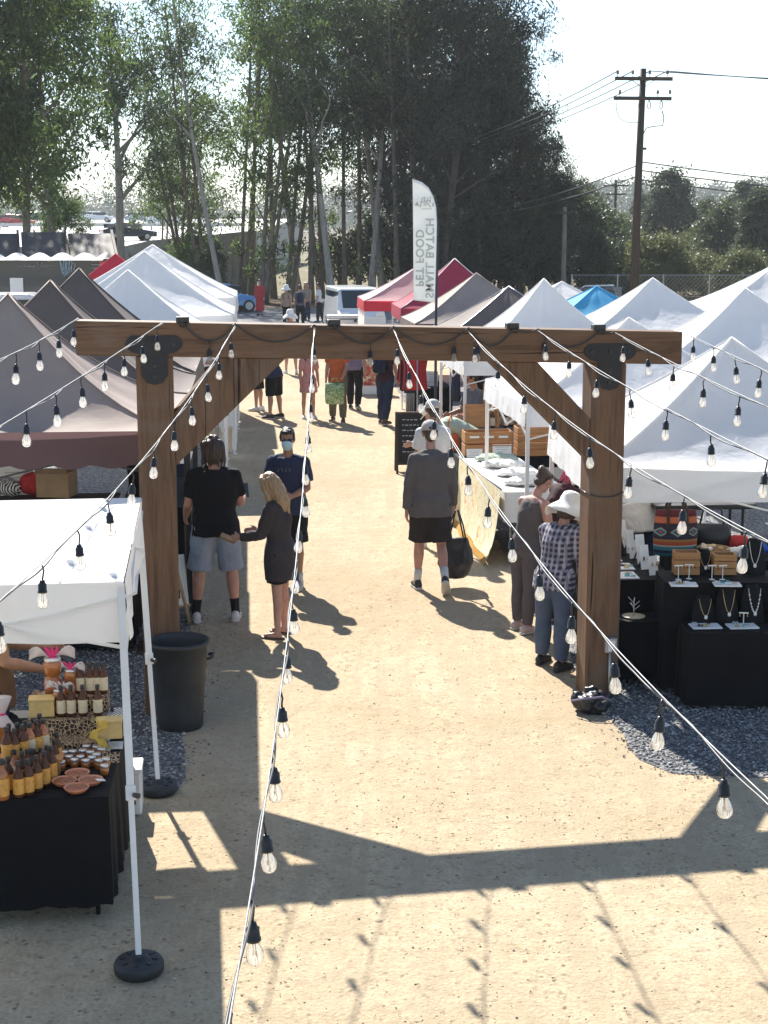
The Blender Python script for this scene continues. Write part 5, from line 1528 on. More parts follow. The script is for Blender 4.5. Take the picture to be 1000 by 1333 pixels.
        if hair in ('long', 'bob') and near and not hat:
            q_ = random.Random(sd_); lc = MB()
            for i_ in range(46 if hair == 'long' else 40):
                a_ = q_.uniform(-.35, PI + .35); L_ = (q_.uniform(.30, .42) if hair == 'long' else q_.uniform(.20, .285))
                x_, y_ = math.cos(a_) * .084, -math.sin(a_) * .088 - .012
                w_ = q_.uniform(-.02, .02); ph_ = q_.uniform(0, 6); pts_ = []
                for j_ in range(9):
                    u_ = j_ / 8; f_ = 1 + .22 * math.sin(PI * min(1, u_ * 1.2)) - .1 * u_
                    pts_.append(H(x_ * f_ + w_ * u_ + .012 * math.sin(u_ * 9 + ph_) * u_, y_ * f_ + .010 * math.cos(u_ * 8 + ph_) * u_ - .01 * u_, .075 - L_ * u_))
                lc.tube(pts_, [r_ * k for r_ in (.006, .012, .014, .014, .013, .013, .012, .009, .003)], 6)
            lc.build('lock', M[hcol], ho, True)
    if beard:
        c = MB(); c.ell(H(0, .05, -.082), (.048 * k, .045 * k, .045 * k), Rh)
        put(remesh(c, vox, 2), 'beard', M[hcol], t)
    if hat:
        hm_, kind = hat
        c = MB()
        if kind == 'cap':
            loft(c, [(H(0, -.012, z_), Rh @ X, Rh @ Vector((0, 1, 0)), a_ * k, b_ * k) for z_, a_, b_ in ((.035, .094, .117), (.07, .095, .117), (.105, .086, .106), (.135, .062, .078), (.15, .02, .028))], 20)
            br = [(H(sx * .07, .075 + (1 - abs(sx) ** 2) * .085, .052 - .012 * (1 - abs(sx)) ), ) for sx in (-1, -.6, -.2, .2, .6, 1)]
            loft(c, [(H(0, y_, .048 - (y_ - .07) * .18), Rh @ X, Rh @ Vector((0, 0, 1)), w_ * k, .0055 * k) for y_, w_ in ((.06, .078), (.10, .072), (.14, .058), (.165, .03))], 14)
            me = c.mesh('cap', [], True)
            put(me, 'cap', M[hm_], t)
            if near: MB().ell(H(0, -.128, .058), (.026 * k, .006 * k, .018 * k), Rh, 10, 6).build('cap_opening', M['hair_black'], t, True)
        else:
            wd = 1.0
            n = 44; vs = []; prof = [(.0, .166), (.055, .163), (.092, .140), (.110, .085), (.114, .04), (.150, .005), (.19, -.032), (.225, -.075)]
            for r_, z_ in prof:
                for j in range(n):
                    a_ = 2 * PI * j / n
                    wv = (r_ - .114) / .1 if r_ > .114 else 0
                    vs.append(H(r_ * math.cos(a_) * .95, -.005 + r_ * math.sin(a_) * 1.06, z_ + wv * (.018 * math.sin(3 * a_ + 1) + .01 * math.sin(5 * a_)) - (.02 * wv if math.sin(a_) < 0 else 0)))
            c.add(vs, [(i*n+j, i*n+(j+1)%n, (i+1)*n+(j+1)%n, (i+1)*n+j) for i in range(len(prof)-1) for j in range(n)])
            o = c.build('sun_hat', M[hm_], t, True); so_ = o.modifiers.new('solid', 'SOLIDIFY'); so_.thickness = .004
    if mask:
        c = MB(); loft(c, [(H(0, .075, z_), Rh @ X, Rh @ Vector((0, 1, 0)), w_ * k, d_ * k) for z_, w_, d_ in ((.002, .05, .036), (-.025, .058, .043), (-.06, .055, .038), (-.095, .045, .022), (-.112, .028, .010))], 16)
        me = remesh(c, .006, 2); put(me, 'face_mask', M['mask_blue'], t)
        er = MB()
        for s in (-1, 1): er.tube([H(s * .05, .075, -.01), H(s * .078, -.02, .005)], .0025, 5); er.tube([H(s * .05, .07, -.08), H(s * .078, -.02, -.03)], .0025, 5)
        er.build('ear_loop', M['white_metal'], t)
    if glasses:
        c = MB()
        for s in (-1, 1):
            c.ell(H(s * .034, .092, .008), (.029 * k, .010 * k, .021 * k), Rh, 12, 7); c.tube([H(s * .06, .085, .015), H(s * .08, -.01, .01)], .003, 5)
        c.tube([H(-.012, .098, .012), H(.012, .098, .012)], .003, 5)
        c.build('sunglasses', M['black_plastic'], t, True)
    MW = Matrix.Translation((x, y, .004)) @ Matrix.Rotation(R(yaw), 4, 'Z')
    hand = lambda s: MW @ (arms[s][2] + arms[s][3] * .09 * k)
    PEOPLE[key] = dict(hand_l=hand(-1), hand_r=hand(1), head=MW @ hc, thing=t, H=H, sh=MW @ sh, waist=MW @ waist, MW=MW, chest=chest, Y2=Y2, T2=T2, k=k)
    return t

def gp(px, py): 
    p = at(px, py, z=0); return p.x, p.y

# ---- nearest figures
x, y = gp(560, 769)
person('walker', 'older man walking away in taupe long sleeved shirt, dark shorts and grey cap', x, y, 4, 1.77, lean=3, head=(8, 0), aL=(-6, 12, 8, 0), aR=(8, 13, 10, 0), lL=(9, 3, 5), lR=(-5, 3, 36), bulk=1.03, skin='skin_pink',
       top='shirt_taupe', sleeve='long', hem=-.13, loose=.032, bottom='shorts_dark', blen=.45, bloose=.04, shoes='shoe_black', sock=('sock_white', .8), hair='short', hcol='hair_brown', hat=('cap_grey', 'cap'), collar=True, curlL=40, curlR=95)
x, y = gp(283, 809)
person('blackshirt', 'man in black t-shirt and pale denim shorts standing with his back turned', x, y, 8, 1.80, lean=6, head=(10, 12), aL=(6, 14, 48, 0), aR=(14, 12, 78, -6), lL=(-1, 9, 0), lR=(1, 7, 2), bulk=1.14, skin='skin_pink',
       top='tee_black', sleeve='short', hem=-.10, loose=.03, bottom='denim_pale', blen=.48, bloose=.035, shoes='shoe_white', sock=('sock_black', .8), hair='bob', hcol='hair_brown', curlR=80)
x, y = gp(366, 829)
person('blonde', 'woman with long blonde hair in dark cardigan, bare legs and sandals', x, y, 68, 1.54, lean=4, head=(20, 4), aL=(18, 8, 62, 4), aR=(14, 8, 70, 10), lL=(-1, 2, 0), lR=(3, 3, 3), fem=True, bulk=1.02, skin='skin_pink',
       top='cardigan', sleeve='long', hem=-.30, loose=.028, bottom='shorts_black', blen=.36, bloose=.03, shoes='sandal', hair='long', hcol='hair_blonde', curlL=70)
x, y = gp(378, 764)
person('masked', 'man in navy t-shirt wearing sunglasses and a pale blue face mask', x, y, 166, 1.70, lean=2, head=(6, 12), aL=(10, 10, 66, 28), aR=(8, 10, 66, 24), lL=(6, 3, 4), lR=(-4, 3, 4), bulk=1.05, skin='skin_tan',
       top='tee_navy', sleeve='short', hem=-.10, loose=.026, bottom='shorts_black', blen=.47, bloose=.03, shoes='shoe_grey', sock=('sock_white', .3), hair='short', hcol='hair_black', mask=True, glasses=True)
x, y = gp(682, 822)
person('tank', 'woman in grey tank top and leggings looking at the jewellery table', x, y, -52, 1.55, lean=9, bend=9, head=(22, 0), aL=(22, 8, 40, 10), aR=(8, 8, 30, 0), lL=(2, 2, 2), lR=(-3, 2, 2), fem=True, bulk=1.05, skin='skin_pink',
       top='tank_grey', sleeve='tank', hem=-.06, loose=.012, bottom='leggings', blen=1, bloose=.011, shoes='shoe_blush', hair='bun', hcol='hair_brown')
x, y = gp(720, 868)
person('plaid', 'woman in plaid shirt, jeans and wide white sun hat beside the right post', x, y, -38, 1.50, lean=9, bend=9, head=(16, -6), aL=(20, 8, 40, 0), aR=(2, 9, 12, 0), lL=(3, 5, 3), lR=(-6, 5, 3), fem=True, bulk=1.12, skin='skin_pink',
       top='plaid', sleeve='long', hem=-.13, loose=.028, bottom='denim_blue', blen=1, bloose=.022, shoes='shoe_black', sole='sole_dark', hair='bob', hcol='hair_brown', hat=('hat_white', 'sun'))
person('pink', 'person with bright pink hair bending towards the jewellery behind the sun hat', 1.66, 15.0, -58, 1.60, lean=12, bend=14, head=(22, 0), aL=(30, 8, 30, 0), aR=(26, 8, 30, 0), fem=True, top='maroon', sleeve='long', bottom='leggings', blen=1, hair='bob', hcol='hair_pink')
person('knit', 'seller in cream knitted jumper standing behind the jewellery table', 2.62, 15.55, 25, 1.66, lean=14, bend=16, head=(20, 0), aL=(16, 8, 40, 0), aR=(16, 10, 40, 0), fem=True, bulk=1.22, top='cream_knit', sleeve='long', hem=-.14, loose=.035, bottom='denim_dark', blen=1, hair='bob', hcol='hair_brown')
person('seller', 'seller in brown waistcoat holding a phone behind the sauce table', -2.52, 9.50, -72, 1.72, lean=2, head=(20, 0), aL=(24, 10, 56, 6), aR=(14, 8, 58, 14), top='vest_brown', sleeve='tank', hem=-.14, loose=.025, bottom='denim_dark', blen=1, hair='bob', hcol='hair_brown', skin='skin_tan', curlL=70, curlR=60)
# ---- middle distance
person('cap2', 'person in grey cap and white shirt just beyond the walking older man', .60, 18.6, 5, 1.74, head=(6, 0), bulk=.88, top='shirt_white', hem=-.12, loose=.03, bottom='shorts_dark', blen=.5, hair='short', hat=('cap_grey', 'cap'), shoes='shoe_white', near=False)
person('bender', 'person in blue jeans and pale green top bending over the stall', 1.28, 21.8, 78, 1.72, lean=42, bend=30, head=(0, 0), aL=(50, 8, 20, 0), aR=(45, 8, 20, 0), lL=(4, 3, 6), lR=(-3, 3, 4), bulk=1.05, top='sage', sleeve='short', bottom='denim_dark', blen=1, hair=None, hat=('hat_white', 'cap'), near=False)
person('vendor', 'dark haired vendor in grey shirt and glasses behind the picture frames', 1.42, 23.4, 120, 1.74, lean=5, head=(18, 0), aL=(20, 8, 60, 10), aR=(20, 8, 60, 10), bulk=1.1, skin='skin_tan', top='shirt_grey', sleeve='short', bottom='denim_dark', blen=1, hair='short', hcol='hair_black', glasses=True, near=False)
x, y = gp(501, 553)
person('backpacker', 'man in dark maroon shirt and jeans with a dark backpack', x, y, -35, 1.80, lean=4, lL=(8, 3, 6), lR=(-8, 3, 10), bulk=1.05, skin='skin_pink', top='maroon', hem=-.08, bottom='denim_dark', blen=1, shoes='shoe_brown', hair='short', near=False)
x, y = gp(440, 550)
person('orange', 'man in orange shirt and olive trousers carrying a green patterned bag', x, y, 172, 1.78, lL=(8, 3, 4), lR=(-6, 3, 6), aL=(14, 8, 40, 10), top='orange', hem=-.10, bottom='olive', blen=1, bloose=.018, shoes='shoe_brown', hair='short', near=False)
x, y = gp(462, 533)
person('purplegrey', 'person in lilac grey top and black trousers behind the orange shirted man', x, y, -12, 1.72, lL=(10, 3, 6), lR=(-10, 3, 14), top='purple_grey', bottom='shorts_black', blen=1, hair='bob', near=False)
x, y = gp(402, 545)
person('pinkdress', 'girl in a short pink dress standing in the middle of the walkway', x, y, -165, 1.50, fem=True, top='dress_pink', sleeve='short', hem=-.06, loose=.01, bottom='dress_pink', blen=.2, skirt=('dress_pink', .30, .05), shoes='shoe_white', hair='long', hcol='hair_brown', near=False)
x, y = gp(357, 545)
person('dark1', 'person all in black leaning towards the left stalls', x, y, 62, 1.74, lean=14, bend=8, lL=(2, 5, 3), lR=(-3, 5, 3), bulk=1.12, top='tee_navy', hem=-.08, loose=.03, bottom='shorts_black', blen=.52, bloose=.035, shoes='shoe_black', hair='short', near=False)
x, y = gp(336, 535)
person('dark2', 'person in black with white shoes partly hidden by the left brace', x, y, 70, 1.70, lean=8, top='tee_black', hem=-.08, bottom='shorts_black', blen=.5, shoes='shoe_white', hair='short', near=False)
x, y = gp(379, 487)
person('hatted', 'person in a pale hat whose head shows just over the beam', x, y, 10, 1.72, lL=(12, 3, 6), lR=(-10, 3, 14), top='tan_shirt', bottom='shorts_dark', blen=.5, hair='short', hat=('hat_white', 'sun'), shoes='shoe_white', near=False)
for key, lab, px, Y, yaw, kw in [
    ('far_a', 'far walker in tan vest and black trousers at the left of the group', 369, 66, 170, dict(top='tan_shirt', bottom='shorts_black', blen=1, hat=('hat_white', 'sun'))),
    ('far_b', 'far walker in pale shirt carrying a dark blue backpack', 387, 67, 5, dict(top='shirt_grey', bottom='shorts_black', blen=1)),
    ('far_c', 'far walker with fair hair half hidden behind the blue backpack', 396, 71, 160, dict(top='tan_shirt', bottom='denim_dark', blen=1, hair='long', hcol='hair_blonde')),
    ('far_d', 'far walker in grey top at the right of the group', 413, 70, 80, dict(top='shirt_white', bottom='shorts_dark', blen=1)),
    ('far_e', 'far person in a bright red dress beside the white tents', 333, 76, 170, dict(top='red', sleeve='long', bottom='red', blen=.3, skirt=('red', .7, .06)))]:
    p = at(px, 0, Y=Y)
    person(key, lab, p.x, Y, yaw, 1.72, near=False, vox=.02, lL=(6, 3, 4), lR=(-6, 3, 6), **kw)

d_ = PEOPLE['masked']
pr_ = MB(); c0_ = d_['chest'] + d_['Y2'] * .158 + d_['T2'] * .07
for i_ in range(4): pr_.box(c0_ + Vector(((i_ - 1.5) * .042, 0, 0)), (.010, .006, .034)); pr_.box(c0_ + Vector(((i_ - 1.5) * .042 + .007, 0, .013 - .026 * (i_ % 2))), (.022, .006, .008))
pr_.build('chest_print', M['shirt_grey'], d_['thing'])
# ---- things carried
def at_hand(key, side): return PEOPLE[key]['hand_' + side]
hp = at_hand('walker', 'r')
bag = thing('tote_bag', 'black tote bag hanging from the walking older man\'s right hand', 'bag', hp - Vector((-.03, 0, .72)), R(22))
M['bag_black'] = simple('bag_black', (0.012, 0.012, 0.016), 0.38, 0.25, 9, 0, 0.3, 14)
c = MB()
loft(c, [((0, 0, z_), (1, 0, 0), (0, 1, 0), w_, d_) for z_, w_, d_ in ((0.0, .11, .07), (.02, .15, .085), (.17, .215, .09), (.32, .19, .065), (.44, .14, .03))], 20)
me = remesh(c, .012, 3); wrinkle(me, .008, 9, 3); put(me, 'bag_body', M['bag_black'], bag)
for s in (-1, 1):
    MB().tube([(-.11, s * .03, .39), (-.06, s * .03, .58), (-.015, s * .012, .74), (.02, s * .01, .745), (.07, s * .03, .58), (.11, s * .03, .39)], .009, 6).build('strap', M['bag_black'], bag, True)
ph = lambda key, side, lab, rot, mat_='black_plastic': None
def phone(label, p, rot):
    t = thing('phone', label, 'phone', p, 0)
    t.rotation_euler = rot
    MB().box((0, 0, 0), (.075, .009, .15)).build('phone_body', M['black_plastic'], t, bevel=.004)
    MB().box((0, -.0052, 0), (.068, .002, .138)).build('screen', M['car_glass'], t)
    MB().box((.02, .0055, .055), (.022, .003, .022)).build('camera_lens', M['dark_metal'], t)
phone('phone held by the seller over the sauce table', (PEOPLE['seller']['hand_l'] + PEOPLE['seller']['hand_r']) / 2 + Vector((.03, 0, .03)), (R(-60), R(10), R(70)))
phone('phone in the right hand of the man in black t-shirt', at_hand('blackshirt', 'r') + Vector((.0, .02, .05)), (R(-20), 0, R(20)))
wl = thing('wallet', 'brown wallet held out by the blonde woman', 'wallet', at_hand('blonde', 'l') + Vector((-.05, .0, .0)), R(15))
M['leather'] = simple('leather', (0.16, 0.09, 0.05), 0.5, 0.2, 9, 0, .1)
MB().box((0, 0, 0), (.16, .014, .06), (0, R(25), 0)).build('wallet_cover', M['leather'], wl, bevel=.005)
MB().box((0, -.009, .012), (.14, .005, .035), (0, R(25), 0)).build('card_flap', M['tan_shirt'], wl)
def backpack(key, label, mat_, z0=.30):
    d = PEOPLE[key]; k = d['k']
    t = thing('backpack', label, 'backpack', (0, 0, 0)); t.matrix_world = d['MW']
    c0 = d['chest'] - d['Y2'] * .20 * k
    c = MB()
    loft(c, [(c0 + d['T2'] * z_ * k, (1, 0, 0), d['Y2'], w_ * k, e_ * k) for z_, w_, e_ in ((-.26, .11, .05), (-.24, .145, .085), (-.08, .155, .10), (.08, .14, .085), (.17, .10, .05), (.19, .04, .02))], 18)
    me = remesh(c, .016, 2); wrinkle(me, .008, 9, 2); put(me, 'pack_body', M[mat_], t)
    c = MB(); loft(c, [(c0 + d['T2'] * z_ * k - d['Y2'] * .09 * k, (1, 0, 0), d['Y2'], .10 * k, .035 * k) for z_ in (-.22, -.12, -.05)], 14)
    c.build('front_pocket', M[mat_], t, True)
    for s in (-1, 1):
        cc_ = d['chest']
        MB().tube([cc_ + Vector((s * .09 * k, 0, 0)) - d['Y2'] * .13 * k + d['T2'] * .10 * k, cc_ + Vector((s * .10 * k, 0, 0)) + d['T2'] * .19 * k, cc_ + Vector((s * .115 * k, 0, 0)) + d['Y2'] * .145 * k + d['T2'] * .04 * k, cc_ + Vector((s * .15 * k, 0, 0)) - d['T2'] * .16 * k, cc_ + Vector((s * .12 * k, 0, 0)) - d['Y2'] * .13 * k - d['T2'] * .2 * k], .016 * k, 6).build('strap', M[mat_], t, True)
backpack('backpacker', 'dark backpack on the man in maroon shirt', 'navy_cloth')
backpack('far_b', 'dark blue backpack on the far walker', 'navy_cloth')
backpack('far_a', 'brown backpack on the far walker in tan vest', 'maroon')
hp = at_hand('orange', 'l')
gb = thing('shopping_bag', 'green leaf patterned bag carried by the man in orange', 'bag', hp + Vector((-.16, -.12, -.52)), R(-5))
m_, nt_, b_ = new_mat('leaf_print'); v_ = coords(nt_)
f_ = noise_tex(nt_, v_, 16, 3, .6, 1.5); nt_.links.new(ramp(nt_, f_, [(.4, (.08, .2, .06)), (.5, (.32, .42, .14)), (.6, (.5, .55, .38))]), b_.inputs['Base Color']); b_.inputs['Roughness'].default_value = .7; M['leaf_print'] = m_
c = MB(); loft(c, [((0, 0, z_), (1, 0, 0), (0, 1, 0), w_, d_) for z_, w_, d_ in ((0, .17, .07), (.02, .19, .085), (.2, .2, .08), (.42, .2, .04))], 16)
c.build('bag_body', M['leaf_print'], gb, True)
for s in (-1, 1): MB().tube([(-.09, s * .02, .41), (-.04, s * .02, .52), (.04, s * .02, .52), (.09, s * .02, .41)], .008, 6).build('strap', M['leaf_print'], gb, True)
ob_ = thing('shoulder_bag', 'orange cloth bag slung on the person bending over the stall', 'bag', PEOPLE['bender']['waist'] + Vector((-.22, -.14, -.02)), R(20))
c = MB(); loft(c, [((0, 0, z_), (1, 0, 0), (0, 1, 0), w_, d_) for z_, w_, d_ in ((-.36, .06, .03), (-.33, .11, .05), (-.15, .12, .055), (0, .09, .02))], 14); me = remesh(c, .012, 2); wrinkle(me, .008, 9, 3); put(me, 'bag_body', M['orange'], ob_)
MB().tube([(-.08, 0, -.02), (-.04, .02, .18), (.02, .10, .26), (.08, 0, -.02)], .010, 6).build('strap', M['orange'], ob_, True)
# ================================================================ stalls: tables and goods
def table(label, x0, y0, w_, d_, z, rz=0, leg='grey_metal', top='white_metal', group='stall tables'):
    t = thing('folding_table', label, 'table', (x0, y0, 0), R(rz), group)
    MB().box((w_ / 2, d_ / 2, z - .02), (w_ - .02, d_ - .02, .03)).build('table_top', M[top], t, bevel=.006)
    for ax in (.08, w_ - .08):
        for ay in (.08, d_ - .08):
            MB().tube([(ax, ay, 0), (ax, ay, z - .035)], .014, 8).build('leg', M[leg], t, True)
    return t
def drape(label, x0, y0, w_, d_, z, drop, rz=0, mat_='black_cloth', name='tablecloth', seed=0, amp=.012, uneven=0.0):
    """cloth over a table: top sheet and wavy hanging skirt"""
    mb = MB()
    e = .006
    mb.grid(lambda u, v: Vector((-e + u * (w_ + 2 * e), -e + v * (d_ + 2 * e), z + .004 + .003 * nz((u * w_ * 4 + seed, v * d_ * 4, 0), 1.5))), max(4, int(w_ * 12)), max(4, int(d_ * 12)))
    per = [Vector((-e, -e, 0)), Vector((w_ + e, -e, 0)), Vector((w_ + e, d_ + e, 0)), Vector((-e, d_ + e, 0))]
    pts = []
    for k in range(4):
        a, b = per[k], per[(k + 1) % 4]; n = max(6, int((b - a).length / .035))
        pts += [a.lerp(b, i / n) for i in range(n)]
    m = len(pts); c = Vector((w_ / 2, d_ / 2, 0)); vs = []; nv = 8
    for j in range(nv + 1):
        v = j / nv
        for i, p in enumerate(pts):
            s = i * .035
            q = p + (p - c).normalized() * ((amp * (math.sin(s * 19 + seed) + .8 * math.sin(s * 43 + 2 * seed) + 1.3) * v ** .7) + .05 * amp)
            vs.append((q.x, q.y, z + .004 - .004 * (v > 0) - (drop * (1 + uneven * nz((s, seed, 1), 1.1))) * v))
    fs = [(j*m+i, j*m+(i+1)%m, (j+1)*m+(i+1)%m, (j+1)*m+i) for j in range(nv) for i in range(m)]
    mb.add(vs, fs)
    o = mb.build(name, M[mat_], None, True, fixn=False)
    o.location = (x0, y0, 0); o.rotation_euler = (0, 0, R(rz))
    return tag(o, label, 'tablecloth', 'tablecloths on the stall tables')
def loc_of(x0, y0, rz, p):
    v = Matrix.Rotation(R(rz), 3, 'Z') @ Vector(p); return Vector((x0 + v.x, y0 + v.y, v.z))

# ---------------------------------------------------------------- sauce table under the nearest tent
TZ = .725
table('folding table under the black cloth with sauce bottles', -2.34, 7.98, .82, 1.62, TZ - .004, 5, 'black_plastic')
drape('black cloth hanging almost to the ground round the sauce bottle table', -2.34, 7.98, .82, 1.62, TZ, .63, 5, seed=2, uneven=.08, amp=.016)
M['sauce'] = glass_mat('sauce_glass', (0.55, 0.2, 0.05), .05)
m_, nt_, b_ = new_mat('amber_glass'); b_.inputs['Base Color'].default_value = (0.085, 0.03, 0.012, 1); b_.inputs['Roughness'].default_value = .22; b_.inputs['Specular IOR Level'].default_value = .3; M['amber_glass'] = m_
m_, nt_, b_ = new_mat('honey'); b_.inputs['Base Color'].default_value = (0.36, 0.12, 0.03, 1); b_.inputs['Roughness'].default_value = .08; b_.inputs['Coat Weight'].default_value = .6; M['honey'] = m_
M['label_orange'] = simple('label_orange', (0.66, 0.33, 0.07), .6, .25, 60); M['label_cream'] = simple('label_cream', (0.62, 0.52, 0.36), .6, .15, 60)
M['label_red'] = simple('label_red', (0.5, 0.13, 0.05), .6, .2, 60)
M['lid_silver'] = simple('lid_silver', (0.6, 0.6, 0.62), .3, .1, 10, .8)
M['pink_ribbon'] = cloth('pink_ribbon', (0.75, 0.06, 0.22), .1, .2, .3, 20); M['tulle'] = cloth('tulle', (0.75, 0.68, 0.68), .05, .4, .3, 20)
M['yellow_ribbon'] = cloth('yellow_ribbon', (0.62, 0.42, 0.08), .15, .1, .3, 20)
def beans():
    m, nt, b = new_mat('bean_print'); v = coords(nt, (1, 1, 1))
    vo = N(nt, 'ShaderNodeTexVoronoi', feature='DISTANCE_TO_EDGE'); vo.inputs['Scale'].default_value = 42; nt.links.new(v, vo.inputs['Vector'])
    c = ramp(nt, vo.outputs['Distance'], [(.04, (.50, .36, .22)), (.10, (.03, .016, .010))])
    nt.links.new(c, b.inputs['Base Color']); b.inputs['Roughness'].default_value = .8; return m
M['bean_print'] = beans()
def bottle_proto(h, r, glass, lab, cap, label, squat=False):
    t = thing('sauce_bottle', label, 'bottle', (0, 0, -50), 0, 'bottles on the sauce table')
    MB().lathe([(r * .92, 0), (r, .006), (r, h * .58), (r * .86, h * .66), (r * .42, h * .78), (r * .38, h * .90)], 14).build('glass_body', M[glass], t, True)
    MB().lathe([(r * 1.02, h * .10), (r * 1.025, h * .11), (r * 1.025, h * .52), (r * 1.02, h * .53)], 14, caps=False).build('paper_label', M[lab], t, True)
    MB().lathe([(r * .46, h * .86), (r * .47, h * .87), (r * .47, h * .99), (r * .40, h), (.001, h)], 12).build('cap', M[cap], t, True)
    return t
B1 = bottle_proto(.205, .031, 'amber_glass', 'label_orange', 'black_plastic', 'amber bottle with orange label and black cap standing in the front rows')
B2 = bottle_proto(.19, .028, 'amber_glass', 'label_cream', 'black_plastic', 'dark bottle with cream label among the raised displays')
B3 = bottle_proto(.23, .036, 'honey', 'label_orange', 'black_plastic', 'large square looking bottle with orange label at the table corner')
B4 = bottle_proto(.195, .031, 'honey', 'label_cream', 'black_plastic', 'honey coloured bottle with cream label among the orange labelled bottles')
used = set()
def spot(proto, x, y, z, label=None, s=1.0):
    if proto.name in used: o = copy_tree(proto)
    else: o = proto; used.add(proto.name)
    o.location = (x, y, z); o.rotation_euler = (0, 0, rng.uniform(0, 6)); o.scale = (s, s, s)
    if label: o['label'] = label
    return o
for px, py in ((25, 1037), (38, 1034), (49, 1029), (59, 1023), (68, 1016), (12, 1031), (30, 1024), (41, 1020)):
    p = at(px, py, z=TZ + .006); spot(B1, p.x, p.y, TZ + .006)
for px, py in ((62, 1008), (54, 1010), (46, 1013), (37, 1015), (28, 1012), (20, 1016), (72, 1003), (64, 999), (75, 994)):
    p = at(px, py, z=TZ + .006); spot(B4 if (px * 7 + py) % 4 == 0 else B1, p.x, p.y, TZ + .006, s=rng.uniform(.84, .95))
for px, py in ((132, 951), (140, 946), (124, 953), (147, 953), (138, 958)):
    p = at(px, py, z=TZ + .006); spot(B2, p.x, p.y, TZ + .006, 'dark bottle with cream label at the right rear of the sauce table', s=.85)
p = at(4, 1040, z=TZ + .006); spot(B3, p.x, p.y, TZ + .006)
rz_ = TZ + .11
p = at(34, 985, z=rz_)
rs = thing('display_riser', 'low wooden riser carrying the second row of orange bottles', 'riser', (p.x - .02, p.y, TZ + .006), R(5))
MB().box((0, 0, .095), (.46, .13, .018)).build('shelf', M['crate_wood'], rs, bevel=.003)
for sx in (-.2, .2): MB().box((sx, 0, .043), (.02, .11, .086)).build('support', M['crate_wood'], rs)
for px, py in ((10, 992), (20, 990), (31, 987), (40, 984), (49, 981), (58, 978), (13, 984), (24, 982), (34, 979), (44, 976), (53, 973)):
    p = at(px, py, z=rz_ + .0005); spot(B4 if (px + py) % 4 == 0 else B1, p.x, p.y, rz_ + .0005, s=rng.uniform(.9, 1.05))
# stepped display with the bean print cloth
sx0, sy0 = -2.14, 8.72
for i, (yy, zz, lab) in enumerate(((0, .07, 'lowest step of the bean print display'), (.17, .16, 'middle step of the bean print display'), (.34, .25, 'top step of the bean print display'))):
    o = MB()
    o.grid(lambda u, v: Vector((u * .47, yy + v * .17, TZ + zz + .004 * nz((u * 9, v * 5, i), 1.2))), 14, 5)
    o.grid(lambda u, v: Vector((u * .47 - .0 * v, yy - .012 * math.sin(u * 22 + i) * (1 - v) - .008 * (1 - v), TZ + .006 + v * (zz - .006))), 20, 4)
    o.add([(0, yy, TZ + .006), (0, yy + .17, TZ + .006), (0, yy + .17, TZ + zz), (0, yy, TZ + zz)], [(0, 1, 2, 3)]); o.add([(.47, yy, TZ + .006), (.47, yy + .17, TZ + .006), (.47, yy + .17, TZ + zz), (.47, yy, TZ + zz)], [(0, 1, 2, 3)])
    b = o.build('display_step', M['bean_print'], None, True); b.location = (sx0, sy0, 0); b.rotation_euler = (0, 0, R(5))
    tag(b, 'brown and cream bean print cloth over the ' + lab.split(' of')[0], 'display step', 'bean print display steps')
def on_step(fx, i): return loc_of(sx0, sy0, 5, (fx, (.085, .255, .425)[i], TZ + (.07, .16, .25)[i] + .005))
for fx, i in ((.20, 1), (.26, 1), (.33, 1), (.40, 2), (.44, 2), (.36, 2), (.30, 2), (.42, 1)):
    p = on_step(fx, i); spot(B2, p.x, p.y, p.z)
def gift_jar(label, p, s, bow):
    t = thing('gift_jar', label, 'jar', p, rng.uniform(-.3, .3), 'gift jars with bows')
    MB().lathe([(.042 * s, 0), (.047 * s, .006), (.047 * s, .075 * s), (.038 * s, .088 * s), (.036 * s, .1 * s), (.047 * s, .105 * s), (.05 * s, .16 * s), (.042 * s, .178 * s)], 16).build('jar_body', M['honey'], t, True)
    MB().lathe([(.048 * s, .025 * s), (.0485 * s, .026 * s), (.0485 * s, .066 * s), (.048 * s, .067 * s)], 16, caps=False).build('paper_label', M['label_red'], t, True)
    MB().lathe([(.043 * s, .176 * s), (.045 * s, .178 * s), (.045 * s, .192 * s), (.04 * s, .196 * s)], 14).build('lid', M['lid_silver'], t, True)
    bw = MB()
    for a in (-1, 1):
        bw.grid(lambda u, v: Vector((a * (.01 + .11 * u) * s, .012 * math.sin(u * 7 + v * 3), .19 * s + (.03 + .02 * v) * math.sin(u * 2.6) * s + (.05 * u * (v - .5)) * s)), 8, 5)
    o = bw.build('tulle_bow', M['tulle'], t, True); sd_ = o.modifiers.new('solid', 'SOLIDIFY'); sd_.thickness = .003
    bw = MB()
    for a in (-.5, .1, .6): bw.tube([(0, 0, .19 * s), (a * .05, .01, .225 * s), (a * .07 - .01, 0, .255 * s)], [.014 * s, .013 * s, .004], 7)
    bw.build('ribbon', M[bow], t, True)
    return t
gift_jar('tall gift jar with white tulle and a bright pink bow', on_step(.13, 2) + Vector((0, .02, 0)), 1.15, 'pink_ribbon')
gift_jar('small gift jar with a pink ribbon right of the tall gift jar', on_step(.24, 2), .78, 'pink_ribbon')
gift_jar('small gift jar with a white ribbon between the two pink bows', on_step(.20, 1) + Vector((-.02, .05, 0)), .78, 'tulle')
def small_jar(label, p, lid='lid_silver', g='small jars by the bowls'):
    t = thing('small_jar', label, 'jar', p, 0, g)
    MB().lathe([(.022, 0), (.026, .004), (.026, .04), (.022, .046)], 12).build('jar_body', M['honey'], t, True)
    MB().lathe([(.024, .046), (.025, .047), (.025, .058), (.022, .060)], 12).build('lid', M[lid], t, True)
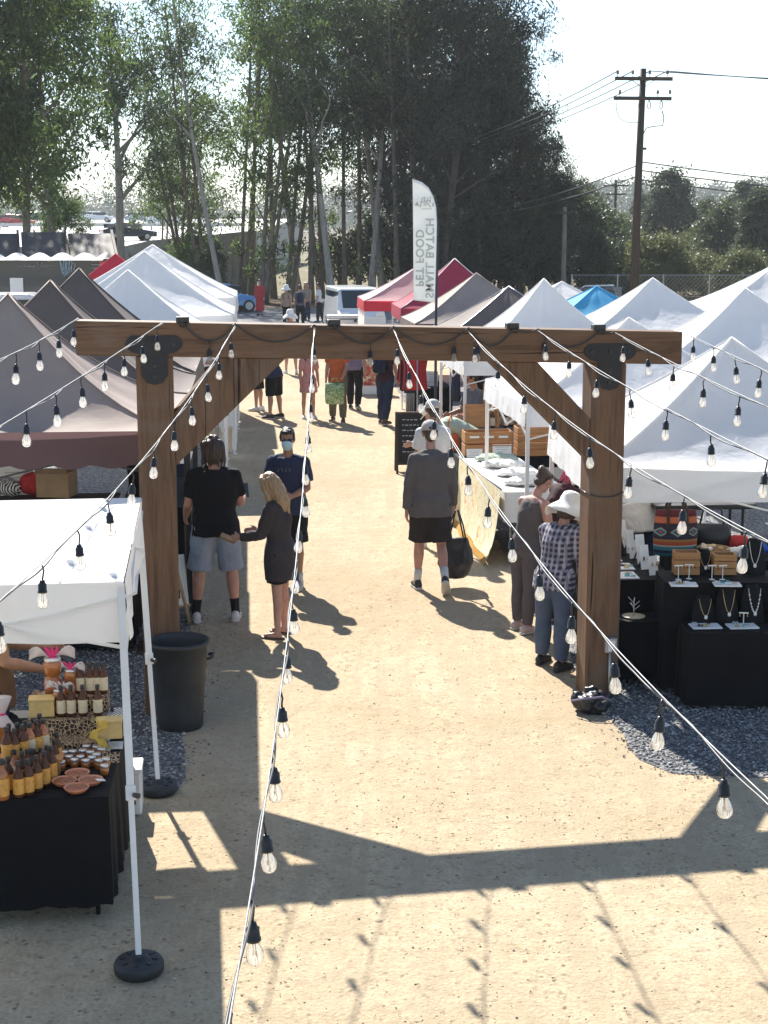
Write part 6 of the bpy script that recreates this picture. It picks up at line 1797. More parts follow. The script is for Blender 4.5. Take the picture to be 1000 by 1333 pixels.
for px, py in ((90, 996), (97, 1000), (105, 996), (112, 1001), (120, 997), (95, 989), (108, 988), (118, 990), (126, 993), (129, 1001), (132, 986), (84, 990), (126, 983), (113, 982), (138, 999), (136, 1008), (80, 1003)):
    small_jar('small jar with a silver lid in front of the bean print cloth', at(px, py, z=TZ + .006))
bcol = simple('bowl', (0.55, 0.20, 0.10), .35, .2, 8, coat=.3); M['salsa'] = simple('salsa', (0.30, 0.085, 0.03), .4, .6, 60, 0, .6, 90)
for lab, px, py in (('shallow red bowl of snacks nearest the table edge', 100, 1031), ('shallow red bowl of snacks at the left of the four', 84, 1022), ('shallow red bowl of snacks farthest from the table edge', 101, 1012), ('shallow red bowl of snacks at the right with a paper corner', 118, 1021)):
    t = thing('snack_bowl', lab, 'bowl', at(px, py, z=TZ + .006), 0, 'red snack bowls')
    MB().lathe([(.030, 0), (.05, .004), (.066, .022), (.072, .032), (.069, .033), (.062, .024), (.045, .012), (.001, .010)], 22, caps=False).build('bowl_shell', bcol, t, True)
    mb = MB(); mb.grid(lambda u, v: Vector((.06 * v * math.cos(u * 2 * PI), .06 * v * math.sin(u * 2 * PI), .026 + .006 * nz((v * math.cos(u * 2 * PI) * 6, v * math.sin(u * 2 * PI) * 6, px), 1))), 18, 5)
    mb.build('snack_filling', M['salsa'], t, True)
    if px == 118: MB().box((.06, -.02, .034), (.05, .035, .002), (0, .2, .5)).build('paper_corner', M['card'], t)
def card(name, label, cat, p, w_, h_, tilt, rz, mat_='card', t_=.004, stand=True, lines=True, lm='flag_print'):
    t = thing(name, label, cat, p, R(rz))
    th = R(tilt)
    MB().box((0, math.sin(th) * h_ / 2, math.cos(th) * h_ / 2), (w_, t_, h_), (-th, 0, 0)).build('panel', M[mat_], t)
    if stand: MB().bar((0, math.sin(th) * h_ * .7, math.cos(th) * h_ * .7), (0, math.sin(th) * h_ + h_ * .3, .002), w_ * .2, .003).build('stand', M['black_plastic'], t)
    if lines:
        lb = MB()
        for i in range(4):
            f = .78 - i * .17
            lb.box((-.02 * w_ * (i % 2), math.sin(th) * h_ * f - (t_ / 2 + .001) * math.cos(th), math.cos(th) * h_ * f + t_ / 2 * math.sin(th)), (w_ * (.7 - .12 * (i % 3)), .001, h_ * .05), (-th, 0, 0))
        lb.build('printed_lines', M[lm], t)
    return t
card('price_card', 'white price card at the right edge of the sauce table', 'card', at(150, 975, z=TZ + .006), .09, .06, 62, 5, stand=False)
card('price_card', 'cream recipe card beside the grey painted stones', 'card', at(136, 978, z=TZ + .006), .07, .05, 65, -6, 'label_cream', stand=False)
card('patterned_card', 'dark patterned card at the front right of the sauce table', 'card', at(145, 993, z=TZ + .006), .10, .08, 60, 10, 'bean_print', stand=False, lines=False)
m_, nt_, b_ = new_mat('bw_stripe'); v_ = coords(nt_, rot=(0, 0, R(35)))
w_ = N(nt_, 'ShaderNodeTexWave', wave_type='BANDS', bands_direction='X'); w_.inputs['Scale'].default_value = 14; nt_.links.new(v_, w_.inputs['Vector'])
nt_.links.new(ramp(nt_, w_.outputs['Fac'], [(.48, (.02, .02, .02)), (.52, (.75, .74, .72))]), b_.inputs['Base Color']); M['bw_stripe'] = m_
p = at(152, 935, z=TZ + .1); t = thing('striped_gift_box', 'black and white striped gift box at the back right of the sauce table', 'box', (p.x - .02, p.y, TZ + .006), R(8))
MB().box((0, 0, .055), (.13, .16, .11)).build('box_body', M['bw_stripe'], t, bevel=.004); MB().box((0, 0, .122), (.138, .168, .024)).build('lid', M['bw_stripe'], t, bevel=.004)
M['stone_paint'] = simple('stone_paint', (0.36, 0.40, 0.37), .6, .5, 60)
for px, py, lab in ((126, 958, 'grey green patterned stone leaning on its neighbour'), (133, 966, 'grey green patterned stone in front of the other')):
    t = tag(MB().ell((0, 0, .022), (.06, .045, .024), None, 16, 10).build('painted_stone', M['stone_paint'], None, True), lab, 'stone', 'painted stones'); t.location = at(px, py, z=TZ + .008); t.rotation_euler = (R(8), 0, 1)
M['kraft_y'] = simple('kraft_y', (0.56, 0.40, 0.16), .7, .15, 14)
for lab, fx, i, dx in (('yellow kraft gift box with a garland on the bean print display', .40, 0, .1), ('pale wooden block under the tall gift jar', .08, 1, 0)):
    p = on_step(fx, i); t = thing('gift_box', lab, 'box', p + Vector((dx, .02, .0)), R(10), 'kraft boxes on the sauce table')
    MB().box((0, 0, .05), (.15, .10, .10)).build('box_body', M['kraft_y'], t, bevel=.004)
    MB().box((0, 0, .107), (.156, .106, .014)).build('lid', M['kraft_y'], t, bevel=.003)
    if dx:
        MB().grid(lambda u, v: Vector((-.09 + .05 * v + .03 * math.sin(u * 9) , -.075 - .03 * u, .13 - .17 * u + .01 * math.sin(v * 6 + u * 20))), 14, 4).build('ribbon_garland', M['yellow_ribbon'], t, True)
p = at(8, 940, z=TZ + .15)
t = thing('wrapped_gift', 'cellophane wrapped gift tied at the top at the left edge of the sauce table', 'gift', (p.x - .02, p.y, TZ + .006), 0)
c = MB(); loft(c, [((0, 0, z_), (1, 0, 0), (0, 1, 0), r_, r_ * .8) for z_, r_ in ((0, .06), (.02, .075), (.12, .07), (.18, .03), (.195, .015), (.24, .035), (.30, .06))], 14); c.build('wrapping', M['tulle'], t, True)
MB().lathe([(.018, .188), (.022, .195), (.018, .202)], 10).build('tie', M['pink_ribbon'], t)
MB().lathe([(.05, -.004), (.052, 0), (.052, .004)], 14, (0, -.062, .08), rot=Euler((PI/2, 0, 0)).to_matrix()).build('round_label', M['honey'], t)

# white bin and trash can
p = at(171, 1064, z=0)
t = thing('white_bin', 'tall narrow white plastic bin behind the front tent leg', 'bin', (p.x, p.y + .12, .008), R(6))
c = MB(); loft(c, [((0, 0, z_), (1, 0, 0), (0, 1, 0), a_, b_) for z_, a_, b_ in ((0, .052, .10), (.01, .057, .105), (.28, .066, .12))], 4); MB().box((0, 0, .145), (.115, .22, .29)).build('bin_body', M['white_metal'], t, bevel=.014)
MB().box((0, 0, .305), (.13, .24, .03)).build('lid', M['white_metal'], t, bevel=.008)
can = thing('trash_can', 'large round black trash can in front of the left post', 'trash can', (-1.585, 11.50, .006), 0)
MB().lathe([(.165, 0), (.175, .01), (.183, .14), (.196, .36), (.203, .37), (.205, .46), (.212, .47), (.218, .655), (.236, .66), (.242, .672), (.242, .69), (.232, .698), (.222, .69), (.212, .64), (.19, .3), (.165, .03), (.001, .02)], 36, caps=False).build('can_body', M['black_rubber'], can, True)
for s in (-1, 1): MB().tube([(s * .222, -.07, .56), (s * .262, -.06, .57), (s * .262, .06, .57), (s * .222, .07, .56)], .012, 8).build('handle', M['black_rubber'], can, True)
c = MB(); c.grid(lambda u, v: Vector(((.19 * v) * math.cos(u * 2 * PI), .19 * v * math.sin(u * 2 * PI), .42 + .07 * nz((v * math.cos(u * 6.28) * 3, v * math.sin(u * 6.28) * 3, 1), 1.3))), 24, 8)
c.build('bin_liner', M['bag_black'], can, True)
# crumpled bag at the foot of the right post
p = at(774, 933, z=0)
c = MB(); c.ell((0, 0, .075), (.15, .12, .09), None, 16, 10); c.ell((.07, -.03, .06), (.09, .09, .07)); c.ell((-.09, .02, .09), (.07, .07, .075)); c.ell((.0, .03, .14), (.06, .05, .05))
me = remesh(c, .008, 2); wrinkle(me, .035, 10, 3); bgo = put(me, 'crumpled_bag', M['bag_black'], None); bgo.location = (p.x - .02, p.y + .12, .012)
tag(bgo, 'crumpled dark bag lying at the foot of the right post', 'bag')
st = MB(); st.tube([(-.16, -.06, .10), (-.05, -.13, .14), (.08, -.12, .15), (.16, -.05, .09)], .009, 6); o = st.build('strap', M['purple_grey'], bgo, True)
card('paper_scrap', 'small pale scrap of paper on the gravel beside the right post', 'paper', at(866, 946, z=.02), .12, .07, 84, 30, stand=False, lines=False, t_=.002)

# ---------------------------------------------------------------- jewellery stall under the nearest right tent
table('low folding table at the front of the jewellery stall', 2.44, 11.93, 2.0, .40, .636)
drape('black cloth reaching the gravel on the low front jewellery table', 2.44, 11.93, 2.0, .40, .64, .60, seed=5)
table('taller folding table behind the low front jewellery table', 2.33, 12.38, 2.1, .46, .946)
drape('black cloth over the taller jewellery table behind the front one', 2.33, 12.38, 2.1, .46, .95, .9, seed=6)
table('long side table beside the right post facing the walkway', 1.92, 13.0, .60, 2.7, .826, 3)
drape('black skirt of the long jewellery side table behind the right post', 1.92, 13.0, .60, 2.7, .83, .79, 3, seed=7)
table('back table of the jewellery stall holding bags', 2.62, 13.55, 1.9, .7, .886)
drape('black cloth over the back table holding the striped bag', 2.62, 13.55, 1.9, .7, .89, .8, seed=8)
table('small low table with a ring tree between post and side table', 1.98, 12.62, .34, .32, .556)
drape('black cloth over the small low table with the ring tree', 1.98, 12.62, .34, .32, .56, .5, seed=9)
M['gold'] = simple('gold', (0.62, 0.44, 0.2), .3, .1, 10, .9); M['silver'] = simple('silver', (0.72, 0.72, 0.74), .3, .1, 10, .8); M['pearl'] = simple('pearl', (0.78, 0.76, 0.72), .25, .05, 10)
M['turq'] = simple('turq', (0.1, 0.42, 0.45), .35, .3, 20); M['velvet'] = cloth('velvet', (0.012, 0.012, 0.014), .3, 0, .3, 8)
def tray(label, p, rz=0, mat_='white_cloth', w_=.24, d_=.16, seed=0):
    t = thing('jewellery_tray', label, 'tray', p, R(rz), 'white jewellery trays')
    MB().box((0, 0, .006), (w_, d_, .012)).build('tray_base', M[mat_], t, bevel=.003)
    q = random.Random(seed)
    for i in range(5):
        a = MB(); r_ = q.uniform(.012, .026); cx, cy = q.uniform(-.4, .4) * w_, q.uniform(-.35, .35) * d_
        a.tube([(cx + r_ * math.cos(k * PI / 5), cy + r_ * math.sin(k * PI / 5), .017 + .01 * (k % 2)) for k in range(11)], .004, 5)
        a.build('bracelet', M[q.choice(['silver', 'gold', 'turq', 'velvet'])], t, True)
    for i in range(3): MB().box((q.uniform(-.35, .35) * w_, q.uniform(-.3, .3) * d_, .02), (.07, .035, .003), (q.uniform(-.3, .3), q.uniform(-.2, .2), q.uniform(0, 3))).build('price_tag', M['card'], t)
    return t
def bust(label, p, rz, h=.26, chain='gold', beads=False):
    t = thing('necklace_bust', label, 'necklace stand', p, R(rz), 'black necklace stands')
    c = MB(); c.grid(lambda u, v: Vector(((u - .5) * (.19 - .10 * v ** 3) , .03 - .07 * math.sin(PI * u) * (1 - .5 * v) + .06 * v, h * v)), 12, 12)
    o = c.build('bust_board', M['velvet'], t, True); sd_ = o.modifiers.new('solid', 'SOLIDIFY'); sd_.thickness = .012
    MB().bar((0, .07, h * .8), (0, .14, .004), .05, .006).build('stand', M['velvet'], t)
    n = 16; pts = []
    for i in range(n + 1):
        u = i / n; x_ = (u - .5) * .10; z_ = h * (.95 - .62 * math.sin(PI * u) ** .8); pts.append(Vector((x_, -.055 + .06 * z_ / h - .012, z_)))
    if beads:
        nk = MB()
        nk.tube(pts, .0022, 5)
        for q in pts[1:-1]: nk.ell(q, (.007, .007, .007), None, 8, 5)
        nk.build('bead_necklace', M[chain], t, True)
    else: MB().tube(pts, .0024, 5).build('chain', M[chain], t, True)
    MB().ell((0, -.062, h * .30), (.014, .005, .018), None, 10, 6).build('pendant', M['pearl'] if not beads else M['silver'], t, True)
def tstand(label, p, h=.11, g='earring stands'):
    t = thing('earring_stand', label, 'earring stand', p, R(rng.uniform(-20, 20)), g)
    MB().lathe([(.025, 0), (.026, .004), (.004, .008), (.004, h)], 10).build('stem', M['pearl'], t, True)
    MB().box((0, 0, h), (.075, .007, .010)).build('cross_bar', M['pearl'], t)
    for s in (-1, 1):
        MB().tube([(s * .03, -.004, h - .004), (s * .03, -.006, h - .03)], [.0015, .006], 6).build('earring', M['gold'], t, True)
for lab, px in (('left white tray on the low front jewellery table', 920), ('right white tray on the low front jewellery table', 968)): p = at(px, 818, z=.65); tray(lab, (p.x, p.y + .05, .65), 4, seed=px)
for lab, px in (('left white tray on the taller jewellery table', 891), ('right white tray on the taller jewellery table', 948)): p = at(px, 763, z=.96); tray(lab, (p.x, p.y + .04, .96), -3, 'white_cloth', .22, .14, seed=px)
bust('black necklace stand with a thin chain at the left of the front table', (2.62, 12.22, .648), 0, .22)
bust('black necklace stand with a gold V chain in the middle of the front table', (2.81, 12.22, .648), 0, .30)
bust('black necklace stand with a long bead necklace on the front table', (3.02, 12.22, .648), 0, .31, 'pearl', True)
tstand('small white T stand between two necklace busts on the front table', (2.91, 12.09, .648), .12)
for lab, px, py in (('earring stand left of the wooden box on the taller table', 885, 757), ('earring stand in front of the left wooden box', 899, 756), ('earring stand in front of the right wooden box', 929, 757), ('earring stand right of the right wooden box', 943, 757)): tstand(lab, at(px, py, z=.958) + Vector((0, .07, 0)), .12)
def crate(label, p, w_, d_, h_, rz=0, mat_='crate_wood', slats=3, g='wooden boxes'):
    t = thing('wooden_crate', label, 'crate', p, R(rz), g)
    fb = MB()
    for i in range(slats):
        z_ = h_ * (i + .5) / slats; sh_ = h_ / slats * .86
        fb.box((0, -d_ / 2 + .006, z_), (w_, .012, sh_)); fb.box((0, d_ / 2 - .006, z_), (w_, .012, sh_))
        fb.box((-w_ / 2 + .006, 0, z_), (.012, d_ - .026, sh_)); fb.box((w_ / 2 - .006, 0, z_), (.012, d_ - .026, sh_))
    fb.build('slats', M[mat_], t, bevel=.002); MB().box((0, 0, .008), (w_ - .03, d_ - .03, .012)).build('base_board', M[mat_], t)
    cb = MB()
    for sx in (-1, 1):
        for sy in (-1, 1): cb.box((sx * (w_ / 2 - .022), sy * (d_ / 2 - .022), h_ / 2), (.018, .018, h_ - .004))
    cb.build('corner_post', M[mat_], t)
    return t
crate('brown wooden box behind the left earring stands', (2.55, 12.70, .958), .21, .15, .20, 0)
crate('brown wooden box behind the right earring stands', (2.87, 12.70, .958), .19, .15, .18, 0)
bust('tall black necklace stand with a long white chain on the taller table', (3.12, 12.66, .958), -10, .30, 'pearl')
bust('black necklace stand between the two wooden boxes', (2.71, 12.72, .958), 0, .20)
t = thing('display_case', 'glass topped white display case at the right edge of the jewellery stall', 'display case', (3.42, 12.0, .648), R(4))
MB().box((.16, .12, .09), (.34, .24, .16)).build('case_body', M['white_metal'], t, bevel=.004); MB().box((.16, .12, .175), (.36, .26, .012)).build('metal_rim', M['gold'], t); MB().box((.16, .12, .183), (.31, .21, .004)).build('glass_top', M['car_glass'], t)
# striped blanket bag
def serape():
    m, nt, b = new_mat('serape'); tc = N(nt, 'ShaderNodeTexCoord'); sep = N(nt, 'ShaderNodeSeparateXYZ'); nt.links.new(tc.outputs['Object'], sep.inputs[0])
    mr = N(nt, 'ShaderNodeMapRange'); mr.inputs['From Min'].default_value = 0; mr.inputs['From Max'].default_value = .42; nt.links.new(sep.outputs['Z'], mr.inputs['Value'])
    rd = N(nt, 'ShaderNodeValToRGB'); rd.color_ramp.interpolation = 'CONSTANT'; e = rd.color_ramp.elements
    st = [(0, (.03, .16, .20)), (.08, (.02, .03, .06)), (.14, (.05, .22, .26)), (.22, (.5, .45, .4)), (.25, (.42, .08, .03)), (.33, (.35, .17, .05)), (.38, (.02, .02, .03)), (.42, (.03, .10, .13)), (.66, (.02, .02, .03)), (.70, (.08, .015, .02)), (.73, (.45, .12, .05)), (.86, (.10, .015, .02))]
    while len(e) < len(st): e.new(.5)
    for i, (p_, c_) in enumerate(st): e[i].position = p_; e[i].color = (*c_, 1)
    nt.links.new(mr.outputs[0], rd.inputs[0])
    # woven diamond band
    mx = N(nt, 'ShaderNodeMath', operation='PINGPONG'); mx.inputs[1].default_value = .075; nt.links.new(sep.outputs['X'], mx.inputs[0])
    dz = N(nt, 'ShaderNodeMath', operation='SUBTRACT'); dz.inputs[1].default_value = .227; nt.links.new(sep.outputs['Z'], dz.inputs[0])
    ab = N(nt, 'ShaderNodeMath', operation='ABSOLUTE'); nt.links.new(dz.outputs[0], ab.inputs[0])
    m2 = N(nt, 'ShaderNodeMath', operation='MULTIPLY'); m2.inputs[1].default_value = 1.7; nt.links.new(ab.outputs[0], m2.inputs[0])
    ad = N(nt, 'ShaderNodeMath', operation='ADD'); nt.links.new(mx.outputs[0], ad.inputs[0]); nt.links.new(m2.outputs[0], ad.inputs[1])
    dia = N(nt, 'ShaderNodeValToRGB'); dia.color_ramp.interpolation = 'CONSTANT'; e = dia.color_ramp.elements
    st = [(0, (.42, .07, .05)), (.022, (.02, .02, .04)), (.036, (.04, .3, .36)), (.055, (.45, .25, .08)), (.068, (.02, .03, .06))]
    while len(e) < len(st): e.new(.5)
    for i, (p_, c_) in enumerate(st): e[i].position = p_; e[i].color = (*c_, 1)
    nt.links.new(ad.outputs[0], dia.inputs[0])
    lt = N(nt, 'ShaderNodeMath', operation='LESS_THAN'); lt.inputs[1].default_value = .05; nt.links.new(ab.outputs[0], lt.inputs[0])
    c = mix(nt, lt.outputs[0], rd.outputs[0], dia.outputs[0])
    nt.links.new(c, b.inputs['Base Color']); b.inputs['Roughness'].default_value = .9
    bump(nt, b, noise_tex(nt, coords(nt), 90, 3), .4, .004); return m
M['serape'] = serape()
t = thing('striped_bag', 'large woven bag with red, teal and orange blanket stripes', 'bag', (2.66, 13.78, .898), R(2))
c = MB(); loft(c, [((0, 0, z_), (1, 0, 0), (0, 1, 0), w_, d_) for z_, w_, d_ in ((0, .17, .09), (.015, .195, .11), (.2, .205, .11), (.38, .19, .07), (.42, .18, .03))], 28)
c.build('bag_body', M['serape'], t, True)
for s in (-1, 1):
    MB().tube([(-.09, s * .06, .12), (-.09, s * .105, .25), (-.085, s * .06, .42), (-.05, s * .04, .56), (.05, s * .04, .56), (.085, s * .06, .42), (.09, s * .105, .25), (.09, s * .06, .12)], .014, 7).build('handle', M['dark_wood'], t, True)
t = thing('handbag', 'black leather handbag behind the striped blanket bag', 'handbag', (3.05, 14.05, .898), R(-8))
c = MB(); loft(c, [((0, 0, z_), (1, 0, 0), (0, 1, 0), w_, d_) for z_, w_, d_ in ((0, .16, .07), (.02, .19, .085), (.16, .18, .08), (.24, .15, .04))], 18); c.build('bag_body', M['bag_black'], t, True)
MB().tube([(-.11, 0, .23), (-.08, 0, .38), (.08, 0, .38), (.11, 0, .23)], .010, 7).build('handle', M['bag_black'], t, True)
t = thing('wicker_basket', 'round wicker basket of small goods right of the striped bag', 'basket', (3.0, 13.72, .898), 0)
M['wicker'] = wood('wicker', (0.30, 0.19, 0.09), (0.14, 0.08, 0.04), grain=40, axis='X', knots=False, bs=.8)
MB().lathe([(.10, 0), (.12, .01), (.145, .05), (.155, .075), (.15, .082), (.138, .07), (.11, .02), (.001, .015)], 26, caps=False).build('basket_bowl', M['wicker'], t, True)
q = random.Random(4)
for i in range(14): MB().ell((q.uniform(-.09, .09), q.uniform(-.09, .09), .075 + q.uniform(0, .02)), (.03, .022, .02), (0, 0, q.uniform(0, 3)), 10, 6).build('wrapped_sweet', M[q.choice(['white_cloth', 'label_cream', 'kraft', 'pearl'])], t, True)
def bundle(label, p, r, mat_, seed, name='folded_cloth', cat='cloth'):
    c = MB(); c.ell((0, 0, r[2]), r, None, 16, 9); c.ell((r[0] * .4, -.2 * r[1], r[2] * .8), (r[0] * .7, r[1] * .7, r[2] * .8)); c.ell((-r[0] * .5, .1 * r[1], r[2] * .7), (r[0] * .6, r[1] * .8, r[2] * .7))
    me = remesh(c, .011, 2); wrinkle(me, .016, 14, seed); o = put(me, name, M[mat_], None); o.location = p; return tag(o, label, cat, 'goods on the back tables')
M['blue_cloth'] = cloth('blue_cloth', (0.03, 0.10, 0.5), .15, 0, .5, 9); M['red_cloth'] = cloth('red_cloth', (0.45, 0.04, 0.04), .15, 0, .5, 9); M['amber_cloth'] = cloth('amber_cloth', (0.60, 0.33, 0.07), .12, .25, .4, 6); M['tan_cloth'] = cloth('tan_cloth', (0.42, 0.30, 0.2), .15, 0, .5, 8)
bundle('white cloth with dark embroidery heaped beside the wicker basket', (3.26, 13.68, .90), (.16, .10, .05), 'white_knit', 3)
bundle('bright blue pouch at the right of the heaped white cloth', (3.46, 13.82, .90), (.07, .06, .05), 'blue_cloth', 4, 'pouch', 'pouch')
bundle('red and white folded scarf behind the heaped white cloth', (3.30, 14.0, .90), (.10, .08, .07), 'red_cloth', 5)
bundle('tan folded cloth at the far right of the back table', (3.75, 13.95, .90), (.16, .12, .08), 'tan_cloth', 6)
bundle('dark folded cloth between scarf and tan cloth', (3.56, 14.08, .90), (.13, .10, .07), 'shirt_grey', 7)
t = thing('black_folding_table', 'flat black folded table leaning behind the stall near the valance', 'table', (3.15, 15.6, 0), R(6))
MB().box((.1, 0, 1.06), (1.05, .5, .05)).build('table_top', M['black_plastic'], t, bevel=.01)
for sx in (-.3, .5):
    for sy in (-.2, .2): MB().tube([(sx, sy, 0), (sx, sy, 1.04)], .016, 8).build('leg', M['dark_metal'], t)
# side table displays
q = random.Random(12)
for i in range(7):
    p = loc_of(1.92, 13.0, 3, (.46 - .02 * (i % 2), .16 + i * .24, .838))
    t = card('earring_card', ['white earring card nearest the corner of the side table', 'second white earring card along the side table', 'third white earring card along the side table', 'fourth white earring card along the side table', 'fifth white earring card along the side table', 'white earring card hidden behind the right post', 'white earring card at the far end of the side table'][i], 'earring card', p, .09, .17 + .05 * (i % 3), 14, 22, 'card', .005, True, False)
    for s in (-.5, .5): MB().ell((s * .045, -.002, .10), (.009, .004, .022), None, 8, 6).build('earring', M[q.choice(['silver', 'gold', 'velvet'])], t, True)
for i in range(7):
    p = loc_of(1.92, 13.0, 3, (.18 + .04 * (i % 2), .14 + i * .36, .838))
    tray(['pale tray at the near corner of the side table', 'second pale tray along the side table', 'third pale tray along the side table', 'pale tray left of the right post', 'fifth pale tray along the side table', 'sixth pale tray along the side table', 'pale tray at the far end of the side table'][i], p, 3, 'white_cloth', .24, .26, seed=i + 40)
for i, yy in enumerate((1.05, 1.45, 1.9)):
    p = loc_of(1.92, 13.0, 3, (.36, yy, .838)); bust(['black necklace stand left of the right post', 'second black necklace stand on the side table', 'black necklace stand at the far side table end'][i], p, 60, .26, 'silver', i == 1)
t = thing('ring_tree', 'clear branching ring tree on a round plate below the side table', 'jewellery stand', (2.13, 12.75, .57), 0)
MB().lathe([(.09, 0), (.10, .008), (.098, .012), (.001, .006)], 18).build('plate', M['label_cream'], t, True)
c = MB(); c.tube([(0, 0, .008), (0, 0, .16)], .005, 6)
for k in range(6): c.tube([(0, 0, .06 + .012 * k), (.05 * math.cos(k * 1.9), .05 * math.sin(k * 1.9), .10 + .015 * k)], .003, 5)
c.build('branches', M['silver'], t, True)

# ---------------------------------------------------------------- food and print stall under the second right tent
bx, by, brz = 1.40, 17.45, 7.5
table('table of white goods along the walkway under the second right tent', bx, by, .75, 2.75, .866, brz)
drape('white cloth on the walkway table with the floral banner', bx, by, .75, 2.75, .87, .35, brz, 'white_cloth', seed=11)
m_, nt_, b_ = new_mat('floral'); v_ = coords(nt_)
f1_ = noise_tex(nt_, v_, 5.5, 4, .6, 1.2); f2_ = noise_tex(nt_, v_, 13, 3, .6, .8)
c_ = ramp(nt_, f1_, [(.40, (.66, .56, .30)), (.55, (.74, .69, .52)), (.66, (.70, .62, .34))])
c_ = mix(nt_, ramp(nt_, f2_, [(.60, (0, 0, 0)), (.66, (1, 1, 1))]), c_, (.40, .42, .34)); f3_ = noise_tex(nt_, coords(nt_, (1.3, 1.3, 1.1)), 7, 2, .5, .5)
c_ = mix(nt_, ramp(nt_, f3_, [(.64, (0, 0, 0)), (.69, (1, 1, 1))]), c_, (.62, .26, .12))
nt_.links.new(c_, b_.inputs['Base Color']); b_.inputs['Roughness'].default_value = .8; M['floral'] = m_
bn = thing('floral_banner', 'yellow and cream floral banner hung along the walkway side of the table', 'banner', (bx, by, 0), R(brz))
MB().grid(lambda u, v: Vector((-.06 - .05 * v - .015 * math.sin(u * 16 + v * 3) * v - .10 * v ** 4 * (1 - u) , .02 + 2.65 * u, .90 - .82 * v)), 40, 14).build('cloth_panel', M['floral'], bn, True)
MB().grid(lambda u, v: Vector((-.118 - .015 * math.sin(u * 16 + 3) - .10 * (1 - u) - .03 * v, .02 + 2.65 * u, .085 - .07 * v)), 40, 3).build('orange_fringe', M['amber_cloth'], bn, True)
MB().tube([(-.05, .0, .905), (-.05, 2.7, .905)], .012, 8).build('rail', M['grey_metal'], bn, True)
t = thing('amber_scarf', 'amber yellow scarf hanging from the far end of the walkway table', 'scarf', loc_of(bx, by, brz, (-.12, 2.95, 0)), R(brz))
MB().grid(lambda u, v: Vector((-.02 + .16 * (u - .5) * (.5 + v), .28 * (u - .5) * (.4 + .8 * v) + .02 * math.sin(u * 14), .90 - .78 * v)), 16, 12).build('scarf_cloth', M['amber_cloth'], t, True)
MB().lathe([(.02, .86), (.028, .89), (.022, .93)], 10).build('hook', M['dark_metal'], t, True)
q = random.Random(21)
for i, (lx_, ly_, mt, lab) in enumerate(((.35, .45, 'white_knit', 'white folded linen nearest the camera on the walkway table'), (.40, 1.15, 'white_cloth', 'second white folded linen on the walkway table'), (.36, 1.9, 'white_knit', 'third white folded linen on the walkway table'), (.4, 2.45, 'sage', 'pale green folded linen at the far end of the walkway table'))):
    bundle(lab, loc_of(bx, by, brz, (lx_, ly_, .876)), (.26, .20, .05), mt, i + 3)
def round_boxes(label, p, n, mat_):
    t = thing('stacked_boxes', label, 'box stack', p, 0)
    for i in range(n): MB().lathe([(.085, i * .065), (.09, i * .065 + .004), (.09, i * .065 + .05), (.093, i * .065 + .052), (.093, i * .065 + .062), (.08, i * .065 + .064)], 20).build('round_box', M[mat_], t, True)
    return t
round_boxes('stack of round brown boxes under the second right tent', (2.33, 18.4, .875), 5, 'crate_wood')
round_boxes('shorter stack of round brown boxes right of the tall stack', (2.56, 18.7, .875), 3, 'crate_wood')
table('table behind the walkway table carrying round box stacks', 2.15, 18.0, .8, 1.4, .866, 5)
drape('dark cloth over the table carrying the round box stacks', 2.15, 18.0, .8, 1.4, .87, .8, 5, seed=13)
table('table across the stall carrying the two wooden crates', 1.02, 20.75, 1.75, .7, .79, 5)
drape('dark cloth over the table carrying the two wooden crates', 1.02, 20.75, 1.75, .7, .794, .74, 5, seed=14)
c1_ = crate('orange brown crate with white cards beside the chalkboard stall', loc_of(1.02, 20.75, 5, (.42, .22, .80)), .66, .34, .36, 5, slats=2)
for i in range(3): MB().box((-.2 + i * .2, -.1725, .28), (.13, .003, .03)).build('name_card', M['card'], c1_)
crate('slatted wooden crate right of the crate with white cards', loc_of(1.02, 20.75, 5, (1.10, .24, .80)), .56, .34, .40, 5, slats=4)
card('price_sign', 'small white sign leaning on the crate with cards', 'sign', loc_of(1.02, 20.75, 5, (.60, .02, .80)), .26, .18, 12, 5)
card('price_sign', 'second small white sign left of the leaning one', 'sign', loc_of(1.02, 20.75, 5, (.22, .02, .80)), .22, .12, 12, 5)
table('shelf table behind the crates holding bottles and jars', 1.05, 22.1, 2.2, .5, 1.02, 5)
drape('grey cloth over the shelf table behind the crates', 1.05, 22.1, 2.2, .5, 1.024, .45, 5, 'shirt_grey', seed=15)
PB = bottle_proto(.27, .036, 'amber_glass', 'label_cream', 'lid_silver', 'wine sized bottle with cream label standing behind the crates')
PB['group'] = 'bottles behind the crates'
for i in range(16):
    p = loc_of(1.05, 22.1, 5, (.55 + i * .10, .16 + .14 * (i % 2), 1.032)); spot(PB, p.x, p.y, p.z)
def framed(label, p, w_, h_, rz, inner='shirt_grey', tilt=10):
    t = thing('picture_frame', label, 'picture frame', p, R(rz)); th = R(tilt)
    rot = Euler((-th, 0, 0)).to_matrix()
    f = MB()
    for c_, d_ in (((0, 0, .02), (w_, .03, .04)), ((0, 0, h_ - .02), (w_, .03, .04)), ((-w_ / 2 + .02, 0, h_ / 2), (.04, .03, h_ - .08)), ((w_ / 2 - .02, 0, h_ / 2), (.04, .03, h_ - .08))): f.box(rot @ Vector(c_), d_, rot)
    f.build('frame', M['crate_wood'], t); MB().box(rot @ Vector((0, .006, h_ / 2)), (w_ - .06, .01, h_ - .06), rot).build('picture', M[inner], t)
framed('wooden framed picture beside the grey shirted vendor', loc_of(1.05, 22.1, 5, (.40, .16, 1.032)), .50, .34, 5, 'crate_wood')
framed('second wooden framed picture standing higher behind the first', loc_of(1.05, 22.1, 5, (.72, .40, 1.032)), .52, .62, 5, 'tan_cloth')
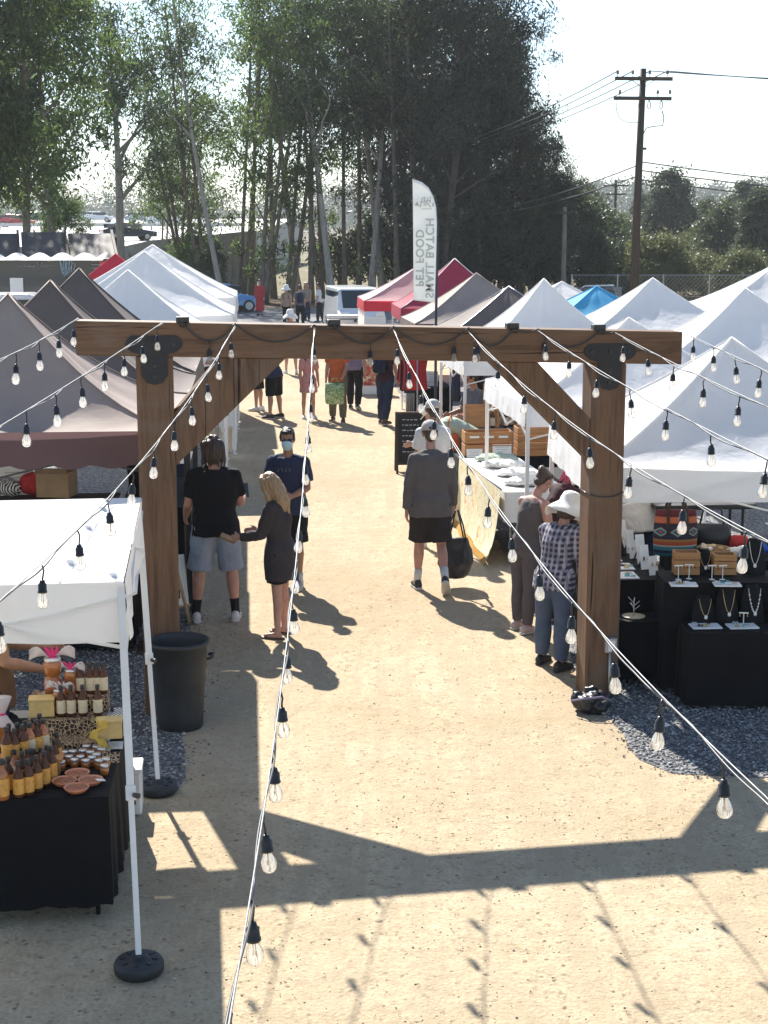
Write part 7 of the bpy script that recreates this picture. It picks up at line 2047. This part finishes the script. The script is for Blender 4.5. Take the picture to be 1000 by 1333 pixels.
framed('dark framed print at the right under the second right tent', loc_of(1.05, 22.1, 5, (1.55, .42, 1.032)), .5, .46, 5, 'bean_print')
# chalkboard A-frame
cb = thing('chalkboard_sign', 'black A frame chalkboard standing on the walkway', 'chalkboard', (.44, 24.75, .006), R(4))
M['chalkboard'] = simple('chalkboard', (0.018, 0.018, 0.02), .8, .35, 6)
for s, nm in ((-1, 'front'), (1, 'rear')):
    th = R(10) * s; rot = Euler((th * -1, 0, 0)).to_matrix() if s < 0 else Euler((-th, 0, 0)).to_matrix()
    fr_ = MB(); bas = Vector((0, s * .20, 0))
    def T_(c_): 
        v = Vector(c_); return Vector((v.x, s * (.20 - v.z * .18) + (0 if s > 0 else 0), v.z))
    hgt = .98
    fr_.bar(T_((-.24, 0, 0)), T_((-.24, 0, hgt)), .035, .025, up=(0, 1, 0)); fr_.bar(T_((.24, 0, 0)), T_((.24, 0, hgt)), .035, .025, up=(0, 1, 0)); fr_.bar(T_((-.24, 0, hgt - .02)), T_((.24, 0, hgt - .02)), .025, .04, up=(0, 0, 1)); fr_.bar(T_((-.24, 0, .16)), T_((.24, 0, .16)), .025, .04, up=(0, 0, 1))
    o = fr_.build('frame', M['dark_wood'], cb)
    MB().bar(T_((0, 0, .17)), T_((0, 0, hgt - .04)), .44, .012, up=(0, 1, .18)).build('board', M['chalkboard'], o)
cl_ = MB()
for i in range(7):
    z_ = .86 - i * .085
    yy = -(.20 - z_ * .18) - .012
    x_ = -.15
    q2 = random.Random(i)
    while x_ < .10:
        l_ = q2.uniform(.02, .06); cl_.bar((x_, yy, z_), (x_ + l_, yy, z_ + q2.uniform(-.006, .006)), .004, .012, up=(0, 0, 1)); x_ += l_ + .02
cl_.build('chalk_writing', M['chalk_paint'], cb)

# ---------------------------------------------------------------- clothing racks and farther stalls
def rack(label, x0, y0, rz, n, cols, w_=1.3, h_=1.55, glen=.85, seed=0, gname='garments'):
    t = thing('clothes_rack', label, 'clothes rack', (x0, y0, .006), R(rz), 'clothes racks')
    for sx in (0, w_):
        MB().tube([(sx, 0, 0), (sx, 0, h_)], .014, 8).build('upright', M['grey_metal'], t, True)
        MB().tube([(sx, -.25, .03), (sx, .25, .03)], .014, 8).build('foot', M['grey_metal'], t, True)
    MB().tube([(-.04, 0, h_), (w_ + .04, 0, h_)], .014, 8).build('rail', M['grey_metal'], t, True)
    q = random.Random(seed)
    for i in range(n):
        xx = .10 + (w_ - .2) * i / max(1, n - 1); ln = glen * q.uniform(.8, 1.1); mt = cols[i % len(cols)]
        g = thing('hanging_garment', '%s garment hanging %s' % ({'red_cloth': 'red', 'tee_black': 'black', 'maroon': 'dark maroon', 'navy_cloth': 'navy', 'shirt_grey': 'grey', 'shirt_white': 'white', 'tan_cloth': 'tan', 'denim_blue': 'blue denim', 'purple_grey': 'lilac grey', 'orange': 'orange'}[mt], gname), 'garment', loc_of(x0, y0, rz, (xx, 0, h_ + .006)), R(rz), 'garments ' + gname)
        c = MB(); loft(c, [((0, 0, -z_), (0, 1, 0), (1, 0, 0), a_, b_) for z_, a_, b_ in ((.045, .04, .015), (.07, .17, .03), (.14, .21, .038), (.35, .18, .045), (ln * .75, .19, .05), (ln, .21, .055))], 18)
        for j, v in enumerate(c.v): c.v[j] = (v[0] + .018 * math.sin(v[1] * 30 + i) * min(1, -v[2] * 2), v[1], v[2])
        c.build('garment_body', M[mt], g, True)
        MB().tube([(0, -.16, -.085), (0, 0, -.035), (0, .16, -.085)], .005, 5).build('hanger', M['dark_wood'], g, True); MB().tube([(0, 0, -.035), (0, 0, .0), (0, .012, .012), (0, .02, .0)], .003, 5).build('hook', M['grey_metal'], g, True)
rack('clothes rack with dark garments beside the man in black t-shirt', -2.5, 15.9, 96, 6, ['tee_black', 'shirt_grey', 'tee_black', 'navy_cloth'], 1.3, 1.6, .95, 1, 'on the rack beside the man in black')
rack('clothes rack by the white tents at the far left', -2.75, 25.0, 95, 6, ['maroon', 'shirt_white', 'red_cloth', 'shirt_grey'], 1.8, 1.75, .8, 2, 'on the far left rack')
rack('clothes rack with red jackets behind the chalkboard', .62, 28.5, 96, 7, ['red_cloth', 'navy_cloth', 'red_cloth', 'maroon', 'tee_black'], 1.7, 1.7, .85, 3, 'on the rack with red jackets')
rack('clothes rack under the mid grey tent on the right', 1.15, 26.6, 10, 7, ['navy_cloth', 'shirt_white', 'tee_black', 'shirt_grey', 'red_cloth'], 1.5, 1.75, .9, 4, 'under the mid grey tent')
rack('clothes rack under the dark grey tent deep in the right row', 1.6, 29.4, 8, 6, ['tee_black', 'purple_grey', 'shirt_grey'], 1.5, 1.7, .9, 5, 'under the dark grey tent')
table('side table with beaded goods under the big grey tent', -3.0, 13.6, .7, 1.9, .8, 5)
drape('black cloth on the table with beaded goods at the left post', -3.0, 13.6, .7, 1.9, .804, .74, 5, seed=17)
t = thing('bead_rack', 'tall narrow rack of strung coloured beads beside the left post', 'rack', (-2.12, 13.75, .008), R(5))
MB().box((0, 0, .72), (.05, .40, 1.44)).build('back_board', M['dark_wood'], t)
q = random.Random(5)
for i in range(9):
    c = MB(); yy = -.17 + i * .042
    for k in range(15): c.ell((.038, yy, .62 + k * .05), (.016, .017, .024), None, 8, 5)
    c.build('bead_string', M[['turq', 'label_orange', 'pearl', 'red_cloth', 'gold', 'crate_wood'][i % 6]], t, True)
MB().box((0, 0, .02), (.3, .42, .04)).build('base', M['dark_wood'], t)
t = thing('display_easel', 'pale wooden easel leaning beside the left post', 'easel', (-2.14, 14.75, .008), R(30))
for s in (-1, 1): MB().bar((s * .2, -.1, 0), (s * .05, .08, .9), .03, .02).build('leg', M['pale_wood'], t)
MB().bar((0, .35, 0), (0, .08, .88), .03, .02).build('rear_leg', M['pale_wood'], t); MB().box((0, .0, .42), (.42, .02, .5), (R(-12), 0, 0)).build('board', M['card'], t); MB().box((0, -.04, .17), (.46, .05, .02)).build('ledge', M['pale_wood'], t)
# back shelf under the big grey tent
t = thing('display_shelf', 'dark shelf unit under the big grey tent holding goods', 'shelf', (-4.7, 15.6, .008), R(4))
for z_ in (.3, .7, 1.10): MB().box((.95, .0, z_), (2.0, .35, .025)).build('shelf_board', M['dark_wood'], t)
for sx in (0, 1.9):
    for sy in (-.15, .15): MB().box((sx, sy, .56), (.04, .04, 1.12)).build('upright', M['dark_wood'], t)
sh_ = lambda px, dy=0: (at(px, 640, Y=15.6).x, 15.68 + dy, 1.135)
card('print_card', 'white print card standing on the dark shelf under the grey tent', 'card', sh_(20), .34, .30, 10, 14, lines=True)
bundle('red blanket heaped on the dark shelf under the grey tent', sh_(55, .03), (.26, .14, .13), 'red_cloth', 5)
t = thing('cardboard_box', 'open cardboard box on the dark shelf beside the red blanket', 'box', Vector(sh_(73, -.02)), R(-8))
for c_, d_ in (((0, -.14, .13), (.34, .006, .26)), ((0, .14, .13), (.34, .006, .26)), ((-.17, 0, .13), (.006, .274, .26)), ((.17, 0, .13), (.006, .274, .26)), ((0, 0, .004), (.33, .27, .006))): MB().box(c_, d_).build('side_panel', M['cardboard'], t)
MB().box((0, -.18, .275), (.33, .10, .005), (R(25), 0, 0)).build('flap', M['cardboard'], t)
bundle('black and white patterned cloth at the left end of the shelf', sh_(4), (.18, .12, .09), 'bw_stripe', 8)
# plain stall tables further along both rows
def stall(label, x0, y0, w_, d_, z, rz, cl, items, seed, clabel):
    table(label, x0, y0, w_, d_, z - .004, rz); drape(clabel, x0, y0, w_, d_, z, z - .06, rz, cl, seed=seed)
    q = random.Random(seed)
    for i, (kind, lab) in enumerate(items):
        p = loc_of(x0, y0, rz, (w_ * .5 + q.uniform(-.1, .1), d_ * (i + .5) / len(items), z + .008))
        if kind == 'crate': crate(lab, p, .36, .26, .2, rz)
        elif kind == 'card': card('price_sign', lab, 'sign', p, .24, .3, 10, rz - 20)
        elif kind == 'stack': round_boxes(lab, p, 3, q.choice(['kraft', 'crate_wood', 'label_cream']))
        elif kind == 'frame': framed(lab, p, .4, .45, rz - 70, q.choice(['tan_cloth', 'shirt_grey', 'sage']))
        else: bundle(lab, p, (.2, .16, .07), kind, seed + i)
stall('stall table under the second grey tent on the left', -2.95, 16.9, .7, 2.2, .78, 5, 'black_cloth', [('crate', 'wooden crate on the table under the second grey tent'), ('card', 'white sign on the table under the second grey tent'), ('tan_cloth', 'tan goods heaped under the second grey tent')], 31, 'black cloth on the stall table under the second grey tent')
stall('stall table under the third grey tent on the left', -3.3, 20.3, .7, 2.2, .78, 5, 'navy_cloth', [('frame', 'framed picture under the third grey tent'), ('stack', 'round boxes stacked under the third grey tent'), ('card', 'white sign under the third grey tent')], 32, 'navy cloth on the stall table under the third grey tent')
stall('stall table under the third white tent of the right row', 1.15, 23.9, .75, 1.9, .8, 5, 'maroon', [('stack', 'round boxes under the third white tent of the right row'), ('red_cloth', 'red goods heaped under the third white tent of the right row'), ('crate', 'wooden crate under the third white tent of the right row')], 33, 'maroon cloth on the table under the third white tent')
stall('stall table under the dark grey tent on the right', .62, 30.6, .75, 1.6, .8, 5, 'black_cloth', [('card', 'white sign under the dark grey tent on the right'), ('tan_cloth', 'tan goods under the dark grey tent on the right')], 34, 'black cloth on the table under the dark grey tent')
# printed front panel seen under the beam
p0 = at(463, 514, z=0)
t = thing('printed_counter', 'red counter with pictures and a white base, under the beam at centre', 'counter', (p0.x, p0.y, .006), R(4))
MB().box((.36, .25, .30), (.74, .5, .60)).build('counter_body', M['white_metal'], t, bevel=.01)
m_, nt_, b_ = new_mat('food_print'); v_ = coords(nt_); f_ = noise_tex(nt_, v_, 7, 3, .6, .8)
nt_.links.new(ramp(nt_, f_, [(.35, (.16, .03, .03)), (.47, (.5, .08, .06)), (.55, (.55, .38, .2)), (.65, (.6, .55, .5))]), b_.inputs['Base Color']); M['food_print'] = m_
MB().box((.36, -.006, .52), (.72, .012, .60)).build('printed_panel', M['food_print'], t); MB().box((.36, .25, .83), (.80, .56, .03)).build('counter_top', M['white_metal'], t)
MB().box((.36, .25, .71), (.74, .5, .20)).build('upper_body', M['dark_metal'], t)
# grey containers and a pale bench by the road
for lab, px, Y_, w_, h_, d_, mt in (('grey storage container by the road, left of the white car', 447, 57.5, 1.25, .95, .8, 'grey_metal'), ('white storage box beside the grey container', 434, 55.5, .95, .62, .7, 'white_metal')):
    p = at(px, 0, Y=Y_); t = thing('storage_container', lab, 'container', (p.x, Y_, .01), R(4), 'containers by the road')
    MB().box((0, 0, h_ * .42), (w_, d_, h_ * .84)).build('container_body', M[mt], t, bevel=.03); MB().box((0, 0, h_ * .92), (w_ * 1.04, d_ * 1.05, h_ * .14)).build('lid', M[mt], t, bevel=.03)
    for s in (-1, 1): MB().box((s * w_ * .3, -d_ * .54, h_ * .78), (.10, .04, .10)).build('latch', M['dark_metal'], t)
